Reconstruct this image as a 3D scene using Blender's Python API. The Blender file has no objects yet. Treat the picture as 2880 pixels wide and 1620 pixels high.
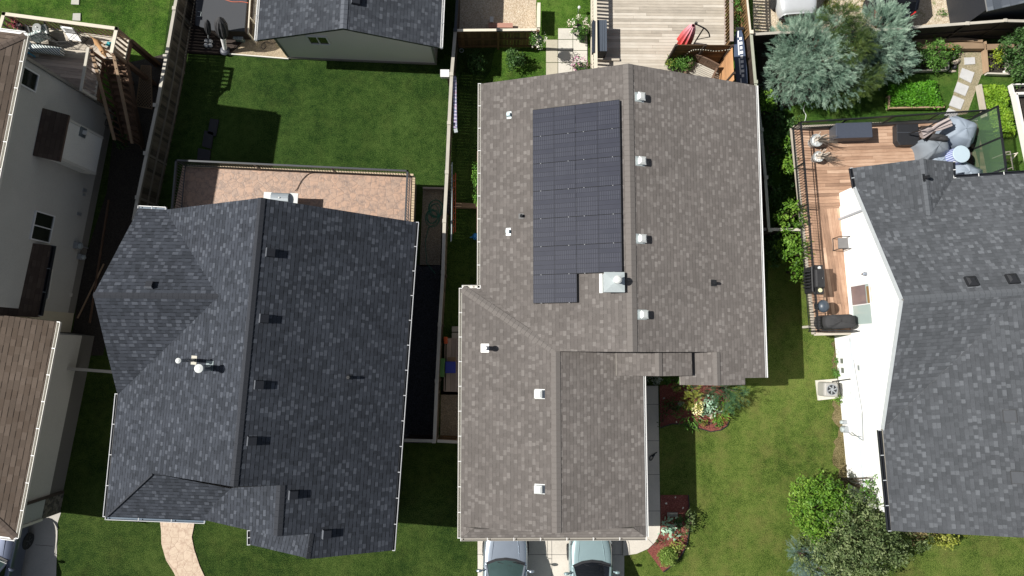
import bpy, math, random
from mathutils import Vector, Matrix, noise
random.seed(7)
R = math.radians
S = bpy.context.scene
COL = S.collection
# ------------------------------------------------------------------ camera model
CAM_H, FPX = 30.5, 1920.0
_z = Vector((30, 175, 1920)).normalized()
_x = Vector((1, 0, 0)); _x = (_x - _x.dot(_z) * _z).normalized()
_y = _z.cross(_x)
RM = Matrix((_x, _y, _z))            # world = RM @ camera
CP = Vector((0, 0, CAM_H))
def ray(px, py):
    return RM @ Vector((px - 1440, -(py - 810), -FPX))
def P(px, py, h=0.0):
    """survey point: where a spot seen at height h stands in the world"""
    d = ray(px, py); t = (h - CAM_H) / d.z
    return CP + d * t
def PL(px, py, pl):
    a, b, c = pl; n = (b - a).cross(c - a); d = ray(px, py)
    return CP + d * ((a - CP).dot(n) / d.dot(n))
def PP(pts, h=0.0): return [P(x, y, h) for x, y in pts]
def zat(pl, x, y):
    a, b, c = pl; n = (b - a).cross(c - a)
    return a.z - ((x - a.x) * n.x + (y - a.y) * n.y) / n.z
cam_d = bpy.data.cameras.new('camera'); cam = bpy.data.objects.new('camera', cam_d); COL.objects.link(cam)
cam.matrix_world = Matrix.Translation(CP) @ RM.to_4x4()
cam_d.sensor_width = 36; cam_d.lens = 24; cam_d.clip_end = 2000; S.camera = cam
# ------------------------------------------------------------------ light
EL, AZ = R(46.3), R(-3.5)
sun_d = bpy.data.lights.new('sun', 'SUN'); sun = bpy.data.objects.new('sun', sun_d); COL.objects.link(sun)
sun_d.energy = 4.6; sun_d.angle = R(0.5); sun_d.color = (1, 0.965, 0.90)
sun.rotation_euler = Vector((math.cos(EL) * math.cos(AZ), math.cos(EL) * math.sin(AZ), -math.sin(EL))).to_track_quat('-Z', 'Y').to_euler()
sun.location = (-20, 2, 30)
W = bpy.data.worlds.new("World"); S.world = W; W.use_nodes = True
nt = W.node_tree; bg = nt.nodes['Background']; sk = nt.nodes.new('ShaderNodeTexSky')
sk.sky_type = 'NISHITA'; sk.sun_disc = False; sk.sun_elevation = EL; sk.sun_rotation = R(-86.5)
sk.air_density = 1.0; sk.dust_density = 1.0
hs = nt.nodes.new('ShaderNodeHueSaturation'); hs.inputs['Saturation'].default_value = .55   # thin cloud greys the blue
nt.links.new(sk.outputs[0], hs.inputs['Color']); nt.links.new(hs.outputs[0], bg.inputs[0]); bg.inputs[1].default_value = 0.05
S.view_settings.view_transform = 'Standard'; S.view_settings.look = 'None'; S.view_settings.gamma = 1
S.view_settings.exposure = 0.5
try: S.cycles.use_denoising = True
except Exception: pass
# ------------------------------------------------------------------ materials
class NT:
    def __init__(s, name):
        s.m = bpy.data.materials.new(name); s.m.use_nodes = True; s.t = s.m.node_tree
        s.b = s.t.nodes['Principled BSDF']; s.out = s.t.nodes['Material Output']
    def n(s, ty, **k):
        o = s.t.nodes.new('ShaderNode' + ty)
        for a, v in k.items(): setattr(o, a, v)
        return o
    def l(s, a, b): s.t.links.new(a, b)
    def math(s, op, a, b=None, c=None):
        o = s.n('Math', operation=op)
        for i, v in enumerate((a, b, c)):
            if v is None: continue
            if isinstance(v, (int, float)): o.inputs[i].default_value = v
            else: s.l(v, o.inputs[i])
        return o.outputs[0]
    def noise(s, vec, scale, detail=3, rough=.55):
        o = s.n('TexNoise'); o.inputs['Scale'].default_value = scale; o.inputs['Detail'].default_value = detail
        o.inputs['Roughness'].default_value = rough; s.l(vec, o.inputs['Vector']); return o.outputs['Fac']
    def ramp(s, fac, stops, interp='LINEAR'):
        o = s.n('ValToRGB'); cr = o.color_ramp; cr.interpolation = interp
        while len(cr.elements) < len(stops): cr.elements.new(.5)
        for e, (p, c) in zip(cr.elements, stops): e.position = p; e.color = (*c, 1) if len(c) == 3 else c
        s.l(fac, o.inputs[0]); return o.outputs[0]
    def mix(s, fac, a, b, mode='MIX'):
        o = s.n('MixRGB', blend_type=mode)
        for i, v in enumerate((fac, a, b)):
            if isinstance(v, (int, float)): o.inputs[i].default_value = v
            elif isinstance(v, tuple): o.inputs[i].default_value = (*v, 1)
            else: s.l(v, o.inputs[i])
        return o.outputs[0]
    def bump(s, h, dist=.02, strength=1):
        o = s.n('Bump'); o.inputs['Distance'].default_value = dist; o.inputs['Strength'].default_value = strength
        s.l(h, o.inputs['Height']); s.l(o.outputs[0], s.b.inputs['Normal'])
    def pos(s): return s.n('TexCoord').outputs['Object']
    def geo(s): return s.n('NewGeometry').outputs['Position']
    def uv(s): return s.n('TexCoord').outputs['UV']
    def attr(s, nme):
        o = s.n('Attribute'); o.attribute_name = nme; return o.outputs['Fac']
    def col(s, c): s.l(c, s.b.inputs['Base Color'])
def grey(v): return (v, v, v)
def sc(c, k): return tuple(min(1, x * k) for x in c)
def plain(name, c, rough=.7, metal=0, var=.18, scale=6, bump=0, bscale=60, coat=0, fine=.1):
    s = NT(name); p = s.geo()
    a = s.noise(p, scale, 4); b = s.noise(p, bscale, 2)
    f = s.math('ADD', s.math('MULTIPLY', s.math('SUBTRACT', a, .5), var * 2), s.math('MULTIPLY', s.math('SUBTRACT', b, .5), fine * 2))
    s.col(s.mix(s.math('ADD', f, .5), sc(c, .62), sc(c, 1.38)))
    s.b.inputs['Roughness'].default_value = rough; s.b.inputs['Metallic'].default_value = metal
    if coat: s.b.inputs['Coat Weight'].default_value = coat; s.b.inputs['Coat Roughness'].default_value = .05
    if bump: s.bump(b, bump)
    return s.m
def shingle(name, dark, mid, light, row=.145, wid=.165, edge=.35, seed=0., hi=.78, mottled=.25, flat=1, dr=.7):
    s = NT(name); uv = s.uv()
    mp = s.n('Mapping'); mp.inputs['Location'].default_value = (seed, seed * .37, 0); s.l(uv, mp.inputs[0])
    sp = s.n('SeparateXYZ'); s.l(mp.outputs[0], sp.inputs[0])
    v = s.math('DIVIDE', sp.outputs[1], row); vi = s.math('FLOOR', v); vf = s.math('SUBTRACT', v, vi)
    # tab boundaries: irregular widths by warping u per course
    wn = s.n('TexWhiteNoise', noise_dimensions='1D'); s.l(vi, wn.inputs['W'])
    u = s.math('ADD', s.math('DIVIDE', sp.outputs[0], wid), s.math('MULTIPLY', wn.outputs[0], 37.))
    u2 = s.math('ADD', u, s.math('MULTIPLY', s.math('SINE', s.math('MULTIPLY', u, 2.3)), .16))
    ui = s.math('FLOOR', u2)
    cx = s.n('CombineXYZ'); s.l(ui, cx.inputs[0]); s.l(vi, cx.inputs[1])
    w2 = s.n('TexWhiteNoise', noise_dimensions='3D'); s.l(cx.outputs[0], w2.inputs['Vector'])
    r0 = w2.outputs[0]; tooth = s.math('GREATER_THAN', s.math('FRACT', s.math('MULTIPLY', ui, .5)), .25)
    r = s.math('MULTIPLY', r0, s.math('ADD', .55, s.math('MULTIPLY', tooth, .45)))
    c = s.ramp(r, [(0, dark), (.18, sc(mid, .86)), (.40, mid), (.56, sc(mid, 1.10)), (hi - .08, light), (.93, sc(light, 1.12))], 'CONSTANT')
    c2 = s.mix(.35, c, s.ramp(r0, [(0, sc(mid, .9)), (1, sc(mid, 1.1))]))
    g = s.noise(s.geo(), 55, 2); big = s.noise(s.geo(), .55, 3)
    k = s.math('ADD', s.math('MULTIPLY', s.math('SUBTRACT', g, .5), mottled * 3.2), s.math('MULTIPLY', s.math('SUBTRACT', big, .5), mottled * 1.9))
    k = s.math('ADD', k, 1.0)
    ln = s.math('MULTIPLY', s.math('LESS_THAN', vf, .15), s.math('ADD', .45, s.math('MULTIPLY', tooth, .55)))  # shadow under each course's butt edge, painted into the colour
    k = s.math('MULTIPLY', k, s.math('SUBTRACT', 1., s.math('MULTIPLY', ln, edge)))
    mul = s.n('VectorMath', operation='SCALE'); s.l(c2, mul.inputs[0]); s.l(k, mul.inputs['Scale'])
    s.col(mul.outputs[0]); s.b.inputs['Roughness'].default_value = .92; s.b.inputs['Specular IOR Level'].default_value = .2; s.b.inputs['Diffuse Roughness'].default_value = dr
    hgt = s.math('ADD', s.math('MULTIPLY', s.math('SUBTRACT', 1., vf), .6), s.math('MULTIPLY', r, .5))
    hgt = s.math('ADD', hgt, s.math('MULTIPLY', g, .3))
    s.bump(hgt, .006, .8 * flat)
    return s.m
def grass(name, dark, mid, light, dry=None, dryamt=0., sc_big=.35, stripes=0.):
    s = NT(name); p = s.geo()
    f1 = s.noise(p, 24, 5, .85); f2 = s.noise(p, 3.4, 4, .65); f3 = s.noise(p, sc_big, 4, .6)
    f = s.math('ADD', s.math('ADD', s.math('MULTIPLY', f1, 2.9), s.math('MULTIPLY', f2, .7)), s.math('MULTIPLY', f3, .9))
    f = s.math('SUBTRACT', f, 1.73)
    if stripes:
        sp = s.n('SeparateXYZ'); s.l(p, sp.inputs[0])
        st = s.math('MULTIPLY', s.math('SINE', s.math('MULTIPLY', sp.outputs[0], 5.4)), stripes)
        f = s.math('ADD', f, st)
    c = s.ramp(f, [(.25, dark), (.5, mid), (.8, light)])
    if dry:
        q = s.math('MULTIPLY', s.math('SUBTRACT', s.noise(p, 1.0, 5, .65), .5 - dryamt * .12), 4.5)
        cl = s.n('Clamp'); s.l(q, cl.inputs[0])
        c = s.mix(s.math('MULTIPLY', cl.outputs[0], dryamt), c, s.mix(s.noise(p, 30, 3), sc(dry, .5), sc(dry, 1.45)))
    s.col(c); s.b.inputs['Roughness'].default_value = .9; s.b.inputs['Specular IOR Level'].default_value = .12
    s.bump(s.math('ADD', f1, s.math('MULTIPLY', s.noise(p, 60, 2), .5)), .08, .9)
    return s.m
def gravel(name, cols, size=30, bump=.02, moss=None):
    s = NT(name); p = s.geo()
    v = s.n('TexVoronoi'); v.inputs['Scale'].default_value = size; s.l(p, v.inputs['Vector'])
    w = s.n('TexWhiteNoise', noise_dimensions='3D'); s.l(v.outputs['Color'], w.inputs['Vector'])
    n = len(cols); c = s.ramp(w.outputs[0], [(i / n, cc) for i, cc in enumerate(cols)], 'CONSTANT')
    big = s.noise(p, 1.2, 4)
    c = s.mix(s.math('MULTIPLY', big, .5), c, sc(cols[0], .55))
    if moss:
        q = s.n('Clamp'); s.l(s.math('MULTIPLY', s.math('SUBTRACT', s.noise(p, 1.7, 5, .7), .56), 6), q.inputs[0])
        c = s.mix(q.outputs[0], c, moss)
    s.col(c); s.b.inputs['Roughness'].default_value = .9
    s.bump(s.math('SUBTRACT', 1., v.outputs['Distance']), bump, 1)
    return s.m
def wood(name, c, var=.5, grain=9, rough=.8, weather=None, along='attr'):
    """boards carry a face attribute var (tone) and uv along the board"""
    s = NT(name); uv = s.uv(); a = s.attr('var')
    mp = s.n('Mapping'); mp.inputs['Scale'].default_value = (1.6, 34, 1); s.l(uv, mp.inputs[0])
    g = s.noise(mp.outputs[0], 1., 4, .6); big = s.noise(s.geo(), 2.2, 3)
    f = s.math('ADD', s.math('MULTIPLY', s.math('SUBTRACT', a, .5), var), s.math('MULTIPLY', s.math('SUBTRACT', g, .5), var * 1.5))
    f = s.math('ADD', f, s.math('MULTIPLY', s.math('SUBTRACT', big, .5), var * .8))
    f = s.math('ADD', f, .5)
    s.col(s.ramp(f, [(0, sc(c, .45)), (.5, c), (1, weather or sc(c, 1.5))]))
    s.b.inputs['Roughness'].default_value = rough
    s.bump(g, .003)
    return s.m
def stamped(name, c1, c2, line, size=2.6):
    s = NT(name); p = s.geo()
    nz = s.n('TexNoise'); nz.inputs['Scale'].default_value = 3; s.l(p, nz.inputs['Vector'])
    wp = s.mix(.06, p, nz.outputs['Color'], 'ADD')
    v = s.n('TexVoronoi', feature='DISTANCE_TO_EDGE'); v.inputs['Scale'].default_value = size; v.inputs['Randomness'].default_value = .75; s.l(wp, v.inputs['Vector'])
    w = s.n('TexVoronoi'); w.inputs['Scale'].default_value = size; w.inputs['Randomness'].default_value = .75; s.l(wp, w.inputs['Vector'])
    wn = s.n('TexWhiteNoise', noise_dimensions='3D'); s.l(w.outputs['Color'], wn.inputs['Vector'])
    blot = s.noise(p, 5.5, 5, .7)
    c = s.mix(s.math('ADD', s.math('MULTIPLY', wn.outputs[0], .45), .15), c1, c2)
    c = s.mix(s.ramp(blot, [(.45, grey(0)), (.72, grey(1))]), c, sc(line, 1.15))
    c = s.mix(s.math('MULTIPLY', s.math('LESS_THAN', v.outputs['Distance'], .028), .5), c, line)
    s.col(c); s.b.inputs['Roughness'].default_value = .55
    mn = s.math('MINIMUM', v.outputs['Distance'], .06)
    s.bump(mn, .12, .5)
    return s.m
def leafmat(name, dark, mid, light, rough=.55, trans=.25):
    s = NT(name); a = s.attr('var')
    c = s.ramp(a, [(0, dark), (.5, mid), (1, light)])
    s.col(c); s.b.inputs['Roughness'].default_value = rough; s.b.inputs['Specular IOR Level'].default_value = .3
    tr = s.n('BsdfTranslucent'); s.l(c, tr.inputs[0]); mx = s.n('MixShader'); mx.inputs[0].default_value = trans
    s.l(s.b.outputs[0], mx.inputs[1]); s.l(tr.outputs[0], mx.inputs[2]); s.l(mx.outputs[0], s.out.inputs[0])
    return s.m
def concrete(name, c, rough=.85):
    s = NT(name); p = s.geo()
    a = s.noise(p, .9, 5, .6); b = s.noise(p, 14, 4, .6); d = s.noise(p, 90, 2)
    f = s.math('ADD', s.math('MULTIPLY', a, .45), s.math('ADD', s.math('MULTIPLY', b, .3), s.math('MULTIPLY', d, .25)))
    s.col(s.ramp(f, [(.25, sc(c, .72)), (.5, c), (.75, sc(c, 1.18))])); s.b.inputs['Roughness'].default_value = rough
    s.bump(d, .003); return s.m
def siding(name, c, pitch=.12, fine=.08):
    s = NT(name); p = s.geo(); sp = s.n('SeparateXYZ'); s.l(p, sp.inputs[0])
    v = s.math('FRACT', s.math('DIVIDE', sp.outputs[2], pitch))
    k = s.math('SUBTRACT', 1., s.math('MULTIPLY', s.math('LESS_THAN', v, .1), .10))
    n = s.math('ADD', s.math('MULTIPLY', s.math('SUBTRACT', s.noise(p, 45, 3), .5), fine * 3), s.math('MULTIPLY', s.math('SUBTRACT', s.noise(p, .8, 3), .5), fine * 2))
    k = s.math('ADD', k, n)
    mul = s.n('VectorMath', operation='SCALE'); mul.inputs[0].default_value = c; s.l(k, mul.inputs['Scale'])
    s.col(mul.outputs[0]); s.b.inputs['Roughness'].default_value = .6; s.bump(s.math('SUBTRACT', 1., v), .008, .5)
    return s.m
def stucco(name, c):
    s = NT(name); p = s.geo(); a = s.noise(p, 38, 4, .7); b = s.noise(p, .7, 3)
    f = s.math('ADD', s.math('MULTIPLY', a, .75), s.math('MULTIPLY', b, .25))
    s.col(s.ramp(f, [(.3, sc(c, .78)), (.5, c), (.7, sc(c, 1.15))])); s.b.inputs['Roughness'].default_value = .9; s.bump(a, .006); return s.m
def paint(name, c, metal=.6, rough=.3):
    s = NT(name); n = s.noise(s.geo(), 3, 3)
    s.col(s.mix(n, sc(c, .93), sc(c, 1.07))); s.b.inputs['Metallic'].default_value = metal; s.b.inputs['Roughness'].default_value = rough
    s.b.inputs['Coat Weight'].default_value = .8; s.b.inputs['Coat Roughness'].default_value = .06; return s.m
def glassy(name, c, rough=.06, var=.3, spec=.8):
    s = NT(name); n = s.noise(s.geo(), 1.4, 3)
    s.col(s.mix(n, sc(c, 1 - var), sc(c, 1 + var))); s.b.inputs['Roughness'].default_value = rough
    s.b.inputs['Specular IOR Level'].default_value = spec; return s.m
def solar(name):
    s = NT(name); uv = s.uv(); sp = s.n('SeparateXYZ'); s.l(uv, sp.inputs[0]); u, v = sp.outputs[0], sp.outputs[1]
    rv = s.math('FRACT', s.math('MULTIPLY', v, 6)); l1 = s.math('LESS_THAN', s.math('ABSOLUTE', s.math('SUBTRACT', rv, .5)), .47)
    cu = s.math('LESS_THAN', s.math('ABSOLUTE', s.math('SUBTRACT', u, .5)), .004)
    bus = s.math('LESS_THAN', s.math('FRACT', s.math('MULTIPLY', u, 20)), .10)
    row = s.math('LESS_THAN', s.math('FRACT', s.math('MULTIPLY', v, 3)), .5)
    wn = s.n('TexWhiteNoise', noise_dimensions='3D'); cx = s.n('CombineXYZ')
    s.l(s.math('FLOOR', s.math('MULTIPLY', u, 2)), cx.inputs[0]); s.l(s.math('FLOOR', s.math('MULTIPLY', v, 6)), cx.inputs[1]); s.l(s.n('ObjectInfo').outputs['Random'], cx.inputs[2])
    s.l(cx.outputs[0], wn.inputs['Vector'])
    bus = s.math('MULTIPLY', bus, s.math('GREATER_THAN', wn.outputs[0], .45))
    c = s.mix(s.noise(s.geo(), 2.5, 3), (.026, .029, .044), (.038, .041, .058))
    c = s.mix(s.math('MULTIPLY', bus, .30), c, (.20, .21, .24))
    c = s.mix(s.math('SUBTRACT', 1., l1), c, (.008, .009, .012)); c = s.mix(cu, c, (.008, .009, .012))
    s.col(c); s.b.inputs['Roughness'].default_value = .5; s.b.inputs['Specular IOR Level'].default_value = .10
    return s.m
# ------------------------------------------------------------------ mesh builder
def org(o):
    v = Vector((0, 0, 0))
    while o is not None: v += o.location; o = o.parent
    return v
class MB:
    def __init__(s): s.v = []; s.f = []; s.mi = []; s.va = []; s.uv = []
    def poly(s, pts, mi=0, var=.5, uv=None):
        i = len(s.v); s.v += [Vector(p) for p in pts]; s.f.append(list(range(i, i + len(pts)))); s.mi.append(mi); s.va.append(var); s.uv.append(uv); return s
    def prism(s, poly, z0, z1, mi=0, var=.5, smi=None):
        """poly: list of xy(z) points; z0/z1 numbers"""
        a = [Vector((p[0], p[1], z0)) for p in poly]; b = [Vector((p[0], p[1], z1)) for p in poly]
        ar = sum(a[i].x * a[(i + 1) % len(a)].y - a[(i + 1) % len(a)].x * a[i].y for i in range(len(a)))
        if ar < 0: a.reverse(); b.reverse()
        s.poly(b, mi, var); s.poly(a[::-1], mi, var)
        for i in range(len(a)):
            j = (i + 1) % len(a); s.poly([a[i], a[j], b[j], b[i]], mi if smi is None else smi, var)
        return s
    def hexa(s, b, t, mi=0, var=.5):
        """bottom quad, top quad (same order ccw)"""
        s.poly(t, mi, var); s.poly(b[::-1], mi, var)
        for i in range(len(b)):
            j = (i + 1) % len(b); s.poly([b[i], b[j], t[j], t[i]], mi, var)
        return s
    def box(s, c, d, rz=0, mi=0, var=.5):
        c = Vector(c); m = Matrix.Rotation(rz, 3, 'Z'); x, y, z = [k / 2 for k in d]
        q = [(-x, -y), (x, -y), (x, y), (-x, y)]
        return s.hexa([c + m @ Vector((a, b, -z)) for a, b in q], [c + m @ Vector((a, b, z)) for a, b in q], mi, var)
    def beam(s, p, q, w, h, mi=0, var=None, up=(0, 0, 1)):
        """bar from p to q, w across, h along up; with lengthwise uv"""
        p = Vector(p); q = Vector(q); d = (q - p); L = d.length
        if L < 1e-6: return s
        d /= L; u = Vector(up); sd = d.cross(u)
        if sd.length < 1e-4: sd = d.cross(Vector((1, 0, 0)))
        sd.normalize(); u = sd.cross(d).normalized(); a = sd * w / 2; b = u * h / 2
        if var is None: var = random.random()
        r = random.random() * 50
        c0 = [p - a - b, p + a - b, p + a + b, p - a + b]; c1 = [k + d * L for k in c0]
        for i in range(4):
            j = (i + 1) % 4; wd = (c0[i] - c0[j]).length
            s.poly([c1[i], c1[j], c0[j], c0[i]], mi, var, [(r + L, r), (r + L, r + wd), (r, r + wd), (r, r)])
        s.poly(c0, mi, var, [(r, r)] * 4); s.poly(c1[::-1], mi, var, [(r, r)] * 4)
        return s
    def tube(s, pts, r, n=8, mi=0, var=.5, cap=True, r2=None):
        pts = [Vector(p) for p in pts]; N = len(pts); rings = []
        pu = None
        for i, p in enumerate(pts):
            t = (pts[min(i + 1, N - 1)] - pts[max(i - 1, 0)]).normalized()
            if pu is None: pu = t.orthogonal().normalized()
            pu = (pu - pu.dot(t) * t)
            pu = pu.normalized() if pu.length > 1e-5 else t.orthogonal().normalized()
            w = t.cross(pu); rr = r if r2 is None else r + (r2 - r) * i / (N - 1)
            if isinstance(r, (list, tuple)): rr = r[i]
            rings.append([p + (pu * math.cos(2 * math.pi * k / n) + w * math.sin(2 * math.pi * k / n)) * rr for k in range(n)])
        for a, b in zip(rings, rings[1:]):
            for k in range(n): s.poly([a[k], a[(k + 1) % n], b[(k + 1) % n], b[k]], mi, var)
        if cap: s.poly(rings[0][::-1], mi, var); s.poly(rings[-1], mi, var)
        return s
    def lathe(s, c, prof, n=16, mi=0, var=.5, sx=1, sy=1, rz=0, axis=None):
        c = Vector(c); rings = []
        A = axis.to_track_quat('Z', 'Y').to_matrix() if axis is not None else Matrix.Rotation(rz, 3, 'Z')
        for r, z in prof: rings.append([c + A @ Vector((r * sx * math.cos(2 * math.pi * k / n), r * sy * math.sin(2 * math.pi * k / n), z)) for k in range(n)])
        for a, b in zip(rings, rings[1:]):
            for k in range(n): s.poly([a[k], a[(k + 1) % n], b[(k + 1) % n], b[k]], mi, var)
        s.poly(rings[0][::-1], mi, var); s.poly(rings[-1], mi, var); return s
    def ell(s, c, r, n=12, m=7, mi=0, var=.5, rz=0, jit=0):
        pr = [(max(.02, math.sin(math.pi * i / m)), -math.cos(math.pi * i / m)) for i in range(m + 1)]
        c = Vector(c); A = Matrix.Rotation(rz, 3, 'Z'); rings = []
        for q, z in pr:
            ring = []
            for k in range(n):
                d = Vector((q * math.cos(2 * math.pi * k / n), q * math.sin(2 * math.pi * k / n), z))
                if jit: d *= 1 + jit * noise.noise(d * 1.7 + c * 3)
                ring.append(c + A @ Vector((d.x * r[0], d.y * r[1], d.z * r[2])))
            rings.append(ring)
        for a, b in zip(rings, rings[1:]):
            for k in range(n): s.poly([a[k], a[(k + 1) % n], b[(k + 1) % n], b[k]], mi, var)
        return s
    def slab(s, pts, th=.14, mi=0, smi=1, up=None):
        """roof plane polygon with thickness; uv in metres along eave / up slope"""
        pts = [Vector(p) for p in pts]; n = Vector((0, 0, 0))
        for i in range(1, len(pts) - 1): n += (pts[i] - pts[0]).cross(pts[i + 1] - pts[0])
        if n.z < 0: pts.reverse(); n = -n
        n.normalize(); ud = Vector((0, 0, 1)).cross(n)
        ud = ud.normalized() if ud.length > 1e-3 else Vector((1, 0, 0)); vd = n.cross(ud)
        s.poly(pts, mi, .5, [(p.dot(ud), p.dot(vd)) for p in pts])
        lo = [p - Vector((0, 0, th)) for p in pts]; s.poly(lo[::-1], smi)
        for i in range(len(pts)):
            j = (i + 1) % len(pts); s.poly([lo[i], lo[j], pts[j], pts[i]], smi)
        return s
    def build(s, name, mat, parent=None, smooth=False, bevel=0, merge=False, sub=0):
        me = bpy.data.meshes.new(name); o0 = org(parent)
        me.from_pydata([tuple(v - o0) for v in s.v], [], s.f)
        for m in (mat if isinstance(mat, (list, tuple)) else [mat]): me.materials.append(m)
        me.polygons.foreach_set('material_index', s.mi)
        at = me.attributes.new('var', 'FLOAT', 'FACE'); at.data.foreach_set('value', s.va)
        if any(u is not None for u in s.uv):
            ul = me.uv_layers.new(name='UVMap'); flat = []
            for f, u in zip(s.f, s.uv):
                for k in range(len(f)): flat += (list(u[k]) if u is not None else [0, 0])
            ul.data.foreach_set('uv', flat)
        if merge or bevel or smooth or sub:
            import bmesh
            bm = bmesh.new(); bm.from_mesh(me); bmesh.ops.remove_doubles(bm, verts=bm.verts, dist=.0008); bm.to_mesh(me); bm.free()
        if smooth: me.polygons.foreach_set('use_smooth', [True] * len(me.polygons))
        o = bpy.data.objects.new(name, me); COL.objects.link(o); o.parent = parent
        if bevel:
            b = o.modifiers.new('bevel', 'BEVEL'); b.width = bevel; b.segments = 2; b.limit_method = 'ANGLE'
        if sub:
            b = o.modifiers.new('sub', 'SUBSURF'); b.levels = sub; b.render_levels = sub
        return o
def tag(o, label=None, cat=None, group=None, kind=None):
    if label: o['label'] = label
    if cat: o['category'] = cat
    if group: o['group'] = group
    if kind: o['kind'] = kind
    return o
def thing(name, label, cat, loc=(0, 0, 0), group=None, rz=0):
    o = bpy.data.objects.new(name, None); COL.objects.link(o); o.location = loc; o.rotation_euler = (0, 0, rz)
    return tag(o, label, cat, group)
def plabel(o, l): o['label'] = l; return o
def struct(name, mb, mat): return tag(mb.build(name, mat), kind='structure')
def dup(root, loc, rz=None, label=None, group=None, delta=None):
    def cp(o, par):
        c = o.copy(); COL.objects.link(c); c.parent = par
        for ch in list(o.children): cp(ch, c)
        return c
    r = cp(root, None); r.location = loc
    if rz is not None: r.rotation_euler = (0, 0, rz)
    if label: r['label'] = label
    if group: r['group'] = group
    return r
def sheet(name, pts, z, mat, h=None):
    m = MB(); q = [(*P(x, y, z)[:2], z) for x, y in pts]; q = [Vector(a) for a in q]
    ar = sum(q[i].x * q[(i + 1) % len(q)].y - q[(i + 1) % len(q)].x * q[i].y for i in range(len(q)))
    if ar < 0: q.reverse()
    m.poly(q); return struct(name, m, mat)
def lerp(a, b, t): return a + (b - a) * t
def smoothpath(pts, n=6):
    out = []
    for i in range(len(pts) - 1):
        p0 = pts[max(i - 1, 0)]; p1 = pts[i]; p2 = pts[i + 1]; p3 = pts[min(i + 2, len(pts) - 1)]
        for k in range(n):
            t = k / n; out.append(.5 * ((2 * p1) + (p2 - p0) * t + (2 * p0 - 5 * p1 + 4 * p2 - p3) * t * t + (3 * p1 - p0 - 3 * p2 + p3) * t ** 3))
    out.append(pts[-1]); return out
# ------------------------------------------------------------------ foliage
def leaves(mb, c, r, n, size=.07, kind='leaf', seed=0, shell=.55, lo=-.4, tone=.0, gap=.0):
    """crown of leaf sized faces gathered in sprays, with gaps between the sprays"""
    rd = random.Random(seed); c = Vector(c); per = {'leaf': 16, 'blade': 1, 'frond': 7}[kind]; big = max(r)
    if big < .35: per = max(1, per // 3)
    K = max(1, n // per)
    for i in range(K):
        while True:
            d = Vector((rd.uniform(-1, 1), rd.uniform(-1, 1), rd.uniform(lo, 1)))
            if .05 < d.length < 1: break
        dn = d.normalized(); rad = shell + (1 - shell) * rd.random() ** .6
        lump = 1 + .34 * noise.noise(dn * 2.1 + c * 1.3) + .22 * noise.noise(dn * 5.3 + c)
        p0 = c + Vector((dn.x * r[0], dn.y * r[1], dn.z * r[2])) * rad * lump
        cn = noise.noise(p0 * 1.5 + Vector((seed, 0, 0))) + .5 * noise.noise(p0 * 4)
        if cn < -.18 - gap and rd.random() < .8: continue
        v0 = .5 + tone + cn * .5 + rd.uniform(-.3, .3)
        ax0 = (Vector((dn.x, dn.y, dn.z * .5 + .15)) + Vector((rd.uniform(-.6, .6), rd.uniform(-.6, .6), rd.uniform(-.2, .35)))).normalized()
        L0 = size * (3.0 if kind == 'frond' else 2.2) * rd.uniform(.7, 1.4)
        for j in range(per):
            t = rd.random(); s = size * rd.uniform(.6, 1.35)
            off = Vector((rd.gauss(0, 1), rd.gauss(0, 1), rd.gauss(0, .7)))
            p = p0 + ax0 * L0 * t + off * (size * (.45 if kind == 'frond' else 1.35) if per > 1 else 0)
            v = min(1, max(0, v0 + (t - .5) * .25 + rd.uniform(-.16, .16)))
            if kind == 'leaf':
                nn = (dn * .4 + Vector((rd.uniform(-1, 1), rd.uniform(-1, 1), rd.uniform(-.3, 1.1)))).normalized()
                a = Matrix.Rotation(rd.uniform(0, 6.28), 3, nn) @ nn.orthogonal().normalized(); b = nn.cross(a)
                mb.poly([p - a * s, p - b * s * .5, p + a * s, p + b * s * .5], 0, v)
            elif kind == 'blade':
                ax = (Vector((dn.x, dn.y, dn.z * .6 + .35)) + Vector((rd.uniform(-.5, .5), rd.uniform(-.5, .5), rd.uniform(-.3, .5)))).normalized()
                b = ax.cross(Vector((rd.uniform(-1, 1), rd.uniform(-1, 1), 1))).normalized() * s * .13
                q = p + ax * s * 1.1; mb.poly([p - b, p + b, q + b * .2, q - b * .2], 0, v)
            else:
                ax = (ax0 + Vector((rd.uniform(-.5, .5), rd.uniform(-.5, .5), rd.uniform(-.25, .3)))).normalized()
                sd = ax.cross(Vector((0, 0, 1))).normalized(); L = s * 2.0
                for q_ in range(4):
                    q = p + ax * L * q_ / 4
                    for sg in (-1, 1):
                        e = q + (ax * .8 + sd * sg * .7 + Vector((0, 0, rd.uniform(-.25, .3)))) * L * .36 * (1 - q_ * .15)
                        w = ax * L * .06
                        mb.poly([q - w, q + w, e], 0, min(1, max(0, v + rd.uniform(-.1, .1) + q_ * .03)))
    return mb
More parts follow.
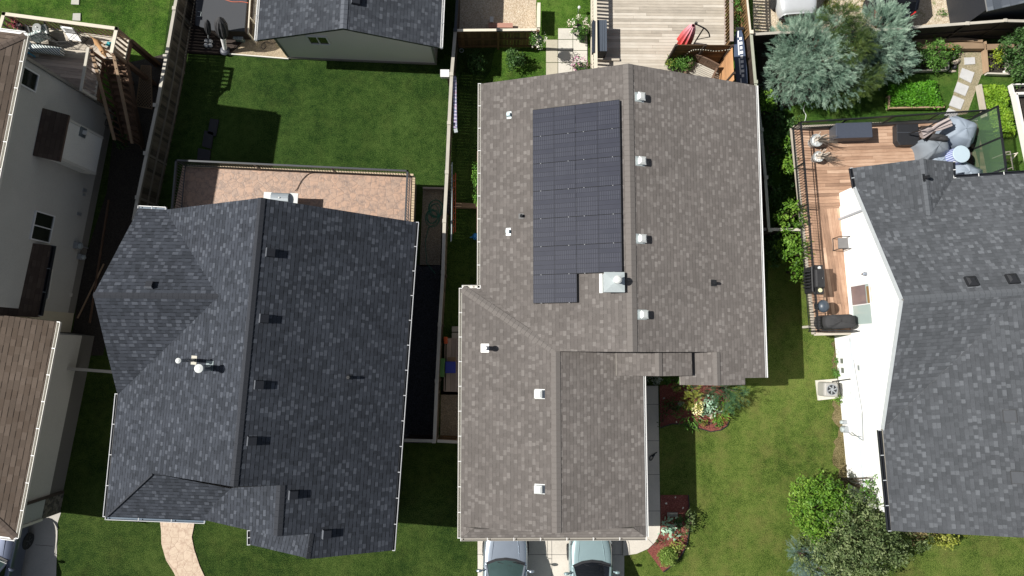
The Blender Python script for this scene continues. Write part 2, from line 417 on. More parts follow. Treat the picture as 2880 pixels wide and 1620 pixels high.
def bush(name, label, cat, px, py, h, r, n, mat, size=.07, kind='leaf', seed=1, group=None, stem=True, base=0., wood_m=None, more=(), **k):
    """crown centre seen at px,py at height h (m); r radii (m)"""
    c = P(px, py, h); root = thing(name, label, cat, (c.x, c.y, base), group)
    mb = MB(); leaves(mb, c, r, n, size, kind, seed, **k)
    for j, (x, y, hh, rr, nn) in enumerate(more): leaves(mb, P(x, y, hh), rr, nn, size, kind, seed + 17 * j + 5, **k)
    mb.build('foliage', mat, root)
    if stem:
        st = MB(); rd = random.Random(seed)
        cs = [(c, r)] + [(P(x, y, hh), rr) for (x, y, hh, rr, nn) in more]
        for (cc, rr) in cs:
            for q in range(4 if max(r) > .3 else 2):
                a = rd.uniform(0, 6.28); e = cc + Vector((math.cos(a) * rr[0] * .5, math.sin(a) * rr[1] * .5, rr[2] * .3))
                b0 = Vector((c.x + rd.uniform(-.05, .05), c.y + rd.uniform(-.05, .05), base))
                st.tube([b0, lerp(b0, e, .5) + Vector((0, 0, rr[2] * .2)), e], .02 + .022 * max(rr), 5, r2=.006)
        st.build('stem', wood_m or BARK, root, smooth=True)
    return root
# ------------------------------------------------------------------ material instances
BARK = plain('bark', (.09, .065, .045), .9)
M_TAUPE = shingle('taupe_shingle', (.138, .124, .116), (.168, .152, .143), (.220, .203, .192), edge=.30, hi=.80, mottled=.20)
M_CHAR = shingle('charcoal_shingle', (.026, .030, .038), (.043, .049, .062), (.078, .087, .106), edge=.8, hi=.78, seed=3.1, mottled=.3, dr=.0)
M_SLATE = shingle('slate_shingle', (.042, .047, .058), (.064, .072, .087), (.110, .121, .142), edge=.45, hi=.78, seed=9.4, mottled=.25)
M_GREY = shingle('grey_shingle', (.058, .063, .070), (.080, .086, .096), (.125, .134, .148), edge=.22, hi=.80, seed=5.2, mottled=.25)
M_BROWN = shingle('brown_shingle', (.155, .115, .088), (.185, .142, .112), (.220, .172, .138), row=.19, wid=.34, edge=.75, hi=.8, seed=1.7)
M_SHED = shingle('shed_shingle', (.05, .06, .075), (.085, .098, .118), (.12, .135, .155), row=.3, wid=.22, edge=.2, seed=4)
CAP_T = plain('taupe_ridge', (.150, .136, .127), .95, var=.12, bscale=45, fine=.2)
CAP_C = plain('charcoal_ridge', (.026, .029, .037), .95, var=.12, bscale=45, fine=.2)
WHITE = plain('white_metal', (.78, .78, .76), .4, var=.04)
TRIMW = plain('cream_trim', (.62, .60, .55), .5, var=.05)
DARKG = plain('dark_gutter', (.02, .022, .028), .45)
SOFF = plain('fascia', (.30, .28, .25), .6, var=.06)
SOFFD = plain('charcoal_fascia', (.035, .038, .045), .6, var=.06)
SOFFB = plain('brown_fascia', (.10, .065, .05), .6, var=.06)
STUC = stucco('grey_stucco', (.50, .49, .455))
STUCB = stucco('beige_stucco', (.60, .55, .42))
STUCG = siding('garage_siding', (.76, .73, .68), .11, .05)
STUCC = stucco('taupe_stucco', (.42, .38, .33))
SIDW = siding('white_siding', (.84, .84, .83), .12, .03)
FOUND = concrete('foundation', (.22, .21, .19))
STONE = gravel('stone_veneer', [(.10, .09, .075), (.16, .14, .12), (.07, .065, .06), (.2, .18, .15)], 9, .03)
GLASS = glassy('window_glass', (.02, .022, .018), .05)
GLASSL = glassy('curtained_glass', (.36, .44, .42), .12, .1)
CONC = concrete('concrete', (.56, .52, .46))
CONCD = concrete('walk_concrete', (.44, .42, .38))
PATIO = stamped('stamped_patio', (.46, .29, .20), (.31, .235, .19), (.17, .125, .105), 3.3)
PATH = stamped('stamped_path', (.55, .43, .32), (.47, .37, .27), (.30, .20, .14), 2.9)
MULCH = gravel('red_mulch', [(.20, .050, .038), (.27, .075, .055), (.13, .035, .03), (.33, .12, .09), (.22, .06, .05)], 42, .02)
SOIL = gravel('dark_soil', [(.030, .024, .019), (.045, .036, .028), (.02, .016, .013), (.06, .05, .04)], 38, .02)
GR_TAN = gravel('tan_gravel', [(.56, .44, .31), (.68, .56, .42), (.45, .34, .23), (.76, .66, .53), (.58, .48, .35)], 30, .02)
GR_TANM = gravel('weedy_gravel', [(.56, .46, .33), (.66, .56, .43), (.46, .36, .25), (.74, .66, .53)], 27, .02, (.16, .20, .06))
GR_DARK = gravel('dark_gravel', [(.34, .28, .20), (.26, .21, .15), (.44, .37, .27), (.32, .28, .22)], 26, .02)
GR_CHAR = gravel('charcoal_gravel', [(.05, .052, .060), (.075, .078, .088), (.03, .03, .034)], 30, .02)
GR_MOSS = gravel('mossy_gravel', [(.40, .32, .22), (.50, .41, .29), (.33, .27, .18)], 34, .02, (.20, .20, .06))
GR_PATH = gravel('path_gravel', [(.34, .29, .19), (.44, .38, .26), (.27, .24, .15)], 34, .02, (.20, .22, .08))
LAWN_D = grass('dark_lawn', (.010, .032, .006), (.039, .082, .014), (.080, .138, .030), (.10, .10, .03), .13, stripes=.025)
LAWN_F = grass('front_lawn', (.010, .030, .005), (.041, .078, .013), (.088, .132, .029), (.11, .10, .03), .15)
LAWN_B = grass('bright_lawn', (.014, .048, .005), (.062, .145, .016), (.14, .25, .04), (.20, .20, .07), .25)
LAWN_R = grass('right_lawn', (.032, .060, .009), (.106, .165, .028), (.180, .228, .052), (.20, .16, .06), .35, .25, stripes=.025)
LAWN_G = grass('garden_lawn', (.014, .048, .006), (.055, .135, .018), (.11, .20, .035), (.17, .17, .05), .25)
WD_GREY = wood('grey_fence_wood', (.105, .086, .062), 1.1)
WD_RAIL = wood('fence_rail_wood', (.19, .165, .13), .3)
WD_GREYC = wood('grey_cap_wood', (.46, .43, .37), .3)
WD_BRN = wood('brown_fence_wood', (.15, .085, .035), .9)
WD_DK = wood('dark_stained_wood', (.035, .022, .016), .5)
WD_DECK = wood('weathered_deck', (.46, .41, .34), .42, weather=(.66, .62, .55))
WD_CED = wood('cedar_deck', (.36, .22, .145), .6, weather=(.60, .42, .30))
WD_OLD = wood('old_grey_deck', (.36, .30, .26), .6)
WD_LIT = wood('cream_rail_wood', (.66, .60, .49), .2)
WD_STAIR = wood('brown_stair_wood', (.13, .075, .045), .5)
WD_TAN = wood('tan_wood', (.32, .22, .14), .4)
WD_CEDP = wood('cedar_privacy', (.50, .27, .13), .35)
WD_PINK = wood('pink_brick_wood', (.38, .20, .15), .2)
BLKM = plain('black_metal', (.015, .016, .018), .4)
BLKP = plain('black_plastic', (.02, .021, .024), .5)
GALV = plain('galvanised', (.44, .49, .50), .4, .2, var=.1, scale=4)
GREYF = plain('grey_fabric', (.30, .34, .40), .75, var=.12, scale=3)
CHF = plain('charcoal_fabric', (.035, .035, .038), .85, var=.2, scale=5)
LATT = plain('lattice_wood', (.24, .16, .095), .8)
# ------------------------------------------------------------------ ground sheets
g = MB(); g.poly([(-150, -150, 0), (150, -150, 0), (150, 150, 0), (-150, 150, 0)]); struct('ground', g, LAWN_F)
Z = lambda k: .004 * k
sheet('lawn', [(-200, -200), (505, -200), (455, 180), (400, 330), (-200, 330)], Z(1), LAWN_B)
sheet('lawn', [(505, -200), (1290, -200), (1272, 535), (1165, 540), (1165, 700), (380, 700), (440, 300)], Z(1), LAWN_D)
sheet('lawn', [(1290, -200), (2112, -200), (2130, 260), (2150, 520), (1240, 800), (1272, 400)], Z(1), LAWN_B)
sheet('lawn', [(1855, 1000), (2160, 1000), (2160, 650), (3200, 650), (3200, 1900), (1700, 1900), (1750, 1560), (1855, 1500)], Z(1), LAWN_R)
sheet('lawn', [(2135, 250), (3200, 150), (3200, 648), (2130, 648)], Z(1), LAWN_G); sheet('lawn', [(1262, 90), (1402, 90), (1380, 200), (1352, 240), (1352, 1110), (1225, 1110)], Z(2), LAWN_D)  # second sheet: darker grass laid to deepen the side yard's shade
sheet('soil', [(325, 322), (455, 300), (380, 620), (330, 780), (290, 1000), (150, 1000), (205, 930), (232, 745), (300, 540)], Z(2), SOIL)
sheet('soil', [(390, 170), (470, 150), (440, 300), (325, 330), (330, 180)], Z(2), SOIL)
sheet('soil', [(2130, 90), (2560, 90), (2560, 190), (2205, 305), (2130, 330)], Z(2), SOIL)
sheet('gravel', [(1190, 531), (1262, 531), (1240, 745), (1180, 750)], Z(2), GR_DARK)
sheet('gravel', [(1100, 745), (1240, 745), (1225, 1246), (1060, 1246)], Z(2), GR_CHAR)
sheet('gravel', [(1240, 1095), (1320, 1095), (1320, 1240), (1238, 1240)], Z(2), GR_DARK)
sheet('gravel', [(636, -120), (900, -120), (900, 168), (690, 155), (636, 148)], Z(2), GR_MOSS)
sheet('gravel', [(1288, -100), (1508, -100), (1508, 90), (1288, 90)], Z(2), GR_TAN)
sheet('gravel', [(2118, -200), (3200, -200), (3200, 60), (2700, 80), (2520, 100), (2118, 115)], Z(2), GR_TANM)
sheet('gravel', [(2697, 138), (2785, 138), (2785, 200), (2760, 212), (2720, 320), (2660, 330), (2695, 220)], Z(2), GR_PATH)
sheet('gravel', [(2825, 140), (2990, 140), (2990, 215), (2836, 212)], Z(2), GR_MOSS)
sheet('driveway', [(1343, 1480), (1755, 1480), (1757, 1900), (1345, 1900)], Z(3), CONC)
sheet('driveway', [(172, 1440), (162, 1470), (150, 1900), (-300, 1900), (-300, 1440), (110, 1440)], Z(3), CONCD)
# walk curving off the driveway along the garage
wk = [(1751, 1562), (1790, 1556), (1822, 1542), (1845, 1520), (1855, 1495), (1856, 1470), (1850, 1085), (1800, 1085), (1800, 1480), (1751, 1485)]
m = MB(); m.prism([(*P(x, y, 0)[:2],) for x, y in wk], 0, .07); struct('path', m, CONC)
DRY = grass('dry_strip', (.06, .055, .02), (.18, .15, .07), (.30, .24, .13))
_r = random.Random(4); _e = [(2352 + _r.uniform(-14, 10), 1125 + i * 13) for i in range(24)]
sheet('lawn', _e + [(2402, 1430), (2384, 1345), (2368, 1180), (2366, 1125)], Z(2), DRY)
_e = [(2345 + _r.uniform(-10, 8), 955 + i * 12) for i in range(9)]
sheet('lawn', _e + [(2362, 1055), (2350, 955)], Z(2), DRY)
# joints in the slabs (dark filler strips)
JN = plain('joint', (.10, .095, .09), .9)
jm = MB()
def joint(m, a, b, z, w=.018): 
    pa, pb = P(*a), P(*b); pa.z = pb.z = z; m.beam(pa, pb, w, .003)
for y in (1137, 1239, 1334, 1436): joint(jm, (1800, y), (1855, y), .071)
joint(jm, (1822, 1515), (1842, 1535), .071); joint(jm, (1751, 1500), (1751, 1560), .071)
joint(jm, (1551, 1480), (1553, 1700), Z(3) + .002); joint(jm, (1343, 1559), (1755, 1560), Z(3) + .002)
joint(jm, (100, 1532), (150, 1536), Z(3) + .002)
struct('path', jm, JN)
pp = [(447, 1440), (552, 1440), (546, 1480), (540, 1510), (547, 1545), (562, 1590), (585, 1640), (600, 1680), (520, 1680), (490, 1610), (468, 1575), (455, 1530), (454, 1490)]
m = MB(); m.prism([P(x, y, 0)[:2] for x, y in pp], 0, .035); struct('path', m, PATH)
# centre back yard slabs
CONS = concrete('slab_concrete', (.56, .53, .47)); CONS2 = concrete('tan_slab', (.46, .42, .33))
m = MB()
xs = [1535, 1569, 1611, 1652]; 
for i in range(3):
    for (y0, y1) in ((80, 112), (112, 143), (143, 177), (177, 215), (215, 255)):
        if i == 0 and y1 < 143: continue
        q = [P(xs[i] + .8, y0 + .8, 0), P(xs[i + 1] - .8, y0 + .8, 0), P(xs[i + 1] - .8, y1 - .8, 0), P(xs[i] + .8, y1 - .8, 0)]
        m.prism([p[:2] for p in q], 0, .04 + .004 * random.random(), mi=1 if i == 0 else 0)
struct('path', m, [CONS, CONS2])
# mulch beds
bed1 = [(1855, 1085), (1930, 1070), (1990, 1072), (2040, 1090), (2050, 1160), (2051, 1180), (2044, 1198), (2025, 1210), (1998, 1214), (1965, 1204), (1925, 1193), (1890, 1192), (1856, 1203)]
bed2 = [(1857, 1392), (1936, 1392), (1938, 1420), (1938, 1490), (1932, 1530), (1915, 1565), (1890, 1590), (1865, 1609), (1820, 1548), (1845, 1522), (1857, 1490)]
for b in (bed1, bed2):
    m = MB(); m.prism([P(x, y, 0)[:2] for x, y in b], 0, .05); struct('garden_bed', m, MULCH)
    # edging strip
    m = MB(); q = [P(x, y, .05) for x, y in b]; m2 = q[5:] if b is bed1 else q[1:-3]
    for i in range(len(m2) - 1): m.beam(m2[i], m2[i + 1], .035, .07)
    struct('garden_edging', m, BLKP)
# ------------------------------------------------------------------ roofs and walls helpers
def roof(parent, planes, mat, fas, name='roof', th=.16, label=None):
    m = MB()
    for p in planes: m.slab(p, th)
    o = m.build(name, [mat, fas], parent)
    if label: o['label'] = label
    return o
def capstrip(root, a, b, pl1, pl2, mat, w=.16, name='ridge_cap'):
    """two-sided ridge cap laid along a-b"""
    d = (b - a).normalized(); m = MB(); up = Vector((0, 0, .018))
    for pl in (pl1, pl2):
        n = (pl[1] - pl[0]).cross(pl[2] - pl[0]).normalized()
        if n.z < 0: n = -n
        s = d.cross(n).normalized()
        cen = (pl[0] + pl[1] + pl[2]) / 3
        if (cen - a).dot(s) < 0: s = -s
        L = (b - a).length; k = max(1, int(L / .2))
        for i in range(k):
            p, q = lerp(a, b, i / k), lerp(a, b, (i + .96) / k); v = random.random()
            m.poly([p + up, q + up * .7, q + s * w + n * .016, p + s * w + n * .022], 0, v)
            m.poly([p + s * w + n * .022, q + s * w + n * .016, q + s * w - n * .02, p + s * w - n * .02], 0, v)
    return m.build(name, mat, root)
def gutter(root, pts, mat, w=.12, every=.95, brk=None, drop=.0, lip=None):
    """open trough along pts (outer edge of the roof) with hangers"""
    m = MB(); b = MB(); lp = MB()
    for p, q in zip(pts, pts[1:]):
        p = Vector(p) - Vector((0, 0, .05 + drop)); q = Vector(q) - Vector((0, 0, .05 + drop)); d = (q - p).normalized(); s = d.cross(Vector((0, 0, 1))).normalized()
        (lp if lip else m).beam(p + s * (w - .01), q + s * (w - .01), .025, .10); m.beam(p + s * .015, q + s * .015, .015, .10)
        m.beam(p + s * w * .5 - Vector((0, 0, .06)), q + s * w * .5 - Vector((0, 0, .06)), w, .01)
        k = max(2, int((q - p).length / every))
        for i in range(k + 1):
            c = lerp(p, q, i / k); b.beam(c + s * .0 + Vector((0, 0, .055)), c + s * w + Vector((0, 0, .055)), .03, .012)
    o = m.build('gutter', mat, root)
    if lip: lp.build('gutter_lip', lip, o)
    if brk: b.build('gutter_hanger', brk, o)
    return o
def wallquad(mb, a, b, z0, z1, mi=0):
    mb.poly([(a.x, a.y, z0), (b.x, b.y, z0), (b.x, b.y, z1), (a.x, a.y, z1)], mi)
def prismwall(root, xy, z0, z1, mat, name='wall', fnd=None):
    m = MB(); m.prism(xy, z0 if not fnd else z0 + .35, z1); o = m.build(name, mat, root)
    if fnd:
        c = Vector((sum(p[0] for p in xy) / len(xy), sum(p[1] for p in xy) / len(xy))); m = MB()
        m.prism([c + (Vector((p[0], p[1])) - c) * .997 for p in xy], z0, z0 + .35); m.build('foundation', fnd, root)
    return o
def window(root, o, u, v, w, h, cols=2, frame=WHITE, glass=GLASS, depth=.06, name='window', split='u', t=.05):
    """o: lower corner, u along, v up, outward normal = u x v"""
    u = u.normalized(); v = v.normalized(); n = u.cross(v).normalized()
    f = MB()
    def bar(a, b, wd): f.beam(o + u * a[0] + v * a[1] + n * depth * .5, o + u * b[0] + v * b[1] + n * depth * .5, wd, depth, up=n)
    bar((0, t / 2), (w, t / 2), t); bar((0, h - t / 2), (w, h - t / 2), t); bar((t / 2, t), (t / 2, h - t), t); bar((w - t / 2, t), (w - t / 2, h - t), t)
    for i in range(1, cols):
        if split == 'u': bar((w * i / cols, t), (w * i / cols, h - t), t * .8)
        else: bar((t, h * i / cols), (w - t, h * i / cols), t * .8)
    fo = f.build(name, frame, root)
    g = MB(); g.poly([o + u * t + v * t + n * .02, o + u * (w - t) + v * t + n * .02, o + u * (w - t) + v * (h - t) + n * .02, o + u * t + v * (h - t) + n * .02]); g.build('pane', glass, fo)
    return fo
# ================================================================== CENTRE HOUSE
HE, HR = 2.9, 5.0
ch = thing('bungalow', 'wide single storey house with taupe brown shingle roof and solar array, centre of the photo', 'house', P(1600, 800, 0))
NE, NW = P(2125, 236, HE), P(1354, 240, HE)
yN = (NE.y + NW.y) / 2; xE = 10.66; xW = -.86; xR = 4.9
NE = Vector((xE, yN, HE)); NW = Vector((xW, yN, HE)); RN = Vector((xR, yN, HR))
RS = P(1777, 990, HR); RS.x = xR
PW = (NW, Vector((xW, 0, HE)), RN); PE = (NE, Vector((xE, 0, HE)), RN)
B = P(1351, 811, HE); B.x = xW; A = P(1300, 811, HE)
RG = PL(1563, 988, PW)                 # where the garage ridge dies into the main west plane
SEc = P(2149, 1062, HE); SEc.x = xE
ySE = SEc.y; yS = RS.y
E1 = Vector((xE, ySE, HE)); x1 = 8.55
planeW = [NW, RN, RS, RG, B]
e_at = lambda x, y: Vector((x, y, zat(PE, x, y)))
x2021 = P(2021, 1040, 3.9).x; x1913 = P(1913, 1060, 3.2).x; x2097 = P(2097, 1075, 3.3).x; y1082 = P(2000, 1083, 3.4).y
planeE = [RN, NE, E1, e_at(x2097, ySE), e_at(x2097, y1082), e_at(x2021, y1082), e_at(x2021, yS), RS]
hG2 = zat(PE, x2021, 0)
planeG2 = [e_at(x2021, y1082), e_at(x2021, yS), Vector((x1913, yS, hG2 - (x2021 - x1913) * .36)), Vector((x1913, y1082, hG2 - (x2021 - x1913) * .36))]
AR = Vector((A.x, A.y, HE))
hG = RG.z
gS = P(1563, 1500, hG); gW = P(1296, 1513, HE); gE = P(1817, 1513, HE); gE2 = Vector((gE.x, yS, HE))
yG = gS.y; ySk = gW.y; xg = (gW.x + gE.x) / 2
RGt = RG.copy(); GR2 = Vector((RG.x, yG, hG))
planeGW = [AR, RGt, GR2, Vector((gW.x, yG, HE)), ]
planeGW2 = [AR, B, RG]
planeGE = [RGt, Vector((RG.x + .02, yS, hG)), gE2, Vector((gE.x, yG, HE)), GR2]
hs = HE + .28
skirt = [Vector((gW.x, ySk, HE)), Vector((gE.x, ySk, HE)), Vector((gE.x - .55, yG - .02, hs)), Vector((gW.x + .55, yG - .02, hs))]
skE = [Vector((gE.x, ySk, HE)), Vector((gE.x, yG, HE)), Vector((gE.x - .55, yG, hs))]; skW = [Vector((gW.x, ySk, HE)), Vector((gW.x, yG, HE)), Vector((gW.x + .55, yG, hs))]
roof(ch, [planeW, planeE], M_TAUPE, SOFF)
roof(ch, [planeGW2, planeGW, planeGE, skirt, skE, skW], M_TAUPE, SOFF, 'garage_roof')
# entry gable over the walk and the small one beyond it
hE = 4.12; xa = P(1733, 1025, 3.5).x; xb = P(1853, 1025, hE).x; xc = P(1947, 1025, 3.65).x; y1057 = P(1850, 1057, 3.8).y
pg1 = [Vector((xa, yS - .02, hE - (xb - xa) * .36)), Vector((xb, yS - .02, hE)), Vector((xb, y1057, hE)), Vector((xa, y1057, hE - (xb - xa) * .36))]
pg2 = [Vector((xb, yS - .02, hE)), Vector((xc, yS - .02, hE - (xc - xb) * .36)), Vector((xc, y1057, hE - (xc - xb) * .36)), Vector((xb, y1057, hE))]
roof(ch, [pg1, pg2], M_TAUPE, SOFF, 'entry_roof')
roof(ch, [planeG2], M_TAUPE, SOFF, 'porch_roof')
capstrip(ch, RN, RS, (RN, NW, RS), (RN, NE, RS), CAP_T, .2)
capstrip(ch, RGt, GR2, (RGt, AR, GR2), (RGt, gE2, GR2), CAP_T, .18)
capstrip(ch, AR, RG, (AR, RG, GR2), (AR, RG, B), CAP_T, .16)
capstrip(ch, e_at(x2021, y1082), e_at(x2021, yS), tuple(planeG2[:3]), (e_at(x2021, y1082), e_at(x2021, yS), e_at(x2097, yS)), CAP_T, .14)
capstrip(ch, pg1[1], pg1[2], tuple(pg1[:3]), tuple(pg2[:3]), CAP_T, .14)
def fgutter(a, b, mat, w=.12, hang=None): return gutter(ch, [a, b], mat, w, brk=hang)
fgutter(E1, NE, WHITE, .10)
fgutter(NW, Vector((xW, B.y, HE)), TRIMW, .13, WHITE)
fgutter(Vector((xW, B.y, HE)), AR, TRIMW, .13, WHITE)
fgutter(AR, Vector((gW.x, ySk, HE)), TRIMW, .13, WHITE)
fgutter(Vector((gW.x, ySk, HE)), Vector((gE.x, ySk, HE)), SOFF, .12, WHITE)
fgutter(Vector((gE.x, ySk, HE)), Vector((gE.x, yS - .8, HE)), WHITE, .10)
# walls
o = .5
prismwall(ch, [(xW + o, yN - .45), (xE - o, yN - .45), (xE - o, yS + .4), (xW + o, yS + .4)], 0, HE - .1, STUCC, fnd=FOUND)
m = MB(); 
for yy in (yN - .46, yS + .38):
    m.hexa([Vector((xW + o, yy - .1, HE - .1)), Vector((xE - o, yy - .1, HE - .1)), Vector((xE - o, yy, HE - .1)), Vector((xW + o, yy, HE - .1))],
           [Vector((xR - .1, yy - .1, HR - .3)), Vector((xR + .1, yy - .1, HR - .3)), Vector((xR + .1, yy, HR - .3)), Vector((xR - .1, yy, HR - .3))])
m.build('gable_wall', STUCC, ch)
prismwall(ch, [(gW.x + .4, yS + .6), (gE.x - .4, yS + .6), (gE.x - .4, yG + .15), (gW.x + .4, yG + .15)], 0, HE - .12, STUCC, 'garage_wall', fnd=FOUND)
m = MB(); m.hexa([Vector((gW.x + .5, yG, HE)), Vector((gE.x - .5, yG, HE)), Vector((gE.x - .5, yG + .1, HE)), Vector((gW.x + .5, yG + .1, HE))],
                 [Vector((RG.x - .1, yG, hG - .2)), Vector((RG.x + .1, yG, hG - .2)), Vector((RG.x + .1, yG + .1, hG - .2)), Vector((RG.x - .1, yG + .1, hG - .2))]); m.build('gable_wall', STUCC, ch)
prismwall(ch, [(x1913 + .4, yS + .5), (x2097 - .2, yS + .5), (x2097 - .2, y1082 + .4), (x1913 + .4, y1082 + .4)], 0, 2.9, STUCC, 'porch_wall')
prismwall(ch, [(x2097 - .2, yS + .5), (xE - o, yS + .5), (xE - o, ySE + .4), (x2097 - .2, ySE + .4)], 0, HE - .1, STUCC, 'bay_wall')
m = MB(); m.beam((gE.x + .55, y1057 + .25, 0), (gE.x + .55, y1057 + .25, 3.2), .2, .2, up=(0, 1, 0)); m.build('porch_post', WHITE, ch)
m = MB(); m.poly([(gW.x + 1, yG + .13, .1), (gE.x - 1, yG + .13, .1), (gE.x - 1, yG + .13, 2.3), (gW.x + 1, yG + .13, 2.3)]); m.build('garage_door', WHITE, ch)
window(ch, Vector((xE - o + .01, 6, 1.0)), Vector((0, 1, 0)), Vector((0, 0, 1)), 1.4, 1.2)
window(ch, Vector((xW + o - .01, 9, 1.0)), Vector((0, -1, 0)), Vector((0, 0, 1)), 1.4, 1.2)
# ---- fittings on its roof
def rot_plane(pl):
    n = (pl[1] - pl[0]).cross(pl[2] - pl[0]).normalized()
    if n.z < 0: n = -n
    u = Vector((0, 0, 1)).cross(n).normalized(); return u, n.cross(u), n   # along eave, up slope, normal
def fr(px, py, pl, lift=0):
    u, v, n = rot_plane(pl); return PL(px, py, pl), u, v, n
def pbox(mb, c, u, v, n, du, dv, dn, off=0, ou=0, ov=0, taper=1., mi=0):
    c = c + n * off + u * ou + v * ov
    b = [c + u * a * du / 2 + v * q * dv / 2 for a, q in ((-1, -1), (1, -1), (1, 1), (-1, 1))]
    t = [c + n * dn + (k - c) * taper for k in b]; mb.hexa(b, t, mi)
def box_vent(root, px, py, pl, mat, fl, s=.26, name='roof_vent', label=None, dark=False, turn=0):
    c, u, v, n = fr(px, py, pl); f = MB(); pbox(f, c - n * .004, u, v, n, s * 1.25, s * 1.35, .012, ov=.03)
    vo = tag(f.build(name, fl, root)) ; 
    m = MB(); pbox(m, c, u, v, n, s * .8, s * .8, .12, .01); pbox(m, c, u, v, n, s * 1.05, s * 1.05, .035, .12); pbox(m, c, u, v, n, s * 1.05, s * 1.05, .05, .155, taper=.55)
    m.build('hood', mat, vo); return vo
VW = plain('white_vent', (.60, .62, .61), .5, var=.05)
for x, y in ((1800, 274), (1802, 454), (1803, 672), (1808, 885)): box_vent(ch, x, y, PE, VW, GALV, .30)
PGW = (AR, RG, GR2); PGE = (RGt, gE2, GR2)
for x, y in ((1516, 1108), (1516, 1375)): box_vent(ch, x, y, PGW, VW, VW, .30)
def stack(root, px, py, pl, r, h, mat, cap=None, fl=None, fs=.3, name='vent_pipe', capr=1.6):
    c, u, v, n = fr(px, py, pl); m = MB(); m.lathe(c - Vector((0, 0, .1)), [(r, 0), (r, h + .1)], 14)
    o = m.build(name, mat, root, smooth=False)
    if fl: f = MB(); pbox(f, c, u, v, n, fs, fs, .012); f.build('flashing', fl, o)
    if cap: k = MB(); k.lathe(c + Vector((0, 0, h)), [(r * capr, 0), (r * capr, .1), (r * capr * .8, .15)], 16); k.build('cap', cap, o)
    else: k = MB(); k.lathe(c + Vector((0, 0, h)), [(r * .8, 0), (r * .8, .004)], 12); k.build('opening', BLKM, o)
    return o
stack(ch, 1466, 608, PW, .06, .16, BLKP, fl=BLKP, fs=.22); stack(ch, 2007, 796, PE, .06, .18, BLKP, fl=BLKP, fs=.26)
WHP = plain('white_pvc', (.85, .85, .83), .3, var=.02)
stack(ch, 1364, 979, PGW, .09, .5, WHP, WHP, WHP, .34, capr=1.25)
for x, y in ((1432, 324), (1430, 652)):
    c, u, v, n = fr(x, y, PW); m = MB(); pbox(m, c, u, v, n, .3, .2, .01); f = m.build('exhaust_hood', GALV, ch)
    m = MB(); pbox(m, c, u, v, n, .15, .17, .13, .01, taper=.8); m.build('hood', plain('teal_vent', (.45, .58, .62), .4), f)
# metal chase with round cap
c, u, v, n = fr(1724, 796, PW); m = MB(); zc = HR + .10
q = [Vector((c.x + a * .36, c.y + b * .35, 0)) for a, b in ((-1, -1), (1, -1), (1, 1), (-1, 1))]
m.hexa([Vector((k.x, k.y, zat(PW, k.x, k.y) - .1)) for k in q], [Vector((k.x, k.y, zc)) for k in q])
cz = m.build('chimney_chase', GALV, ch)
m = MB(); q2 = [Vector((c.x + a * .385, c.y + b * .38, zc)) for a, b in ((-1, -1), (1, -1), (1, 1), (-1, 1))]
m.hexa([k - Vector((0, 0, .06)) for k in q2], q2); m.hexa(q2, [Vector((c.x, c.y, zc)) + (k - Vector((c.x, c.y, zc))) * .1 + Vector((0, 0, .035)) for k in q2]); m.build('chase_cover', GALV, cz)
m = MB(); cc = Vector((c.x + .06, c.y + .06, zc)); m.lathe(cc, [(.12, 0), (.12, .34), (.155, .34), (.155, .42), (.10, .46), (.02, .47)], 20); m.build('chimney_cap', VW, cz)
m = MB(); pbox(m, c, u, v, n, .74, .12, .03, ov=-.46); m.build('flashing', VW, cz)
# solar array
SOL = solar('solar_cells'); FRM = plain('panel_frame', (.012, .013, .016), .8); CLMP = plain('clamp', (.20, .21, .22), .6, .2)
us, vs, ns = rot_plane(PW)
def s2(pt): return pt.dot(us), pt.dot(vs)
off = .13
plS = tuple(p + ns * off for p in PW)
Cw = [P(0, 0, 0)]
cols = [([309, 382, 461, 540, 617, 694, 773, 853], 1500, 1618, 0), ([292, 370, 448, 528, 607, 688, 768], 1618, 1745, 1)]
# one regular grid fitted to the array corners
tl = PL(1501, 309, plS); bl = PL(1500, 853, plS); tr = PL(1745, 277, plS)
ph = abs((bl - tl).dot(us)) / 7; pw = (tr - tl).dot(vs) / 2
O0 = bl
sg = 1 if (tl - bl).dot(us) > 0 else -1
arr = None
for col_ in range(2):
    for r_ in range(7):
        if col_ == 1 and r_ == 0: continue
        c0 = O0 + us * sg * ph * r_ + vs * pw * col_
        g_ = .008
        a = c0 + us * sg * g_ + vs * g_; b = c0 + us * sg * (ph - g_) + vs * g_; d_ = c0 + us * sg * (ph - g_) + vs * (pw - g_); e = c0 + us * sg * g_ + vs * (pw - g_)
        m = MB(); q = [a, b, d_, e]
        m.poly(q, 0, .5, [(0, 0), (0, 1), (1, 1), (1, 0)]); t = m.build('solar_panel', SOL, ch)
        m = MB()
        for i in range(4):
            p1, p2 = q[i] - ns * .021, q[(i + 1) % 4] - ns * .021; m.beam(p1, p2, .03, .036, up=ns)
        m.build('frame', FRM, t)
        for fx in (.18, .83):
            m = MB(); pbox(m, a + vs * (pw - 2 * g_) * fx - us * sg * .012, us, vs, ns, .03, .032, .012, -.005); m.build('clamp', CLMP, t)
# mounting rails in the shade below
for k in (.18, .83, 1.18, 1.83):
    n7 = 7 if k < 1 else 6; st = O0 + vs * pw * k - ns * .06 + us * sg * (0 if k < 1 else ph)
    m = MB(); m.beam(st, st + us * sg * ph * n7, .04, .05, up=ns); m.build('mounting_rail', FRM, ch)
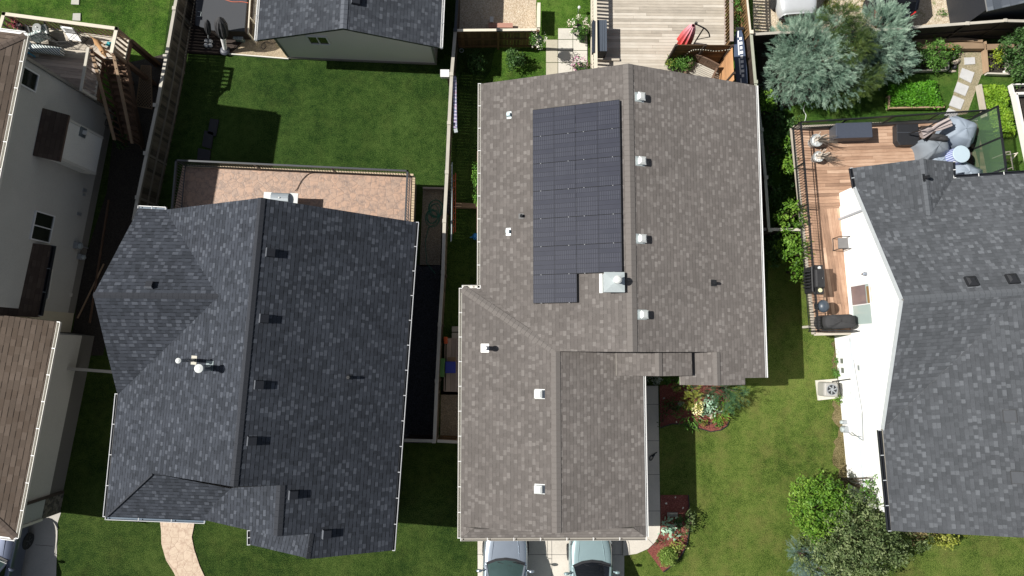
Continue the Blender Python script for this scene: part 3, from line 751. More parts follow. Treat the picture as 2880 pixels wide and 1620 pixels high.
# ================================================================== CHARCOAL HOUSE (left of centre)
dh = thing('dark_roofed_house', 'house with a large charcoal shingle cross gable roof beside the stamped patio', 'house', P(700, 1000, 0))
DE, DR = 3.9, 6.75
T1, T2 = P(735, 556, DR), P(657, 1369, DR)
e1, e2 = P(1170, 625, DE), P(1103, 1548, DE)
PRt = (T1, T2, (e1 + e2) / 2)
w1, w2 = P(297, 1453, DE), P(331, 1108, DE)
PLf = (T1, T2, (w1 + w2) / 2)
def onR(x, y): return PL(x, y, PRt)
def onL(x, y): return PL(x, y, PLf)
r2a, r2b = onR(789, 1365), onR(780, 1508); r3a, r3b = onR(884, 1501), onR(873, 1572)
e1 = onR(1170, 625); e2 = onR(1103, 1548)
right = [T1, e1, e2, r3b, r3a, onR(780, 1509), r2b, r2a, T2]
# level gable 2 (west slope) and gable 3
def slope_from(a, b, tanp=.42, d=5):
    """plane descending west from ridge a-b"""
    dr = (b - a); dr.z = 0; s = dr.normalized().cross(Vector((0, 0, 1)))
    if s.x > 0: s = -s
    return (a, b, a + s * d - Vector((0, 0, d * tanp)))
P2 = slope_from(r2a, r2b, .40); P3 = slope_from(r3a, r3b, .40)
c2 = PL(573, 1462, P2)
pl2 = [r2a, r2b, PL(703, 1492, P2), c2, PL(600, 1420, P2), PL(652, 1372, P2)]
pl3 = [r3a, r3b, PL(703, 1532, P3), PL(703, 1490, P3), PL(780, 1505, P3)]
h1 = onL(428, 1331)
S1 = P(297, 1453, DE); S2 = P(573, 1463, DE)
PSk = (w1, S2, h1)
south = [w1, S2, PL(640, 1385, PSk), PL(652, 1375, PSk), h1]
cross_r = onL(614, 834)                       # west wing ridge dies here
WR0 = P(262, 830, cross_r.z)
nw = onL(465, 590); nz = nw.z
n1 = P(388, 585, nz)
s1v = onL(334, 1108)
left = [T1, nw, cross_r, s1v, w2, w1, h1, T2]
k1 = P(330, 1106, s1v.z)
wn = [cross_r, WR0, P(375, 616, nz + .05), n1, nw]
ws = [cross_r, WR0, k1, s1v]
# planarise the wing slopes about ridge + valley
PWn = (cross_r, WR0, nw); PWs = (cross_r, WR0, s1v)
wn = [cross_r, WR0, PL(375, 616, PWn), PL(388, 585, PWn), nw]
ws = [cross_r, WR0, PL(303, 1000, PWs), PL(329, 1104, PWs), s1v]
roof(dh, [right, left, south], M_CHAR, SOFFD)
roof(dh, [wn, ws], M_CHAR, SOFFD, 'wing_roof')
roof(dh, [pl2, pl3], M_CHAR, SOFFD, 'front_gable_roof')
capstrip(dh, T1, T2, PLf, PRt, CAP_C, .14); capstrip(dh, r2a, r2b, P2, PRt, CAP_C, .16); capstrip(dh, r3a, r3b, P3, PRt, CAP_C, .16)
capstrip(dh, WR0, cross_r, (WR0, cross_r, nw), (WR0, cross_r, s1v), CAP_C, .11); capstrip(dh, w1, h1, (w1, h1, T2), (w1, h1, S2), CAP_C, .07)
LIP = plain('pale_gutter_lip', (.42, .43, .45), .5)
gutter(dh, [e2, e1], DARKG, .11, brk=LIP, lip=LIP); gutter(dh, [w2, w1], DARKG, .11, brk=LIP, lip=LIP)
SLG = plain('slate_gutter', (.06, .10, .15), .5); gutter(dh, [w1, P(575, 1464, DE)], SLG, .12, brk=LIP, lip=LIP)
gutter(dh, [PL(465, 590, PWn), PL(388, 586, PWn)], SLG, .11, brk=LIP, lip=WHITE); gutter(dh, [PL(704, 1492, P3), PL(704, 1532, P3)], DARKG, .12, brk=LIP, lip=LIP)
WS = stucco('charcoal_house_stucco', (.26, .25, .24))
inw = lambda p, q, d: p + (q - p).normalized() * d
def xy(*a): return [(v.x, v.y) for v in a]
cen = P(760, 1000, DE)
prismwall(dh, xy(*[inw(k, cen, .7) for k in (P(395, 600, DE), e1, e2, P(880, 1555, DE), P(705, 1500, DE), S2, w1, w2)]), 0, DE - .15, WS, fnd=FOUND)
prismwall(dh, xy(*[inw(k, cen, .6) for k in (P(390, 590, nz), P(480, 600, nz), P(480, 1090, nz), P(335, 1095, nz))]), 0, min(nz, s1v.z) - .45, WS, 'wing_wall')
for a, b, t_ in ((T1, e1, nw),): 
    m = MB(); dy = Vector((0, -.5, 0)); m.hexa([k + dy for k in (Vector((nw.x, nw.y, DE - .3)), Vector((e1.x - .5, e1.y, DE - .3)), Vector((e1.x - .5, e1.y - .1, DE - .3)), Vector((nw.x, nw.y - .1, DE - .3)))],
        [k + dy for k in (nw - Vector((0, 0, .25)), T1 - Vector((.05, 0, .3)), T1 - Vector((.05, .1, .3)), nw - Vector((0, .1, .25)))]); m.build('gable_wall', WS, dh)
m = MB(); q0 = inw(WR0, cross_r, .45); zz = min(nz, s1v.z) - .45
a_ = inw(P(388, 590, nz), cen, .6); b_ = inw(P(333, 1100, nz), cen, .6)
m.poly([(a_.x, a_.y, zz), (b_.x, b_.y, zz), (q0.x + .1, q0.y, WR0.z - .2)]); m.build('gable_wall', WS, dh)
window(dh, inw(e2, cen, .66) + Vector((.02, 2, -2.2)), Vector((.07, 1, 0)), Vector((0, 0, 1)), 1.2, 1.0)
BV = plain('black_vent', (.018, .02, .026), .5)
def dark_vent(root, px, py, pl, s=.30):
    c, u, v, n = fr(px, py, pl); m = MB(); pbox(m, c, u, v, n, s, s * 1.0, .15, 0, taper=.92); o = m.build('roof_vent', BV, root)
    m = MB(); pbox(m, c, u, v, n, s * 1.04, .02, .15, .005, ov=s * .5); m.build('hood_edge', plain('vent_edge', (.14, .15, .17), .4) if 'vent_edge' not in bpy.data.materials else bpy.data.materials['vent_edge'], o); return o
for x, y in ((760, 711), (742, 896), (728, 1082), (708, 1240), (824, 1391), (918, 1501)): dark_vent(dh, x, y, PRt)
dark_vent(dh, 423, 804, PWn, .26)
stack(dh, 982, 1061, PRt, .06, .2, BLKP, fl=BLKP, fs=.18)
c, u, v, n = fr(590, 1029, PLf); m = MB(); pbox(m, c, u, v, n, .36, .36, .012); fl = m.build('chimney_flashing', plain('dull_flashing', (.20, .24, .25), .4, .3), dh)
m = MB(); m.lathe(c + Vector((.0, -.07, 0)), [(.11, -.1), (.11, .75), (.05, .75)], 18); m.build('flue', plain('dull_flue', (.28, .30, .31), .4, .6), fl)
m = MB(); m.lathe(c + Vector((0, -.07, .75)), [(.14, 0), (.14, .03), (.15, .10), (.15, .14), (.05, .17)], 22); m.build('flue_cap', VW, fl)
c, u, v, n = fr(546, 1013, PLf); m = MB(); pbox(m, c, u, v, n, .32, .28, .012); f2 = m.build('pipe_flashing', plain('tan_flashing', (.42, .40, .34), .4, .3), dh)
m = MB(); m.lathe(c, [(.065, -.1), (.065, 1.15)], 14); m.build('pipe', plain('grey_pipe', (.25, .26, .28), .4, .5), f2)
m = MB(); m.lathe(c + Vector((0, 0, 1.15)), [(.095, 0), (.095, .07), (.03, .1)], 18); m.build('flue_cap', VW, f2)
# ================================================================== helper for things on vertical walls
def vplane(a, b): return (Vector((a.x, a.y, 0)), Vector((b.x, b.y, 0)), Vector((a.x, a.y, 5)))
def onwall(wp, px, off=0):
    """pixel quad -> origin, u, w, h in the wall plane (u along wall, z up)"""
    d = (wp[1] - wp[0]); d.z = 0; d.normalize(); q = [PL(x, y, wp) for x, y in px]
    us_ = [(k - wp[0]).dot(d) for k in q]; zs = [k.z for k in q]
    us_.sort(); zs.sort(); u0 = (us_[0] + us_[1]) / 2; u1 = (us_[2] + us_[3]) / 2; z0 = (zs[0] + zs[1]) / 2; z1 = (zs[2] + zs[3]) / 2
    return wp[0] + d * u0 + Vector((0, 0, z0)), d, u1 - u0, z1 - z0
def wwindow(root, wp, px, side=1, cols=2, **k):
    o_, d, w, h = onwall(wp, px); n = d.cross(Vector((0, 0, 1)))
    if n.dot(Vector((-o_.x, -o_.y, 0))) < 0:      # face the yard between the houses
        o_ = o_ + d * w; d = -d; n = -n
    return window(root, o_, d, Vector((0, 0, 1)), w, h, cols, **k)
# ================================================================== BROWN ROOFED HOUSE (far left)
lh = thing('tall_house', 'tall grey stucco house with brown shingle roof and attached garage at the left edge', 'house', P(240, 740, 0))
LE = 7.0
C0, C1 = P(70, 98, LE), P(0, 445, LE); dE = (C1 - C0).normalized(); nWst = Vector((dE.y, -dE.x, 0)); 
if nWst.x > 0: nWst = -nWst
far = C0 + dE * 9.75; tl_ = .40
hip = C0 + nWst * 5 + dE * 5 + Vector((0, 0, 5 * tl_)); hip2 = far + nWst * 5 - dE * 5 + Vector((0, 0, 5 * tl_))
Cw = C0 + nWst * 10; Fw = far + nWst * 10
roof(lh, [[C0, far, hip2, hip], [C0, hip, Cw], [hip, hip2, Fw, Cw], [far, hip2, Fw]], M_BROWN, SOFFB)
capstrip(lh, C0, hip, (C0, far, hip), (C0, hip, Cw), plain('brown_ridge', (.10, .075, .06), .9), .12)
gutter(lh, [far, C0], TRIMW, .13, brk=WHITE); gutter(lh, [C0, Cw], WHITE, .13)
Wa, Wb = Vector((-17.63, 10.74, 0)), Vector((-18.60, 3.75, 0)); dW = (Wb - Wa).normalized(); Wc = Wa + dW * 9.2
WPl = vplane(Wa, Wb)
bk = nWst * 8.8
m = MB(); m.prism(xy(Wa, Wc, Wc + bk, Wa + bk), .45, LE - .12); m.build('wall', STUC, lh)
m = MB(); m.prism(xy(Wa - dW * .01, Wc, Wc + bk * .99, Wa + bk * .99), 0, .46); fo_ = m.build('foundation', FOUND, lh)
# unseen wing added further west, placed and sized to shade the back of the deck
rw = MB(); rw.prism([(-28, 6.5), (-21.9, 6.5), (-21.9, 12.35), (-28, 12.35)], 0, 6.9); rw.build('added_wing_wall', STUC, lh)
roof(lh, [[Vector((-21.5, 6.2, 7)), Vector((-21.5, 12.75, 7)), Vector((-24.9, 12.75, 8.3)), Vector((-24.9, 6.2, 8.3))], [Vector((-24.9, 6.2, 8.3)), Vector((-24.9, 12.75, 8.3)), Vector((-28.3, 12.75, 7)), Vector((-28.3, 6.2, 7))]], M_BROWN, SOFFB, 'added_wing_roof')
# corner board where the deck meets the house
m = MB(); m.beam(Wa + Vector((.03, .03, .4)), Wa + Vector((.03, .03, LE - .2)), .12, .12, up=(0, 1, 0)); m.build('corner_board', plain('grey_trim', (.22, .21, .19), .6), lh)
w_ = wwindow(lh, WPl, [(56, 179), (107, 210), (98, 261), (45, 233)], cols=1); plabel(w_, 'small single pane window near the deck')
w_ = wwindow(lh, WPl, [(98, 590), (151, 607), (138, 685), (82, 673)], cols=2); plabel(w_, 'two pane sliding window above the lower roof')
# cantilevered chase
M_BSH = shingle('shaded_brown', (.062, .045, .038), (.075, .056, .046), (.088, .068, .056), row=.16, wid=.3, edge=.3, seed=2)  # darker copy of the brown shingle, shade put into its colour
oN = PL(185, 325, WPl)
def outp(px, py, off):   # on a plane parallel to the wall, off metres out
    nn = -nWst * off; wp = tuple(k + nn for k in WPl); return PL(px, py, wp)
OFF = .62
c1_, c2_, c3_, c4_ = outp(187, 330, OFF), outp(287, 396, OFF), outp(270, 488, OFF), outp(163, 447, OFF)
zt, zb = (c1_.z + c4_.z) / 2, (c2_.z + c3_.z) / 2
ua, ub = (c1_ - Wa).dot(dW), (c4_ - Wa).dot(dW)
i1, i2 = Wa + dW * ua, Wa + dW * ub; oo = -nWst * OFF
m = MB(); m.prism(xy(i1, i2, i2 + oo, i1 + oo), zb, zt); cb = m.build('fireplace_chase', stucco('light_stucco', (.68, .67, .63)), lh)
GT2 = plain('grey_trim2', (.55, .53, .48), .6)
for (k, s_) in ((i1 + oo, 1), (i2 + oo, -1)):
    m = MB(); m.beam(k + dW * .05 * s_ + Vector((0, 0, zb)) - nWst * .012, k + dW * .05 * s_ + Vector((0, 0, zt)) - nWst * .012, .10, .02, up=tuple(-nWst)); m.build('corner_trim', GT2, cb)
m = MB(); e_ = Vector((0, 0, 1)); q1, q2 = i1 - dW * .1, i2 + dW * .1
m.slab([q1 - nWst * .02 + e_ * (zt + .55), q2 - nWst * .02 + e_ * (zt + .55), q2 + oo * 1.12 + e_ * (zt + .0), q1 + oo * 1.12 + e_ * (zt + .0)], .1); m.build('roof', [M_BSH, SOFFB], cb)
vc = outp(232, 372, OFF); m = MB(); uu = dW; nn_ = -nWst
m.hexa([vc + uu * a * .2 + Vector((0, 0, b * .2)) for a, b in ((-1, -1), (1, -1), (1, 1), (-1, 1))], [vc + nn_ * .03 + uu * a * .2 + Vector((0, 0, b * .2)) for a, b in ((-1, -1), (1, -1), (1, 1), (-1, 1))]); vo = m.build('wall_vent', plain('vent_plate', (.12, .14, .15), .5), cb)
m = MB(); m.box(vc + nn_ * .12 + Vector((0, 0, -.03)), (.18, .16, .14), math.atan2(nn_.y, nn_.x)); m.build('vent_hood', TRIMW, vo)
# meters and small fittings
def meter(wp, root, px, py, sz, nm, pipe=1, lab=None):
    n = (wp[1] - wp[0]).cross(Vector((0, 0, 1))).normalized(); c = PL(px, py, wp)
    if n.dot(Vector((-c.x, -c.y, 0))) < 0: n = -n
    m = MB(); a = math.atan2(n.y, n.x); m.box(c + n * .09, (.16, sz, sz * 1.3), a); mo = m.build(nm, METG, root, bevel=.01)
    m = MB(); m.lathe(c + n * .17, [(sz * .42, 0), (sz * .42, .08), (sz * .3, .1)], 16, axis=n); m.build('dial', GALV, mo)
    if pipe: m = MB(); m.tube([c + n * .07 - Vector((0, 0, sz * .6)), Vector((c.x, c.y, .1)) + n * .07], .03, 8); m.build('conduit', METG, mo)
    return mo
METG = plain('meter_grey', (.32, .34, .36), .4, .3)
mt = meter(WPl, lh, 213, 690, .3, 'power_meter'); mt = meter(WPl, lh, 222, 722, .24, 'gas_meter')
for x, y, s_ in ((222, 602, .14), (235, 548, .08), (237, 535, .14)):
    c = PL(x, y, WPl); m = MB(); m.box(c - nWst * .02, (.05, s_, s_ * 1.8), math.atan2(nWst.y, nWst.x)); m.build('wall_grille', METG, lh)
# lower roof and beige wall
ea, eb = P(145, 690, 2.9), P(107, 887, 2.9); rt = P(67, 681, 3.75)
PLR = (ea, eb, rt)
lowroof = [ea, eb, PL(100, 892, PLR), PL(-60, 885, PLR), PL(-45, 800, PLR), PL(30, 752, PLR), rt]
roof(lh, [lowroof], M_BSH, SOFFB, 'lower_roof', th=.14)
gutter(lh, [eb, ea], DARKG, .13, brk=METG)
b1, b2 = P(231, 753, 0), P(199, 935, 0)
m = MB(); m.prism(xy(b1, b2, b2 + nWst * 1.9, b1 + nWst * 1.5), 0, 2.78); m.build('lower_wall', STUCB, lh)
m = MB(); WPb = vplane(b1, b2); c = PL(196, 829, WPb); m.box(c - nWst * .03, (.08, .15, .15), math.atan2(nWst.y, nWst.x)); m.build('wall_box', TRIMW, lh)
m = MB(); p1, p2 = P(134, 755, 2.9), P(122, 838, 2.9); m.beam(p1 - Vector((0, 0, .25)), p2 - Vector((0, 0, .25)), .08, .06); m.build('trim_board', TRIMW, lh)
# garage
ga, gb = P(160, 905, 3.45), P(42, 1513, 3.45); dg = (gb - ga).normalized(); ng = Vector((dg.y, -dg.x, 0))
if ng.x > 0: ng = -ng
gt = .36
def gx(base, d_, up_): return base + ng * d_ + Vector((0, 0, d_ * gt)) + dg * up_
hpg = gx(gb, 3.4, -3.2)
groof = [ga, gb, hpg, gx(ga, 3.4, 0)]
g2 = [gx(ga, 3.4, 0), hpg, gb + ng * 6.8, ga + ng * 6.8]; g3 = [gb, hpg, gb + ng * 6.8]
roof(lh, [groof, g2, g3], M_BROWN, SOFFB, 'garage_roof'); capstrip(lh, gb, hpg, tuple(groof[:3]), tuple(g3), bpy.data.materials['brown_ridge'], .14); capstrip(lh, gx(ga, 3.4, 0), hpg, tuple(groof[:3]), tuple(g2[:3]), bpy.data.materials['brown_ridge'], .14)
gutter(lh, [gb, ga], TRIMW, .13, brk=WHITE); gutter(lh, [gb + ng * 6.8, gb], WHITE, .12)
h1_, h2_ = P(266, 945, 0), P(166, 1440, 0)
m = MB(); m.prism(xy(h1_, h2_, h2_ + ng * 6, h1_ + ng * 6), .9, 3.3); m.build('garage_wall', STUC, lh)
m = MB(); m.prism(xy(h1_, h2_, h2_ + ng * 6, h1_ + ng * 6), 0, .9); m.build('garage_foundation', stucco('dark_parging', (.13, .125, .115)), lh)
WPg = vplane(h1_, h2_)
dv = (h2_ - h1_).normalized(); kk = lerp(h1_, h2_, .885)
m = MB(); m.beam(Vector((kk.x, kk.y, .1)) - ng * .06, Vector((kk.x, kk.y, 3.0)) - ng * .06, .1, .1, up=(0, 1, 0)); m.build('downspout', plain('brown_metal', (.06, .045, .04), .5), lh)
m = MB(); 
q = [kk + dv * .08, h2_ + dv * .02]; m.prism(xy(q[0] - ng * .05, q[1] - ng * .05, q[1] + ng * .1, q[0] + ng * .1), 0, 1.15); m.build('stone_veneer', STONE, lh)
m = MB(); m.prism(xy(q[0] - ng * .03, q[1] - ng * .03, q[1] + ng * .1, q[0] + ng * .1), 1.16, 3.0); m.build('side_panel', stucco('panel_stucco', (.40, .42, .41)), lh)
m = MB(); m.beam(Vector((q[1].x, q[1].y, 1.2)) - ng * .06, Vector((q[1].x, q[1].y, 3.)) - ng * .06, .1, .1, up=(0, 1, 0)); m.build('corner_trim', TRIMW, lh)
# ================================================================== RIGHT HOUSE
rh = thing('white_house', 'house with white siding gable wall and grey shingle roof at the right edge', 'house', P(2500, 1000, 0))
RE = 3.6
n1_, s1_, pk = P(2408, 528, RE), P(2487, 1208, RE), P(2541, 843, 5.9)
ax = (s1_ - n1_).normalized(); ex = Vector((-ax.y, ax.x, 0))
if ex.x < 0: ex = -ex
pk = pk; pkE = pk + ex * 14
n1_.z = s1_.z = RE
bwL, bwR = P(2398, 472, RE), P(2680, 455, RE); bwP = P(2596, 447, 4.3)
nE = n1_ + ex * 14
PN = (pk, pkE, n1_); PS = (pk, pkE, s1_)
fw1, fw2 = P(2479, 1210, RE), P(2507, 1493, RE); vt = PL(2868, 838, PS)
PF = (fw1, fw2, vt)
dB = (bwP - bwL).normalized()
bwd = Vector((ax.x, ax.y, 0))
# back wing slopes (ridge runs back to the main north slope)
PBL = (bwL, bwL + bwd, bwP); PBR = (bwR, bwR + bwd, bwP)
tt = 0
for k in range(200):
    q = bwP + bwd * k * .04
    if zat(PN, q.x, q.y) >= q.z: tt = k * .04; break
bwPe = bwP + bwd * tt
tb = 0
bRv = bwR + bwd * .65
backL = [bwL, bwP, bwPe, n1_ + Vector((.0, .0, 0))]
backR = [bwP, bwR, bRv, bwPe]
gn = P(2885, 481, RE)
north = [n1_, bwPe, bRv, bRv + ex * 9.5, bRv + ex * 9.5 + (pk - bRv) - ex * (pk - bRv).dot(ex), pk]
# keep planar
north = [Vector((p.x, p.y, zat(PN, p.x, p.y))) for p in north]; bwPe = north[1]; bRv = north[2]; backR = [bwP, bwR, bRv, bwPe]; backL = [bwL, bwP, bwPe, north[0]]
pE2 = north[4]
south_ = [pk, pE2, PL(2868, 838, PS), s1_]
fE = vt + Vector((0, 0, 0)); 
b3 = PL(2900, 1513, PF); b4 = PL(3050, 1521, PF)
frontp = [fw1, vt, PL(3000, 830, PF), b4, fw2]
frontp = [s1_ + (fw1 - s1_) * .5, vt, vt + (b4 - fw2).normalized() * .6, b4, fw2]
roof(rh, [north, south_], M_GREY, SOFF); roof(rh, [backL, backR], M_GREY, SOFF, 'back_wing_roof'); roof(rh, [frontp], M_GREY, SOFF, 'front_wing_roof')
ps_ = [Vector((p.x, p.y, zat(PS, p.x, p.y))) for p in (vt, pE2, pE2 + ax * 4.95, vt + ex * 5 + ax * 4.95)]
roof(rh, [ps_], M_GREY, SOFF)
# east side of the front wing, out of the frame
er = vt + (b4 - fw2).normalized() * .6
roof(rh, [[er, b4, b4 + ex * 5 - Vector((0, 0, 2)), er + ex * 5 - Vector((0, 0, 2))]], M_GREY, SOFF, 'front_wing_roof')
CAP_G = plain('grey_ridge', (.10, .108, .12), .95, var=.12, bscale=45, fine=.2)
capstrip(rh, pk, pE2, PN, PS, CAP_G, .14); capstrip(rh, bwP, bwPe, (bwP, bwPe, bwL), (bwP, bwPe, bwR), CAP_G, .14)
PLG = plain('pale_grey_fascia', (.45, .48, .50), .5)
m = MB()
for a, b in ((n1_, pk), (pk, s1_)): m.beam(a - Vector((.03, 0, .08)), b - Vector((.03, 0, .08)), .03, .2)
m.build('rake_board', PLG, rh)
gutter(rh, [fw1, fw2], DARKG, .13, brk=PLG)
gutter(rh, [bRv + ex * 9.4, bRv], DARKG, .12, brk=WHITE); gutter(rh, [bRv, bwR], DARKG, .1, brk=WHITE); gutter(rh, [bwL, north[0]], DARKG, .12, brk=PLG)
# walls
ra, rb = P(2347, 950, 0), P(2383, 1345, 0); dR = (rb - ra).normalized(); WPr = vplane(ra, rb); nR = Vector((-dR.y, dR.x, 0)); 
if nR.x > 0: nR = -nR
wn_ = ra + dR * ((n1_ - ra).dot(dR) + .35)
wn_.z = 0; ws_ = ra + dR * ((fw2 - ra).dot(dR) - .5); ws_.z = 0; wm_ = ra + dR * ((s1_ - ra).dot(dR) - .1); wm_.z = 0
pkw = ra + dR * (pk - ra).dot(dR)
east = -nR * 12
m = MB(); m.prism(xy(wn_, ws_, ws_ + east, wn_ + east), 0, RE - .14)
m.hexa([Vector((k.x, k.y, RE - .14)) for k in (wn_ + dR * .4, wm_, wm_ - nR * .2, wn_ + dR * .4 - nR * .2)], [Vector((pkw.x, pkw.y, 5.68)) + j for j in (-dR * .06, dR * .06, dR * .06 - nR * .2, -dR * .06 - nR * .2)])
m.build('wall', SIDW, rh)
cN = wn_ + nR * .0; bw0 = wn_ - dR * .75
m = MB(); m.prism(xy(wn_ - nR * .05, wn_ - nR * .05 - dR * .6, wn_ - nR * 3.6 - dR * .6, wn_ - nR * 3.6), 0, RE - .15); m.build('back_wing_wall', SIDW, rh)
m = MB(); cc = PL(2400, 574, WPr); m.beam(Vector((wn_.x, wn_.y, 1.5)) + dR * .55 + nR * .05, Vector((wn_.x, wn_.y, 3.45)) + dR * .55 + nR * .05, .09, .08, up=(0, 1, 0)); m.build('downspout', plain('grey_downspout', (.35, .37, .40), .5), rh)
m = MB(); m.beam(Vector((ra.x, ra.y, 1.42)) + nR * .03, Vector((ws_.x, ws_.y, 1.42)) + nR * .03, .04, .035, up=(0, 0, 1)); m.build('trim_band', plain('trim_grey', (.45, .5, .55), .5), rh)
m = MB(); a = PL(2400, 935, WPr); 
for q in ([(2415, 1090), (2419, 1150)], [(2417, 1145), (2430, 1238)]): pass
m.tube([PL(2398, 1216, WPr) + nR * .05, PL(2430, 1239, WPr) + nR * .05, PL(2427, 1160, WPr) + nR * .05, PL(2402, 1010, WPr) + nR * .05], .018, 6)
m.build('conduit', METG, rh)
m = MB(); m.tube([PL(2387, 1214, WPr) + nR * .05, PL(2399, 1224, WPr) + nR * .05, PL(2426, 1229, WPr) + nR * .05], .016, 6); m.build('conduit', METG, rh)
meter(WPr, rh, 2382, 1207, .28, 'power_meter', 1); meter(WPr, rh, 2380, 1187, .18, 'gas_meter', 1)
gd = wwindow(rh, WPr, [(2391, 804), (2447, 795), (2460, 911), (2402, 918)], cols=2, glass=GLASSL, frame=WHITE, name='patio_door')
plabel(gd, 'white sliding glass patio door')
BLND = plain('curtain', (.40, .33, .32), .8)
for q, mt_ in (([(2394, 808), (2434, 800), (2440, 852), (2400, 860)], glassy('mauve_reflection', (.20, .15, .15), .1)), ([(2437, 806), (2449, 803), (2455, 850), (2443, 853)], glassy('amber_reflection', (.24, .15, .06), .1))):
    o_, d, w, h = onwall(WPr, q); m = MB(); n = nR * .028
    m.poly([o_ + n, o_ + d * w + n, o_ + d * w + n + Vector((0, 0, h)), o_ + n + Vector((0, 0, h))]); m.build('pane_reflection', mt_, gd)  # reflections painted as tinted quads over the door glass
for q in ([(2361, 1005), (2375, 1005), (2378, 1025), (2364, 1025)], [(2363, 1031), (2378, 1031), (2380, 1052), (2366, 1052)]):
    wwindow(rh, WPr, q, cols=1, glass=glassy('basement_glass', (.14, .15, .14), .1))
LAMPG = plain('lamp_metal', (.25, .28, .33), .3, .5)
c = PL(2438, 770, WPr); m = MB(); m.lathe(c + nR * .02, [(.07, 0), (.07, .05), (.05, .06)], 12, axis=nR); m.lathe(c + nR * .13 - Vector((0, 0, .12)), [(.04, 0), (.075, .2), (.02, .24)], 10); m.build('wall_lamp', LAMPG, rh)
for x, y in ((2424, 1034),):
    c = PL(x, y, WPr); m = MB(); m.box(c + nR * .06, (.14, .24, .2), math.atan2(nR.y, nR.x)); m.build('wall_vent', VW, rh)
    m = MB(); m.box(c + nR * .14, (.02, .2, .14), math.atan2(nR.y, nR.x)); m.build('vent_flap', METG, rh)
for x, y, s_ in ((2394, 957, .14), (2362, 990, .1), (2395, 1105, .12), (2388, 1117, .05)):
    c = PL(x, y, WPr); m = MB(); m.box(c + nR * .02, (.05, s_, s_ * 1.6), math.atan2(nR.y, nR.x)); m.build('wall_grille', plain('pale_grille', (.6, .62, .64), .5) if 'pale_grille' not in bpy.data.materials else bpy.data.materials['pale_grille'], rh)
# roof fittings
def flat_vent(px, py, pl):
    c, u, v, n = fr(px, py, pl); m = MB(); pbox(m, c, u, v, n, .40, .40, .1); pbox(m, c, u, v, n, .34, .34, .05, .1, taper=.5); return m.build('roof_vent', BLKP, rh)
flat_vent(2730, 793, PN); flat_vent(2845, 786, PN)
stack(rh, 2672, 1083, PS, .07, .2, BLKP, fl=BLKP, fs=.34); stack(rh, 2602, 500, PBR, .07, .22, BLKP, fl=BLKP, fs=.3)
for x, y in ((2840, 1170), (2862, 1343)):
    c, u, v, n = fr(x, y, PF); m = MB(); pbox(m, c, u, v, n, .42, .40, .03)
    o_ = m.build('roof_hatch', plain('hatch_grey', (.062, .067, .076), .9) if 'hatch_grey' not in bpy.data.materials else bpy.data.materials['hatch_grey'], rh)
    m = MB()
    for a, b, du, dv_ in ((0, .2, .44, .02), (0, -.2, .44, .02), (.22, 0, .02, .42), (-.22, 0, .02, .42)): pbox(m, c, u, v, n, du, dv_, .04, .0, a, b)
    m.build('flashing', BLKP, o_)
# ================================================================== DETACHED GARAGE (top)
dgar = thing('detached_garage', 'detached garage with slate grey roof and pale siding at the top of the lawn', 'garage', P(1000, 150, 0))
a0, a1, a2 = P(723, 113, 2.6), P(964, 85, 4.0), P(1237, 134, 2.6)
ed = (a2 - a0); ed.z = 0; ed.normalize(); bd = Vector((-ed.y, ed.x, 0))
mid = (a0 + a2) / 2; mid.z = 4.0; mid = a0 + ed * (a1 - a0).dot(ed); mid.z = 4.0
a0.z = a2.z = 2.6; a2 = a0 + ed * (a2 - a0).dot(ed)
L_ = 7.5
roof(dgar, [[a0, mid, mid + bd * L_, a0 + bd * L_], [mid, a2, a2 + bd * L_, mid + bd * L_]], M_SLATE, DARKG, th=.12)
capstrip(dgar, mid, mid + bd * L_, (mid, a0, mid + bd), (mid, a2, mid + bd), plain('slate_ridge', (.09, .10, .12), .9), .15)
gutter(dgar, [a2, a2 + bd * L_], WHITE, .12, brk=METG); gutter(dgar, [a0 + bd * L_, a0], WHITE, .12, brk=METG)
gw0, gw1 = P(811, 163, 0), P(1229, 178, 0)
gw0 = a0 + ed * .45 + bd * .35; gw1 = a2 - ed * .35 + bd * .35; gw0.z = gw1.z = 0
gw0_ = P(811, 163, 0); gw1_ = P(1229, 178, 0); gw0, gw1 = gw0_, gw0_ + ed * (gw1_ - gw0_).dot(ed)
m = MB(); m.prism(xy(gw0, gw1, gw1 + bd * 6.8, gw0 + bd * 6.8), 0, 2.5); 
gm = gw0 + ed * (mid - gw0).dot(ed)
m.hexa([Vector((k.x, k.y, 2.5)) for k in (gw0, gw1, gw1 + bd * .1, gw0 + bd * .1)], [Vector((k.x, k.y, 3.85)) for k in (gm, gm + ed * .01, gm + ed * .01 + bd * .1, gm + bd * .1)])
m.build('wall', STUCG, dgar)
GGT = plain('grey_green_trim', (.20, .21, .18), .6)
for k, s_ in ((gw0, 1), (gw1, -1)): m = MB(); m.beam(k + ed * .04 * s_ - bd * .02, k + ed * .04 * s_ - bd * .02 + Vector((0, 0, 2.4)), .09, .04, up=tuple(-bd)); m.build('corner_trim', GGT, dgar)
m = MB(); m.beam(gw0 + Vector((0, 0, .06)) - bd * .03, gw1 + Vector((0, 0, .06)) - bd * .03, .05, .12); m.build('sill_plate', FOUND, dgar)
WPd = vplane(gw0, gw1); wwindow(dgar, WPd, [(860, 99), (918, 101), (931, 124), (873, 122)], cols=2, glass=glassy('yellow_glass', (.035, .035, .012), .08), frame=plain('bright_frame', (.88, .88, .86), .4, var=.02))
Pdr = (mid, a2, mid + bd)
dark_vent(dgar, 1000, 3, Pdr, .34)
m = MB(); pa = P(640, 152, .05); pb = P(812, 166, .05); m.beam(pa, pb, .05, .12); tag(m.build('garden_edging', TRIMW), 'thin white edging board between gravel and lawn beside the garage', 'edging')
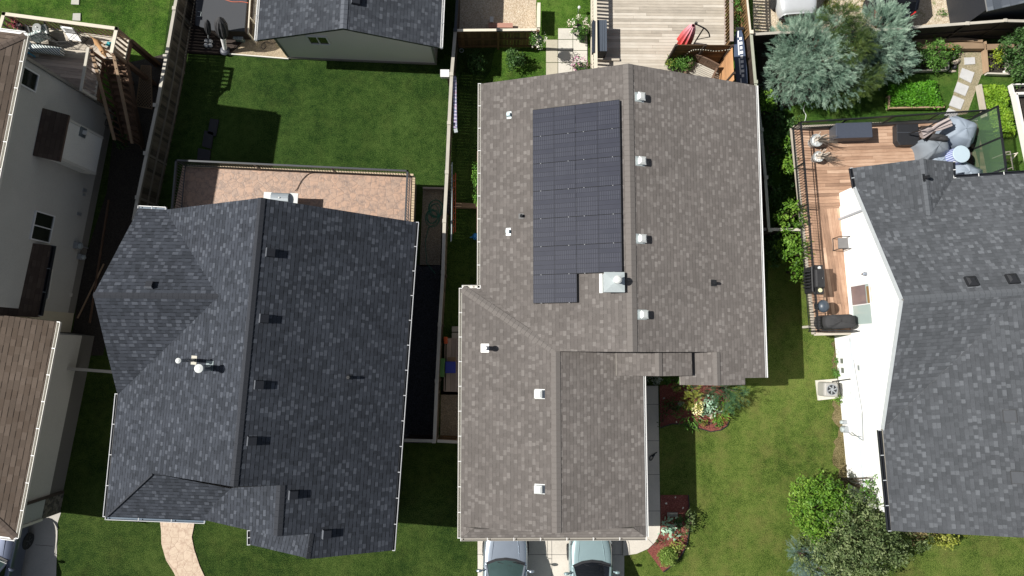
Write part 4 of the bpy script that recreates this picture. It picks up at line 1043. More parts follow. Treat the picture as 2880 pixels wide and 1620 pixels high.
# ================================================================== BLACK SHED (top right)
sh = thing('shed', 'black sided shed with pale slate roof behind the fence in the top right corner', 'shed', P(2850, 30, 0))
s0, s1, s2 = P(2778, 31, 2.5), P(2868, 12, 3.15), P(3000, 26, 2.5)
se = Vector((1, .10, 0)).normalized(); sb = Vector((-.10, 1, 0)).normalized(); 
s1 = s0 + se * 1.75; s1.z = 3.2; s2 = s0 + se * 3.5; s2.z = 2.5
roof(sh, [[s0, s1, s1 + sb * 5, s0 + sb * 5], [s1, s2, s2 + sb * 5, s1 + sb * 5]], M_SHED, plain('shed_edge', (.2, .2, .2)), th=.07)
w0 = P(2716, 63, 0); m = MB(); w0 = s0 + se * .1 + sb * .15; w0.z = 0; w1_ = s2 - se * .1 + sb * .15; w1_.z = 0
BLKW = siding('black_siding', (.022, .024, .030), .14, .1)
m.prism(xy(w0, w1_, w1_ + sb * 4.6, w0 + sb * 4.6), 0, 2.42); wm = (w0 + w1_) / 2
m.hexa([Vector((k.x, k.y, 2.42)) for k in (w0, w1_, w1_ + sb * .1, w0 + sb * .1)], [Vector((k.x, k.y, 3.1)) for k in (wm, wm + se * .01, wm + se * .01 + sb * .1, wm + sb * .1)])
m.build('wall', BLKW, sh)
ck = thing('cooler', 'red and white cooler box on the ground below the black shed', 'cooler', P(2775, 58, 0))
c = P(2785, 55, .5); m = MB(); m.box((c.x, c.y, .2), (.62, .40, .4), .1); m.build('box_body', WHITE, ck, bevel=.02)
m = MB(); m.box((c.x, c.y, .45), (.66, .44, .1), .1); m.build('lid', plain('red_plastic', (.55, .05, .04), .35), ck, bevel=.02)
m = MB(); m.lathe((c.x - .5, c.y - .04, 0), [(.13, 0), (.16, .35), (.12, .36)], 14); tag(m.build('bucket', plain('pale_blue', (.5, .6, .66), .4)), 'small pale blue bucket beside the red lidded cooler', 'bucket')
# ================================================================== decks, railings, fences
def boards(mb, poly, z, wd=.14, ang=0, th=.035, gap=.008, seed=0, jl=4.2):
    """real boards clipped to the polygon, running along angle ang"""
    rd = random.Random(seed); ca, sa = math.cos(ang), math.sin(ang)
    q = [Vector((p[0] * ca + p[1] * sa, -p[0] * sa + p[1] * ca)) for p in poly]
    y = min(k.y for k in q) ; ym = max(k.y for k in q)
    while y < ym:
        yc = y + wd / 2; xs_ = []
        for i in range(len(q)):
            a, b = q[i], q[(i + 1) % len(q)]
            if (a.y - yc) * (b.y - yc) < 0: xs_.append(a.x + (b.x - a.x) * (yc - a.y) / (b.y - a.y))
        xs_.sort()
        for x0, x1_ in zip(xs_[::2], xs_[1::2]):
            x = x0; off = rd.uniform(.8, jl)
            while x < x1_ - .02:
                xe = min(x1_, x + off); off = jl
                if x1_ - xe < .3: xe = x1_
                A_ = Vector((x * ca - yc * sa, x * sa + yc * ca, z - th / 2)); B_ = Vector(((xe - .006) * ca - yc * sa, (xe - .006) * sa + yc * ca, z - th / 2))
                mb.beam(A_, B_, wd - gap, th, var=rd.random()); x = xe
        y += wd
    return mb
def deck(name, label, poly, z, mat, ang, seed=0, cat='deck', wd=.14, fas=None, group=None):
    t = thing(name, label, cat, (poly[0][0], poly[0][1], 0), group); m = MB(); boards(m, poly, z, wd, ang, seed=seed); m.build('floor_boards', mat, t)
    m = MB(); n = len(poly)
    for i in range(n):
        a, b = Vector((*poly[i][:2], z - .13)), Vector((*poly[(i + 1) % n][:2], z - .13)); m.beam(a, b, .04, .2)
    m.build('rim_joist', fas or mat, t)
    m = MB(); c = Vector((sum(p[0] for p in poly) / n, sum(p[1] for p in poly) / n))
    for p in poly:
        k = c + (Vector(p[:2]) - c) * .94; m = MB(); m.beam((k.x, k.y, 0), (k.x, k.y, z - .05), .1, .1, up=(0, 1, 0))
        if z > .3: m.build('support_post', fas or mat, t)
    return t
def railing(t, pts, z, h=1.0, mat=BLKM, top=.07, bal=.02, sp=.12, posts=True, post=.06, flat=False, toph=.04, every=1.8, balm=None, postm=None):
    bm_ = MB()
    first = None
    for a, b in zip(pts, pts[1:]):
        a = Vector((a[0], a[1], z)); b = Vector((b[0], b[1], z)); first = first or a; L = (b - a).length; d = (b - a).normalized(); U = Vector((0, 0, 1)); tm = MB()
        tm.beam(a - d * top * .5 + U * h, b + d * top * .5 + U * h, top, toph)
        tm.beam(a + U * .09, b + U * .09, top * .5, .04)
        if not flat and h > .6 and top < .1: tm.beam(a + U * (h - .12), b + U * (h - .12), top * .4, .03)
        tm.build('rail', mat, t)
        k = int(L / sp)
        for i in range(1, k):
            p = a + d * L * i / k; bm_.beam(p + U * .09, p + U * (h - .02), bal, bal if not flat else bal * .45, up=(d.x, d.y, 0) if not flat else tuple(d.cross(U)))
        k = max(1, round(L / every))
        for i in range(k + 1):
            if i == 0 and a is not first: continue
            p = a + d * L * i / k; pm = MB(); pm.beam(p, p + U * (h + .01), post, post, up=(d.x, d.y, 0)); pm.build('rail_post', postm or mat, t)
    bm_.build('baluster_row', balm or mat, t)
def fence(name, label, tops, h, posts, mat, capm, group=None, vertical=True, gaps=.006, wd=.14, cap=.12, two=True, postm=None, side=1, lattice=False, cat='fence', z0=.03, postcap=True):
    """tops: px along the top line; posts: px (list) seen at height h"""
    W3 = [P(x, y, h) for x, y in tops]; root = thing(name, label, cat, (W3[0].x, W3[0].y, 0), group); U = Vector((0, 0, 1))
    pn = MB()
    for a, b in zip(W3, W3[1:]):
        d = (b - a); L = d.length; d.normalize(); n = d.cross(U) * side
        cm = MB(); cm.beam(a + U * .02, b + U * .02, cap, .035); cm.build('top_rail', capm, root)
        k = max(1, int(L / wd))
        for i in range(k):
            p = a + d * L * (i + .5) / k; q = Vector((p.x, p.y, z0))
            pn.beam(q, Vector((p.x, p.y, h)), L / k - gaps, .018, up=tuple(n))
        for zz in (.25, h * .55, h - .1):
            rm = MB(); rm.beam(Vector((a.x, a.y, zz)) + n * .035, Vector((b.x, b.y, zz)) + n * .035, .04, .085); rm.build('rail', postm or mat, root)
    pn.build('board_panel', mat, root)
    for x, y in posts:
        p = P(x, y, h); m = MB(); m.beam((p.x, p.y, 0), (p.x, p.y, h + .06), .10, .10, up=(0, 1, 0)); po = m.build('post', postm or mat, root)
        if postcap: m = MB(); m.box((p.x, p.y, h + .08), (.16, .16, .035)); m.build('post_cap', capm, po)
    return root
# ---- long left fence
fence('wood_fence', 'long weathered wood fence between the tall house and the next back yard', [(512, -90), (496, 0), (470, 149), (443, 294), (414, 429), (391, 540), (376, 620)], 1.72,
      [(508, -60), (492, 25), (466, 160), (438, 297), (411, 432), (388, 556)], WD_GREY, WD_GREYC, side=-1, postm=WD_RAIL, gaps=.008, cap=.13, postcap=True)
# ---- centre fence
fence('wood_fence', 'narrow wood fence down the middle between the charcoal roof and the taupe roof', [(1281, 84), (1270, 212), (1263, 347), (1257, 485), (1250, 622), (1246, 766), (1237, 913), (1229, 1072), (1222, 1242)], 1.72,
      [(1270, 210), (1263, 347), (1257, 485), (1250, 622), (1246, 766), (1237, 913), (1229, 1072), (1221, 1240)], WD_GREY, WD_GREYC, side=1, cap=.14)
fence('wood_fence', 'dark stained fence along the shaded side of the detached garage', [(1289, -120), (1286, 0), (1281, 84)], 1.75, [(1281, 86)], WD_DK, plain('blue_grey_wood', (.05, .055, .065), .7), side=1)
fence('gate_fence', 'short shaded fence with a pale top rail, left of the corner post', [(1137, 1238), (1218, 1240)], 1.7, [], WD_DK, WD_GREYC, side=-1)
fence('gate_fence', 'short wood fence with a pale top rail, between corner post and taupe garage', [(1230, 1240), (1292, 1243)], 1.7, [], WD_BRN, WD_GREYC, side=-1)
# ---- brown fence behind the centre house
fence('brown_fence', 'brown board fence with a pale top rail between gravel bed and shaded lawn', [(1283, 86), (1400, 85), (1518, 84)], 1.75, [(1401, 88), (1512, 88)], WD_BRN, WD_LIT, side=1, cap=.11, postcap=False)
m = MB(); p = P(1401, 84, 1.85); m.box(p, (.16, .16, .12)); tag(m.build('solar_lantern', BLKP), 'small black post lantern on the brown fence', 'lantern')
m = MB(); a, b = P(1515, 15, .5), P(1514, 84, .5); m.beam(a, b, .14, .5); a, b = P(1405, 90, .1), P(1512, 90, .1)
tag(m.build('retaining_wall', WD_LIT), 'pale timber border along the right side of the gravel bed', 'border')
# brick red planks and white block on the gravel
m = MB(); a, b = P(1374, 75, .14), P(1442, 75, .14); m.beam(a, b, .22, .28); tag(m.build('step', WD_PINK), 'low red brick coloured step on the gravel bed', 'step')
m = MB(); p = P(1383, 60, .2); m.box((p.x, p.y, .2), (.16, .26, .4)); tag(m.build('stone_block', concrete('white_block', (.66, .64, .60))), 'upright white block beside the red step on gravel', 'block')
# ---- rear deck of the centre house
def pxy(L, z): return [tuple(P(x, y, z)[:2]) for x, y in L]
dk = deck('rear_deck', 'large weathered wood deck behind the taupe roofed house', pxy([(1664, -90), (2046, -90), (2040, 140), (2046, 260), (1664, 260)], .55), .55, WD_DECK, 0, 3)
railing(dk, pxy([(1665, -90), (1668, 232)], .55), .55, .88, WD_LIT, top=.16, bal=.09, sp=.17, post=.09, flat=True, balm=WD_GREYC, postm=WD_BRN, every=2.6)
railing(dk, pxy([(2036, -90), (2038, 138)], .55), .55, .95, plain('mauve_wood', (.36, .30, .27), .7), top=.16, bal=.05, sp=.15, post=.09, flat=True, balm=WD_BRN, postm=WD_BRN, every=3)
# privacy wall
pv = thing('privacy_screen', 'brown board privacy screen with cedar side panel on the rear deck', 'privacy screen', P(1890, 170, .55))
def vwall(root, a, b, z0, z1, mat, nm, wd=.14, horiz=False, th=.03):
    m = MB(); a = Vector((a.x, a.y, 0)); b = Vector((b.x, b.y, 0)); d = b - a; L = d.length; d.normalize(); U = Vector((0, 0, 1)); n = d.cross(U)
    if horiz:
        k = int((z1 - z0) / wd)
        for i in range(k): zz = z0 + (i + .5) * (z1 - z0) / k; m.beam(a + U * zz, b + U * zz, th, (z1 - z0) / k - .006, up=(0, 0, 1))
    else:
        k = max(1, int(L / wd))
        for i in range(k): p = a + d * L * (i + .5) / k; m.beam(p + U * z0, p + U * z1, L / k - .005, th, up=tuple(n))
    return m.build(nm, mat, root)
hp = 2.35
c_ = [P(1901, 126, hp), P(1982, 126, hp), P(2059, 127, hp), P(2064, 226, hp)]
vwall(pv, c_[0], c_[2], .55, hp, WD_BRN, 'back_panel', .12, True); vwall(pv, c_[2], c_[3], .55, hp, WD_CEDP, 'side_panel', .13, True)
for p in (c_[0], c_[1], c_[2], lerp(c_[2], c_[3], .78)):
    m = MB(); m.beam((p.x, p.y - .06, .55), (p.x, p.y - .06, hp + .12), .1, .1, up=(0, 1, 0)); m.build('post', WD_DK, pv)
# string lights on it
sl = thing('string_lights', 'string of small bulbs along the top of the brown privacy screen', 'string lights', c_[2])
m, b = MB(), MB(); pts = [c_[2] + Vector((-.05, -.12, -.1)), lerp(c_[1], c_[2], .5) + Vector((0, -.12, -.28)), c_[1] + Vector((-.02, -.14, -.12)), lerp(c_[0], c_[1], .6) + Vector((0, -.12, -.25)), lerp(c_[0], c_[1], .45) + Vector((0, -.12, -1.0))]
pts = smoothpath(pts, 5); m.tube(pts, .008, 5); m.build('wire', BLKM, sl)
for p in pts[::1]: b.ell(p - Vector((0, .01, .04)), (.022, .022, .03), 6, 4)
b.build('bulbs', plain('bulb', (.85, .78, .6), .2), sl)
# ---- cedar deck at the white house
DZ = 1.5
cd = deck('cedar_deck', 'reddish cedar deck with black railing beside the white siding wall', pxy([(2231, 361), (2575, 346), (2748, 340), (2790, 560), (2440, 640), (2400, 640), (2425, 935), (2290, 938)], DZ), DZ, WD_CED, R(2), 5, wd=.145, fas=WD_GREYC)
# the part alongside the wall has boards running the other way
m = MB(); pol = pxy([(2256, 590), (2368, 585), (2400, 932), (2291, 938)], DZ); boards(m, pol, DZ + .008, .145, R(-84), seed=8); m.build('side_floor_boards', WD_CED, cd)
m = MB(); a, b = P(2227, 361, DZ - .02), P(2288, 940, DZ - .02); m.beam(a, b, .16, .08); a2_, b2_ = P(2290, 940, DZ - .02), P(2400, 937, DZ - .02); m.beam(a2_, b2_, .12, .08); a2_, b2_ = P(2231, 358, DZ - .02), P(2748, 337, DZ - .02); m.beam(a2_, b2_, .12, .08); m.build('edge_board', WD_DECK, cd)
nwc, swc = P(2253, 343, DZ + .95), P(2303, 930, DZ + .95)
nec = P(2779, 309, DZ + .95)
railing(cd, [tuple(P(2409, 930, DZ + .95)[:2]), tuple(swc[:2]), tuple(nwc[:2]), tuple(nec[:2])], DZ, .95, BLKM, top=.05, bal=.018, sp=.115, post=.05)
# dark mat area
m = MB(); pol = pxy([(2588, 354), (2746, 352), (2768, 560), (2600, 560)], DZ); boards(m, pol, DZ + .012, .145, R(88), seed=9); m.build('dark_floor_boards', WD_DK, cd)
m = MB(); a, b = P(2733, 405, DZ + .03), P(2750, 470, DZ + .03); m.beam(a, b, .12, .06); m.build('edge_step', WD_TAN, cd)
# glass privacy panels
gp = thing('glass_screen', 'tall green tinted glass privacy screen on black posts at the deck end', 'glass screen', P(2750, 400, DZ))
gt0, gt1 = P(2806, 299, 3.35), P(2831, 486, 3.35); gt2 = gt1 + (gt1 - gt0) * .4
GTINT = NT('tinted_glass'); GTINT.b.inputs['Base Color'].default_value = (.10, .17, .10, 1); GTINT.b.inputs['Roughness'].default_value = .25; GTINT.b.inputs['Transmission Weight'].default_value = 0.0; GTINT.b.inputs['Alpha'].default_value = .38; GTINT = GTINT.m
for i in range(3):
    a, b = lerp(gt0, gt2, i * .333), lerp(gt0, gt2, (i + 1) * .333)
    m = MB(); m.beam(Vector((a.x, a.y, (DZ + 3.35) / 2)), Vector((b.x, b.y, (DZ + 3.35) / 2)), .012, 3.35 - DZ - .1); m.build('glass_panel', GTINT, gp)
for i in range(4):
    a = lerp(gt0, gt2, i * .333); m = MB(); m.beam((a.x, a.y, DZ), (a.x, a.y, 3.38), .07, .07, up=(0, 1, 0)); m.build('post', BLKM, gp)
m = MB(); m.beam(gt0, gt2, .07, .06); m.build('top_rail', BLKM, gp)
# ---- left deck
LZ = 2.5
NEc, SEc_, SWc, HC = P(365, 112, LZ), P(352, 173, LZ), P(288, 167, LZ), P(269, 278, LZ)
NWc = P(11, 39, 3.5); 
ld = deck('raised_deck', 'raised weathered deck with cream railing behind the tall grey house', [tuple(NEc[:2]), (NWc.x, NWc.y), (NWc.x - 1.0, NWc.y - 3.2), (-17.66, 10.78), tuple(HC[:2]), tuple(SWc[:2]), tuple(SEc_[:2])], LZ, WD_OLD, R(-6), 11, fas=WD_STAIR)
m = MB(); boards(m, [tuple(NEc[:2]), (NWc.x, NWc.y), (NWc.x - .5, NWc.y - 1.25), tuple(lerp(SWc, SEc_, .0)[:2]), tuple(SEc_[:2])], LZ + .006, .14, R(-6), seed=12) ; m.build('sunlit_floor_boards', WD_DECK, ld)  # paler boards where sun falls, the light put into their tone
railing(ld, [(NWc.x - .35, NWc.y - 1.6), (NWc.x, NWc.y), tuple(NEc[:2]), tuple(SEc_[:2])], LZ, 1.0, WD_LIT, top=.14, bal=.08, sp=.19, post=.1, flat=True, balm=WD_TAN, postm=WD_TAN, every=2.4)
railing(ld, [tuple(SWc[:2]), tuple(HC[:2])], LZ, 1.0, WD_GREYC, top=.11, bal=.06, sp=.19, post=.1, flat=True, balm=WD_OLD, postm=WD_GREYC)
for a in (NEc, SEc_):
    m = MB(); m.beam((a.x, a.y, 0), (a.x, a.y, LZ - .1), .14, .14, up=(0, 1, 0)); m.build('corner_post', WD_STAIR, ld)
# stairs
st = thing('stairs', 'brown wood stairs with two handrails running down from the raised deck', 'stairs', P(395, 405, 0))
tA, tB = lerp(SWc, SEc_, .08), SEc_.copy(); bA, bB = P(330, 400, .0), P(402, 405, .0)
bA = Vector((tA.x - .28, 9.25, 0)); bB = Vector((tB.x - .38, 9.1, 0)); nst = 13
for i in range(nst):
    f_ = (i + .5) / nst; a, b = lerp(tA, bA, f_), lerp(tB, bB, f_); a.z = b.z = LZ * (1 - (i + 1) / (nst + .0)) + .0
    if a.z < .1: continue
    m = MB(); m.beam(a + Vector((0, .07, 0)), b + Vector((0, .07, 0)), .13, .04); m.beam(a - Vector((0, .07, 0)), b - Vector((0, .07, 0)), .13, .04); m.build('tread', WD_STAIR, st)
for a, b in ((tA, bA), (tB, bB)):
    m = MB(); m.beam(a - Vector((0, 0, .12)), b + Vector((0, 0, .05)), .05, .26); m.build('stringer', WD_STAIR, st)
    m = MB(); m.beam(a + Vector((0, .1, .95)), b + Vector((0, -.05, .95)), .13, .045); m.build('handrail', WD_TAN, st)
    m = MB()
    for k in (.02, .5, .97): q = lerp(a, b, k); m.beam(q - Vector((0, 0, .1)), q + Vector((0, 0, .93)), .09, .09, up=(0, 1, 0))
    for k in range(1, 12): q = lerp(a, b, k / 12); m.beam(q, q + Vector((0, 0, .93)), .07, .025, up=(1, 0, 0))
    m.build('baluster_row', WD_STAIR, st)
# lattice
def lattice(name, label, a, b, z0, z1, mat, step=.16):
    m = MB(); a = Vector((a.x, a.y, 0)); b = Vector((b.x, b.y, 0)); L = (b - a).length; d = (b - a).normalized(); U = Vector((0, 0, 1)); H = z1 - z0; n = d.cross(U)
    k = -H
    while k < L:
        for s_ in (1, -1):
            x0, x1_ = k, k + H; zz0, zz1 = (z0, z1) if s_ > 0 else (z1, z0)
            t0 = max(0, -x0 / H) if x0 < 0 else 0; t1 = min(1, (L - x0) / H)
            if t1 > t0 + .02:
                p = a + d * (x0 + H * t0) + U * lerp(zz0, zz1, t0); q = a + d * (x0 + H * t1) + U * lerp(zz0, zz1, t1); m.beam(p + n * .012 * s_, q + n * .012 * s_, .028, .012, up=tuple(n))
        k += step
    for zz in (z0, z1): m.beam(a + U * zz, b + U * zz, .035, .05)
    return tag(m.build(name, mat), label, 'lattice')
# leaning lattice below the deck, laid back so that it faces the sky
def leanlat(name, label, q, mat, step=.13):
    m = MB(); a, b, c, d = q; n = (b - a).cross(d - a).normalized()
    def pt(u, v): return lerp(lerp(a, b, u), lerp(d, c, u), v)
    L = (b - a).length; H = (d - a).length; k = -H
    while k < L:
        for s_ in (1, -1):
            t0 = max(0, -k / H); t1 = min(1, (L - k) / H)
            if t1 > t0 + .02:
                f_ = (lambda t: t) if s_ > 0 else (lambda t: 1 - t)
                m.beam(pt((k + H * t0) / L, f_(t0)) + n * .01 * s_, pt((k + H * t1) / L, f_(t1)) + n * .01 * s_, .03, .01, up=tuple(n))
        k += step
    for e in ((a, b), (d, c), (a, d), (b, c)): m.beam(e[0], e[1], .05, .03, up=tuple(n))
    return tag(m.build(name, mat), label, 'lattice')
leanlat('lattice_panel', 'tan wooden lattice panel leaning in the shade beside the brown stairs', [P(383, 298, .3), P(428, 306, .3), P(424, 186, .9), P(398, 184, .9)], LATT)
# ---- centre fence extras on the right-hand side
fence('wood_fence', 'sunlit slatted wood fence behind the privacy screen and paddle board', [(2098, -90), (2101, 0), (2110, 88), (2112, 95)], 1.8, [(2112, 92)], WD_BRN, WD_LIT, side=1, gaps=.05, cap=.07)
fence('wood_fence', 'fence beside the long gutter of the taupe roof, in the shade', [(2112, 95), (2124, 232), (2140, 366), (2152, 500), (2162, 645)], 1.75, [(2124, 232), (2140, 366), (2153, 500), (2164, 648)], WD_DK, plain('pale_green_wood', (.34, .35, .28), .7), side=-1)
fence('cross_fence', 'short fence with a grey top rail joining the taupe house side and cedar deck', [(2138, 645), (2250, 646)], 1.5, [], WD_DK, WD_GREYC, side=1)
fence('cross_fence', 'short fence rail behind the big juniper beside the parked cars', [(2122, 97), (2200, 92), (2560, 82)], 1.7, [], WD_DK, WD_GREYC, side=1)
fence('dark_fence', 'dark brown back fence with grey top rail in front of the black shed', [(2562, 78), (2716, 67), (2824, 59), (2990, 62)], 1.75, [(2718, 68), (2824, 59)], WD_DK, WD_GREYC, side=1)
# ================================================================== OBJECTS
def cover(name, label, cat, px, py, top, size, base, mat, rz=0, seed=0, group=None, taper=.8, jit=.06, n=20, pinch=0):
    """draped fabric cover: folded skirt falling from a lumpy top"""
    rd = random.Random(seed); c = P(px, py, top); t = thing(name, label, cat, (c.x, c.y, base), group); m = MB()
    A = Matrix.Rotation(rz, 3, 'Z'); rows = []; H = top - base
    for (f_, s_) in ((0, 1.0), (.35, .97), (.7, .93), (.93, taper + .06), (1.0, taper), (1.05, taper * .5), (1.06, .02)):
        ring = []
        for k in range(n * 2):
            a = 2 * math.pi * k / (n * 2); ca, sa = math.cos(a), math.sin(a)
            ex_ = 2 / 4.5; x = abs(ca) ** ex_ * (1 if ca > 0 else -1); y = abs(sa) ** ex_ * (1 if sa > 0 else -1)
            fold = 1 + jit * (1 - f_ * .8) * math.sin(a * 9 + seed) + jit * .8 * noise.noise(Vector((ca * 2, sa * 2, f_ * 1.5 + seed)))
            dz = .05 * noise.noise(Vector((x * 1.5 + seed, y * 1.5, seed))) if f_ > .9 else 0
            v = A @ Vector((x * size[0] / 2 * s_ * fold, y * size[1] / 2 * s_ * fold, 0)); ring.append(Vector((c.x, c.y, base + H * min(f_, 1) + dz + (f_ - 1) * .6 * (f_ > 1))) + v)
        rows.append(ring)
    for a, b in zip(rows, rows[1:]):
        for k in range(len(a)): m.poly([a[k], a[(k + 1) % len(a)], b[(k + 1) % len(a)], b[k]])
    m.build('fabric_cover', mat, t, smooth=True); return t
def pot(root, c, r, h, mat, n=16, soil=True):
    m = MB(); m.lathe(c, [(r * .7, 0), (r, h), (r * 1.06, h), (r * 1.06, h + .03), (r * .92, h + .03), (r * .9, h - .03)], n); p = m.build('pot', mat, root)
    return p
def simple(name, label, cat, mb, mat, group=None, **k): return tag(mb.build(name, mat, **k), label, cat, group)
# ---- left deck
D = LZ
t = thing('flower_pot', 'dark pot of pink flowers in the corner of the raised deck', 'flower pot', P(62, 80, D)); c = P(62, 80, D); pot(t, c, .15, .3, BLKP)
PINKL = leafmat('pink_petals', (.30, .03, .05), (.55, .12, .16), (.8, .35, .35)); m = MB(); leaves(m, c + Vector((0, 0, .45)), (.22, .22, .2), 120, .045, 'leaf', 3); m.build('flowers', PINKL, t)
t = thing('side_table', 'small round grey table on the raised deck', 'table', P(106, 84, D)); c = P(104, 78, D + .55); m = MB(); m.lathe(c, [(.185, 0), (.185, .025), (.17, .03)], 28); m.build('table_top', plain('grey_top', (.30, .31, .31), .3, .3), t)
m = MB(); m.lathe((c.x, c.y, D), [(.15, 0), (.14, .02), (.02, .04), (.02, .55)], 12); m.build('pedestal', BLKM, t)
m = MB(); m.lathe(c + Vector((0, 0, .03)), [(.02, 0), (.022, .05), (.01, .055)], 8); tag(m.build('candle', WHITE), 'tiny white candle on the round grey table', 'candle')
PATT = NT('leafy_fabric'); _n = PATT.noise(PATT.geo(), 16, 2); PATT.col(PATT.ramp(_n, [(.42, (.06, .12, .11)), (.5, (.35, .42, .40)), (.6, (.8, .8, .78))])); PATT = PATT.m
STRP = NT('striped_fabric'); _s = STRP.n('SeparateXYZ'); STRP.l(STRP.geo(), _s.inputs[0]); _w = STRP.math('FRACT', STRP.math('MULTIPLY', STRP.math('ADD', _s.outputs[0], _s.outputs[1]), 9)); STRP.col(STRP.ramp(_w, [(0, (.06, .11, .11)), (.45, (.45, .5, .5)), (.6, (.8, .82, .82))], 'CONSTANT')); STRP = STRP.m
def armchair(name, label, px, py, base, rz, mats, s=1.):
    c = P(px, py, base); t = thing(name, label, 'chair', (c.x, c.y, base)); A = Matrix.Rotation(rz, 3, 'Z'); q = lambda x, y, z: c + A @ Vector((x * s, y * s, z * s))
    m = MB(); m.box(q(0, 0, .36), (.58 * s, .58 * s, .14 * s), rz); m.build('seat', mats[0], t, bevel=.03)
    m = MB(); m.box(q(0, .30, .65), (.58 * s, .12 * s, .6 * s), rz); m.build('backrest', mats[0], t, bevel=.03)
    for sx in (-1, 1):
        m = MB(); m.box(q(.33 * sx, 0, .56), (.06 * s, .6 * s, .05 * s), rz); m.beam(q(.33 * sx, -.27, 0), q(.33 * sx, -.27, .55), .04, .04, up=(0, 1, 0)); m.beam(q(.33 * sx, .29, 0), q(.33 * sx, .29, .55), .04, .04, up=(0, 1, 0)); m.build('arm', mats[1], t)
    return t
armchair('patio_chair', 'cushioned chair in leafy grey green fabric beside the round table', 134, 104, D, R(-160), (PATT, BLKM), 1.05)
m = MB(); a, b = P(72, 132, D + .28), P(176, 146, D + .28); m.tube([a, b], .17, 14); simple('bolster', 'long rolled grey green striped cushion lying across the raised deck', 'cushion', m, STRP, smooth=False)
armchair('deck_chair', 'blue deck chair at the corner of the tall house', 70, 150, D, R(20), (plain('blue_fabric', (.02, .10, .30), .6), plain('cyan_frame', (.05, .40, .60), .5)), 1.1)
t = thing('folding_chair', 'white slatted folding lounge chair against the cream railing', 'chair', P(205, 105, D))
a, b = P(188, 78, D + .95), P(200, 92, D + .45); c2_ = P(212, 112, D + .32); sd = Vector((.26, -.04, 0)); m = MB()
for p, q in ((a, b), (b, c2_)):
    for k in range(7): r0 = lerp(p, q, k / 6); m.beam(r0 - sd, r0 + sd, .07, .02)
m.build('slats', WHITE, t); m = MB()
for s_ in (-1, 1): m.tube([a + sd * s_ + Vector((0, 0, .06)), b + sd * s_, c2_ + sd * s_, Vector((c2_.x + .1, c2_.y - .1, D)) + sd * s_], .018, 6); m.tube([b + sd * s_, Vector((a.x, a.y, D)) + sd * s_], .018, 6)
m.build('frame', BLKM, t)
m = MB(); pol = [P(x, y, D + .05) for x, y in ((301, 116), (316, 118), (311, 131), (296, 127))]; m.prism(pol, D + .012, D + .03); simple('door_mat', 'teal mat near the stair head of the raised deck', 'mat', m, plain('teal_mat', (.05, .32, .36), .9))
# wire pet pen
t = thing('pet_pen', 'black wire pet pen standing open on the raised deck', 'pet pen', P(170, 120, D)); pen = [(116, 118), (150, 126), (190, 139), (218, 140), (232, 125), (252, 108), (215, 100)]
pw_ = [P(x, y, D) for x, y in pen]; m = MB()
for a, b in zip(pw_, pw_[1:]):
    for zz in (.03, .3, .6, .75): m.beam(a + Vector((0, 0, zz)), b + Vector((0, 0, zz)), .010, .010)
    k = max(2, int((b - a).length / .13))
    for i in range(k + 1): q = lerp(a, b, i / k); m.beam(q, q + Vector((0, 0, .76)), .008, .008, up=(0, 1, 0))
m.build('wire_panels', BLKM, t)
# dog
def dog(px, py, base, rz, s=1.):
    c = P(px, py, base); t = thing('dog', 'tan dog with a dark muzzle standing at the top of the brown stairs', 'dog', (c.x, c.y, base))
    A = Matrix.Rotation(rz, 3, 'Z'); V = []; E_ = []; RR = []
    def add(x, y, z, r, par=None):
        V.append(c + A @ Vector((x, y, z)) * s - Vector((c.x, c.y, base))); RR.append(r * s)
        if par is not None: E_.append((par, len(V) - 1))
        return len(V) - 1
    hp_ = add(0, -.28, .46, .10); m1 = add(0, -.1, .45, .09, hp_); m2 = add(0, .12, .46, .105, m1); ch_ = add(0, .3, .49, .11, m2); nk = add(0, .44, .6, .07, ch_); hd = add(0, .54, .68, .075, nk); mz = add(0, .64, .65, .045, hd); nz_ = add(0, .72, .635, .032, mz)
    t1 = add(0, -.40, .50, .03, hp_); t2 = add(.03, -.52, .56, .02, t1); add(.07, -.6, .66, .012, t2)
    for sx in (-1, 1):
        k = add(.09 * sx, -.24, .34, .065, hp_); k2 = add(.10 * sx, -.20, .26, .045, k); k3 = add(.10 * sx, -.32, .15, .026, k2); k4 = add(.10 * sx, -.30, .03, .024, k3); add(.10 * sx, -.24, .02, .024, k4)
        k = add(.085 * sx, .28, .34, .05, ch_); k2 = add(.09 * sx, .27, .2, .03, k); k3 = add(.09 * sx, .28, .03, .022, k2); add(.09 * sx, .33, .02, .024, k3)
        e = add(.05 * sx, .52, .75, .025, hd); add(.08 * sx, .50, .72, .012, e)
    me = bpy.data.meshes.new('body'); me.from_pydata([tuple(v) for v in V], E_, []); o = bpy.data.objects.new('body', me); COL.objects.link(o); o.parent = t
    sk_ = o.modifiers.new('skin', 'SKIN'); 
    if not me.skin_vertices: me.attributes
    bpy.context.view_layer.objects.active = o
    lay = me.skin_vertices[0].data if len(me.skin_vertices) else None
    if lay is None:
        bpy.ops.mesh.customdata_skin_add() if bpy.ops.mesh.customdata_skin_add.poll() else None
        lay = me.skin_vertices[0].data
    for i, r_ in enumerate(RR): lay[i].radius = (r_, r_)
    lay[0].use_root = True
    o.modifiers.new('sub', 'SUBSURF').levels = 1; o.modifiers['sub'].render_levels = 2
    me.materials.append(plain('tan_fur', (.42, .24, .11), .9, var=.25, scale=10))
    m = MB(); p = c + A @ Vector((0, .70, .64)) * s; m.ell(p, (.045 * s, .06 * s, .038 * s), 10, 6, rz=rz); m.build('dark_muzzle', BLKP, t, smooth=True)
    return t
try: dog(298, 144, LZ, R(-142), 1.0)
except Exception as ex: print('dog failed', ex)
m = MB(); q0 = PL(294, 322, WPl) - nWst * .08
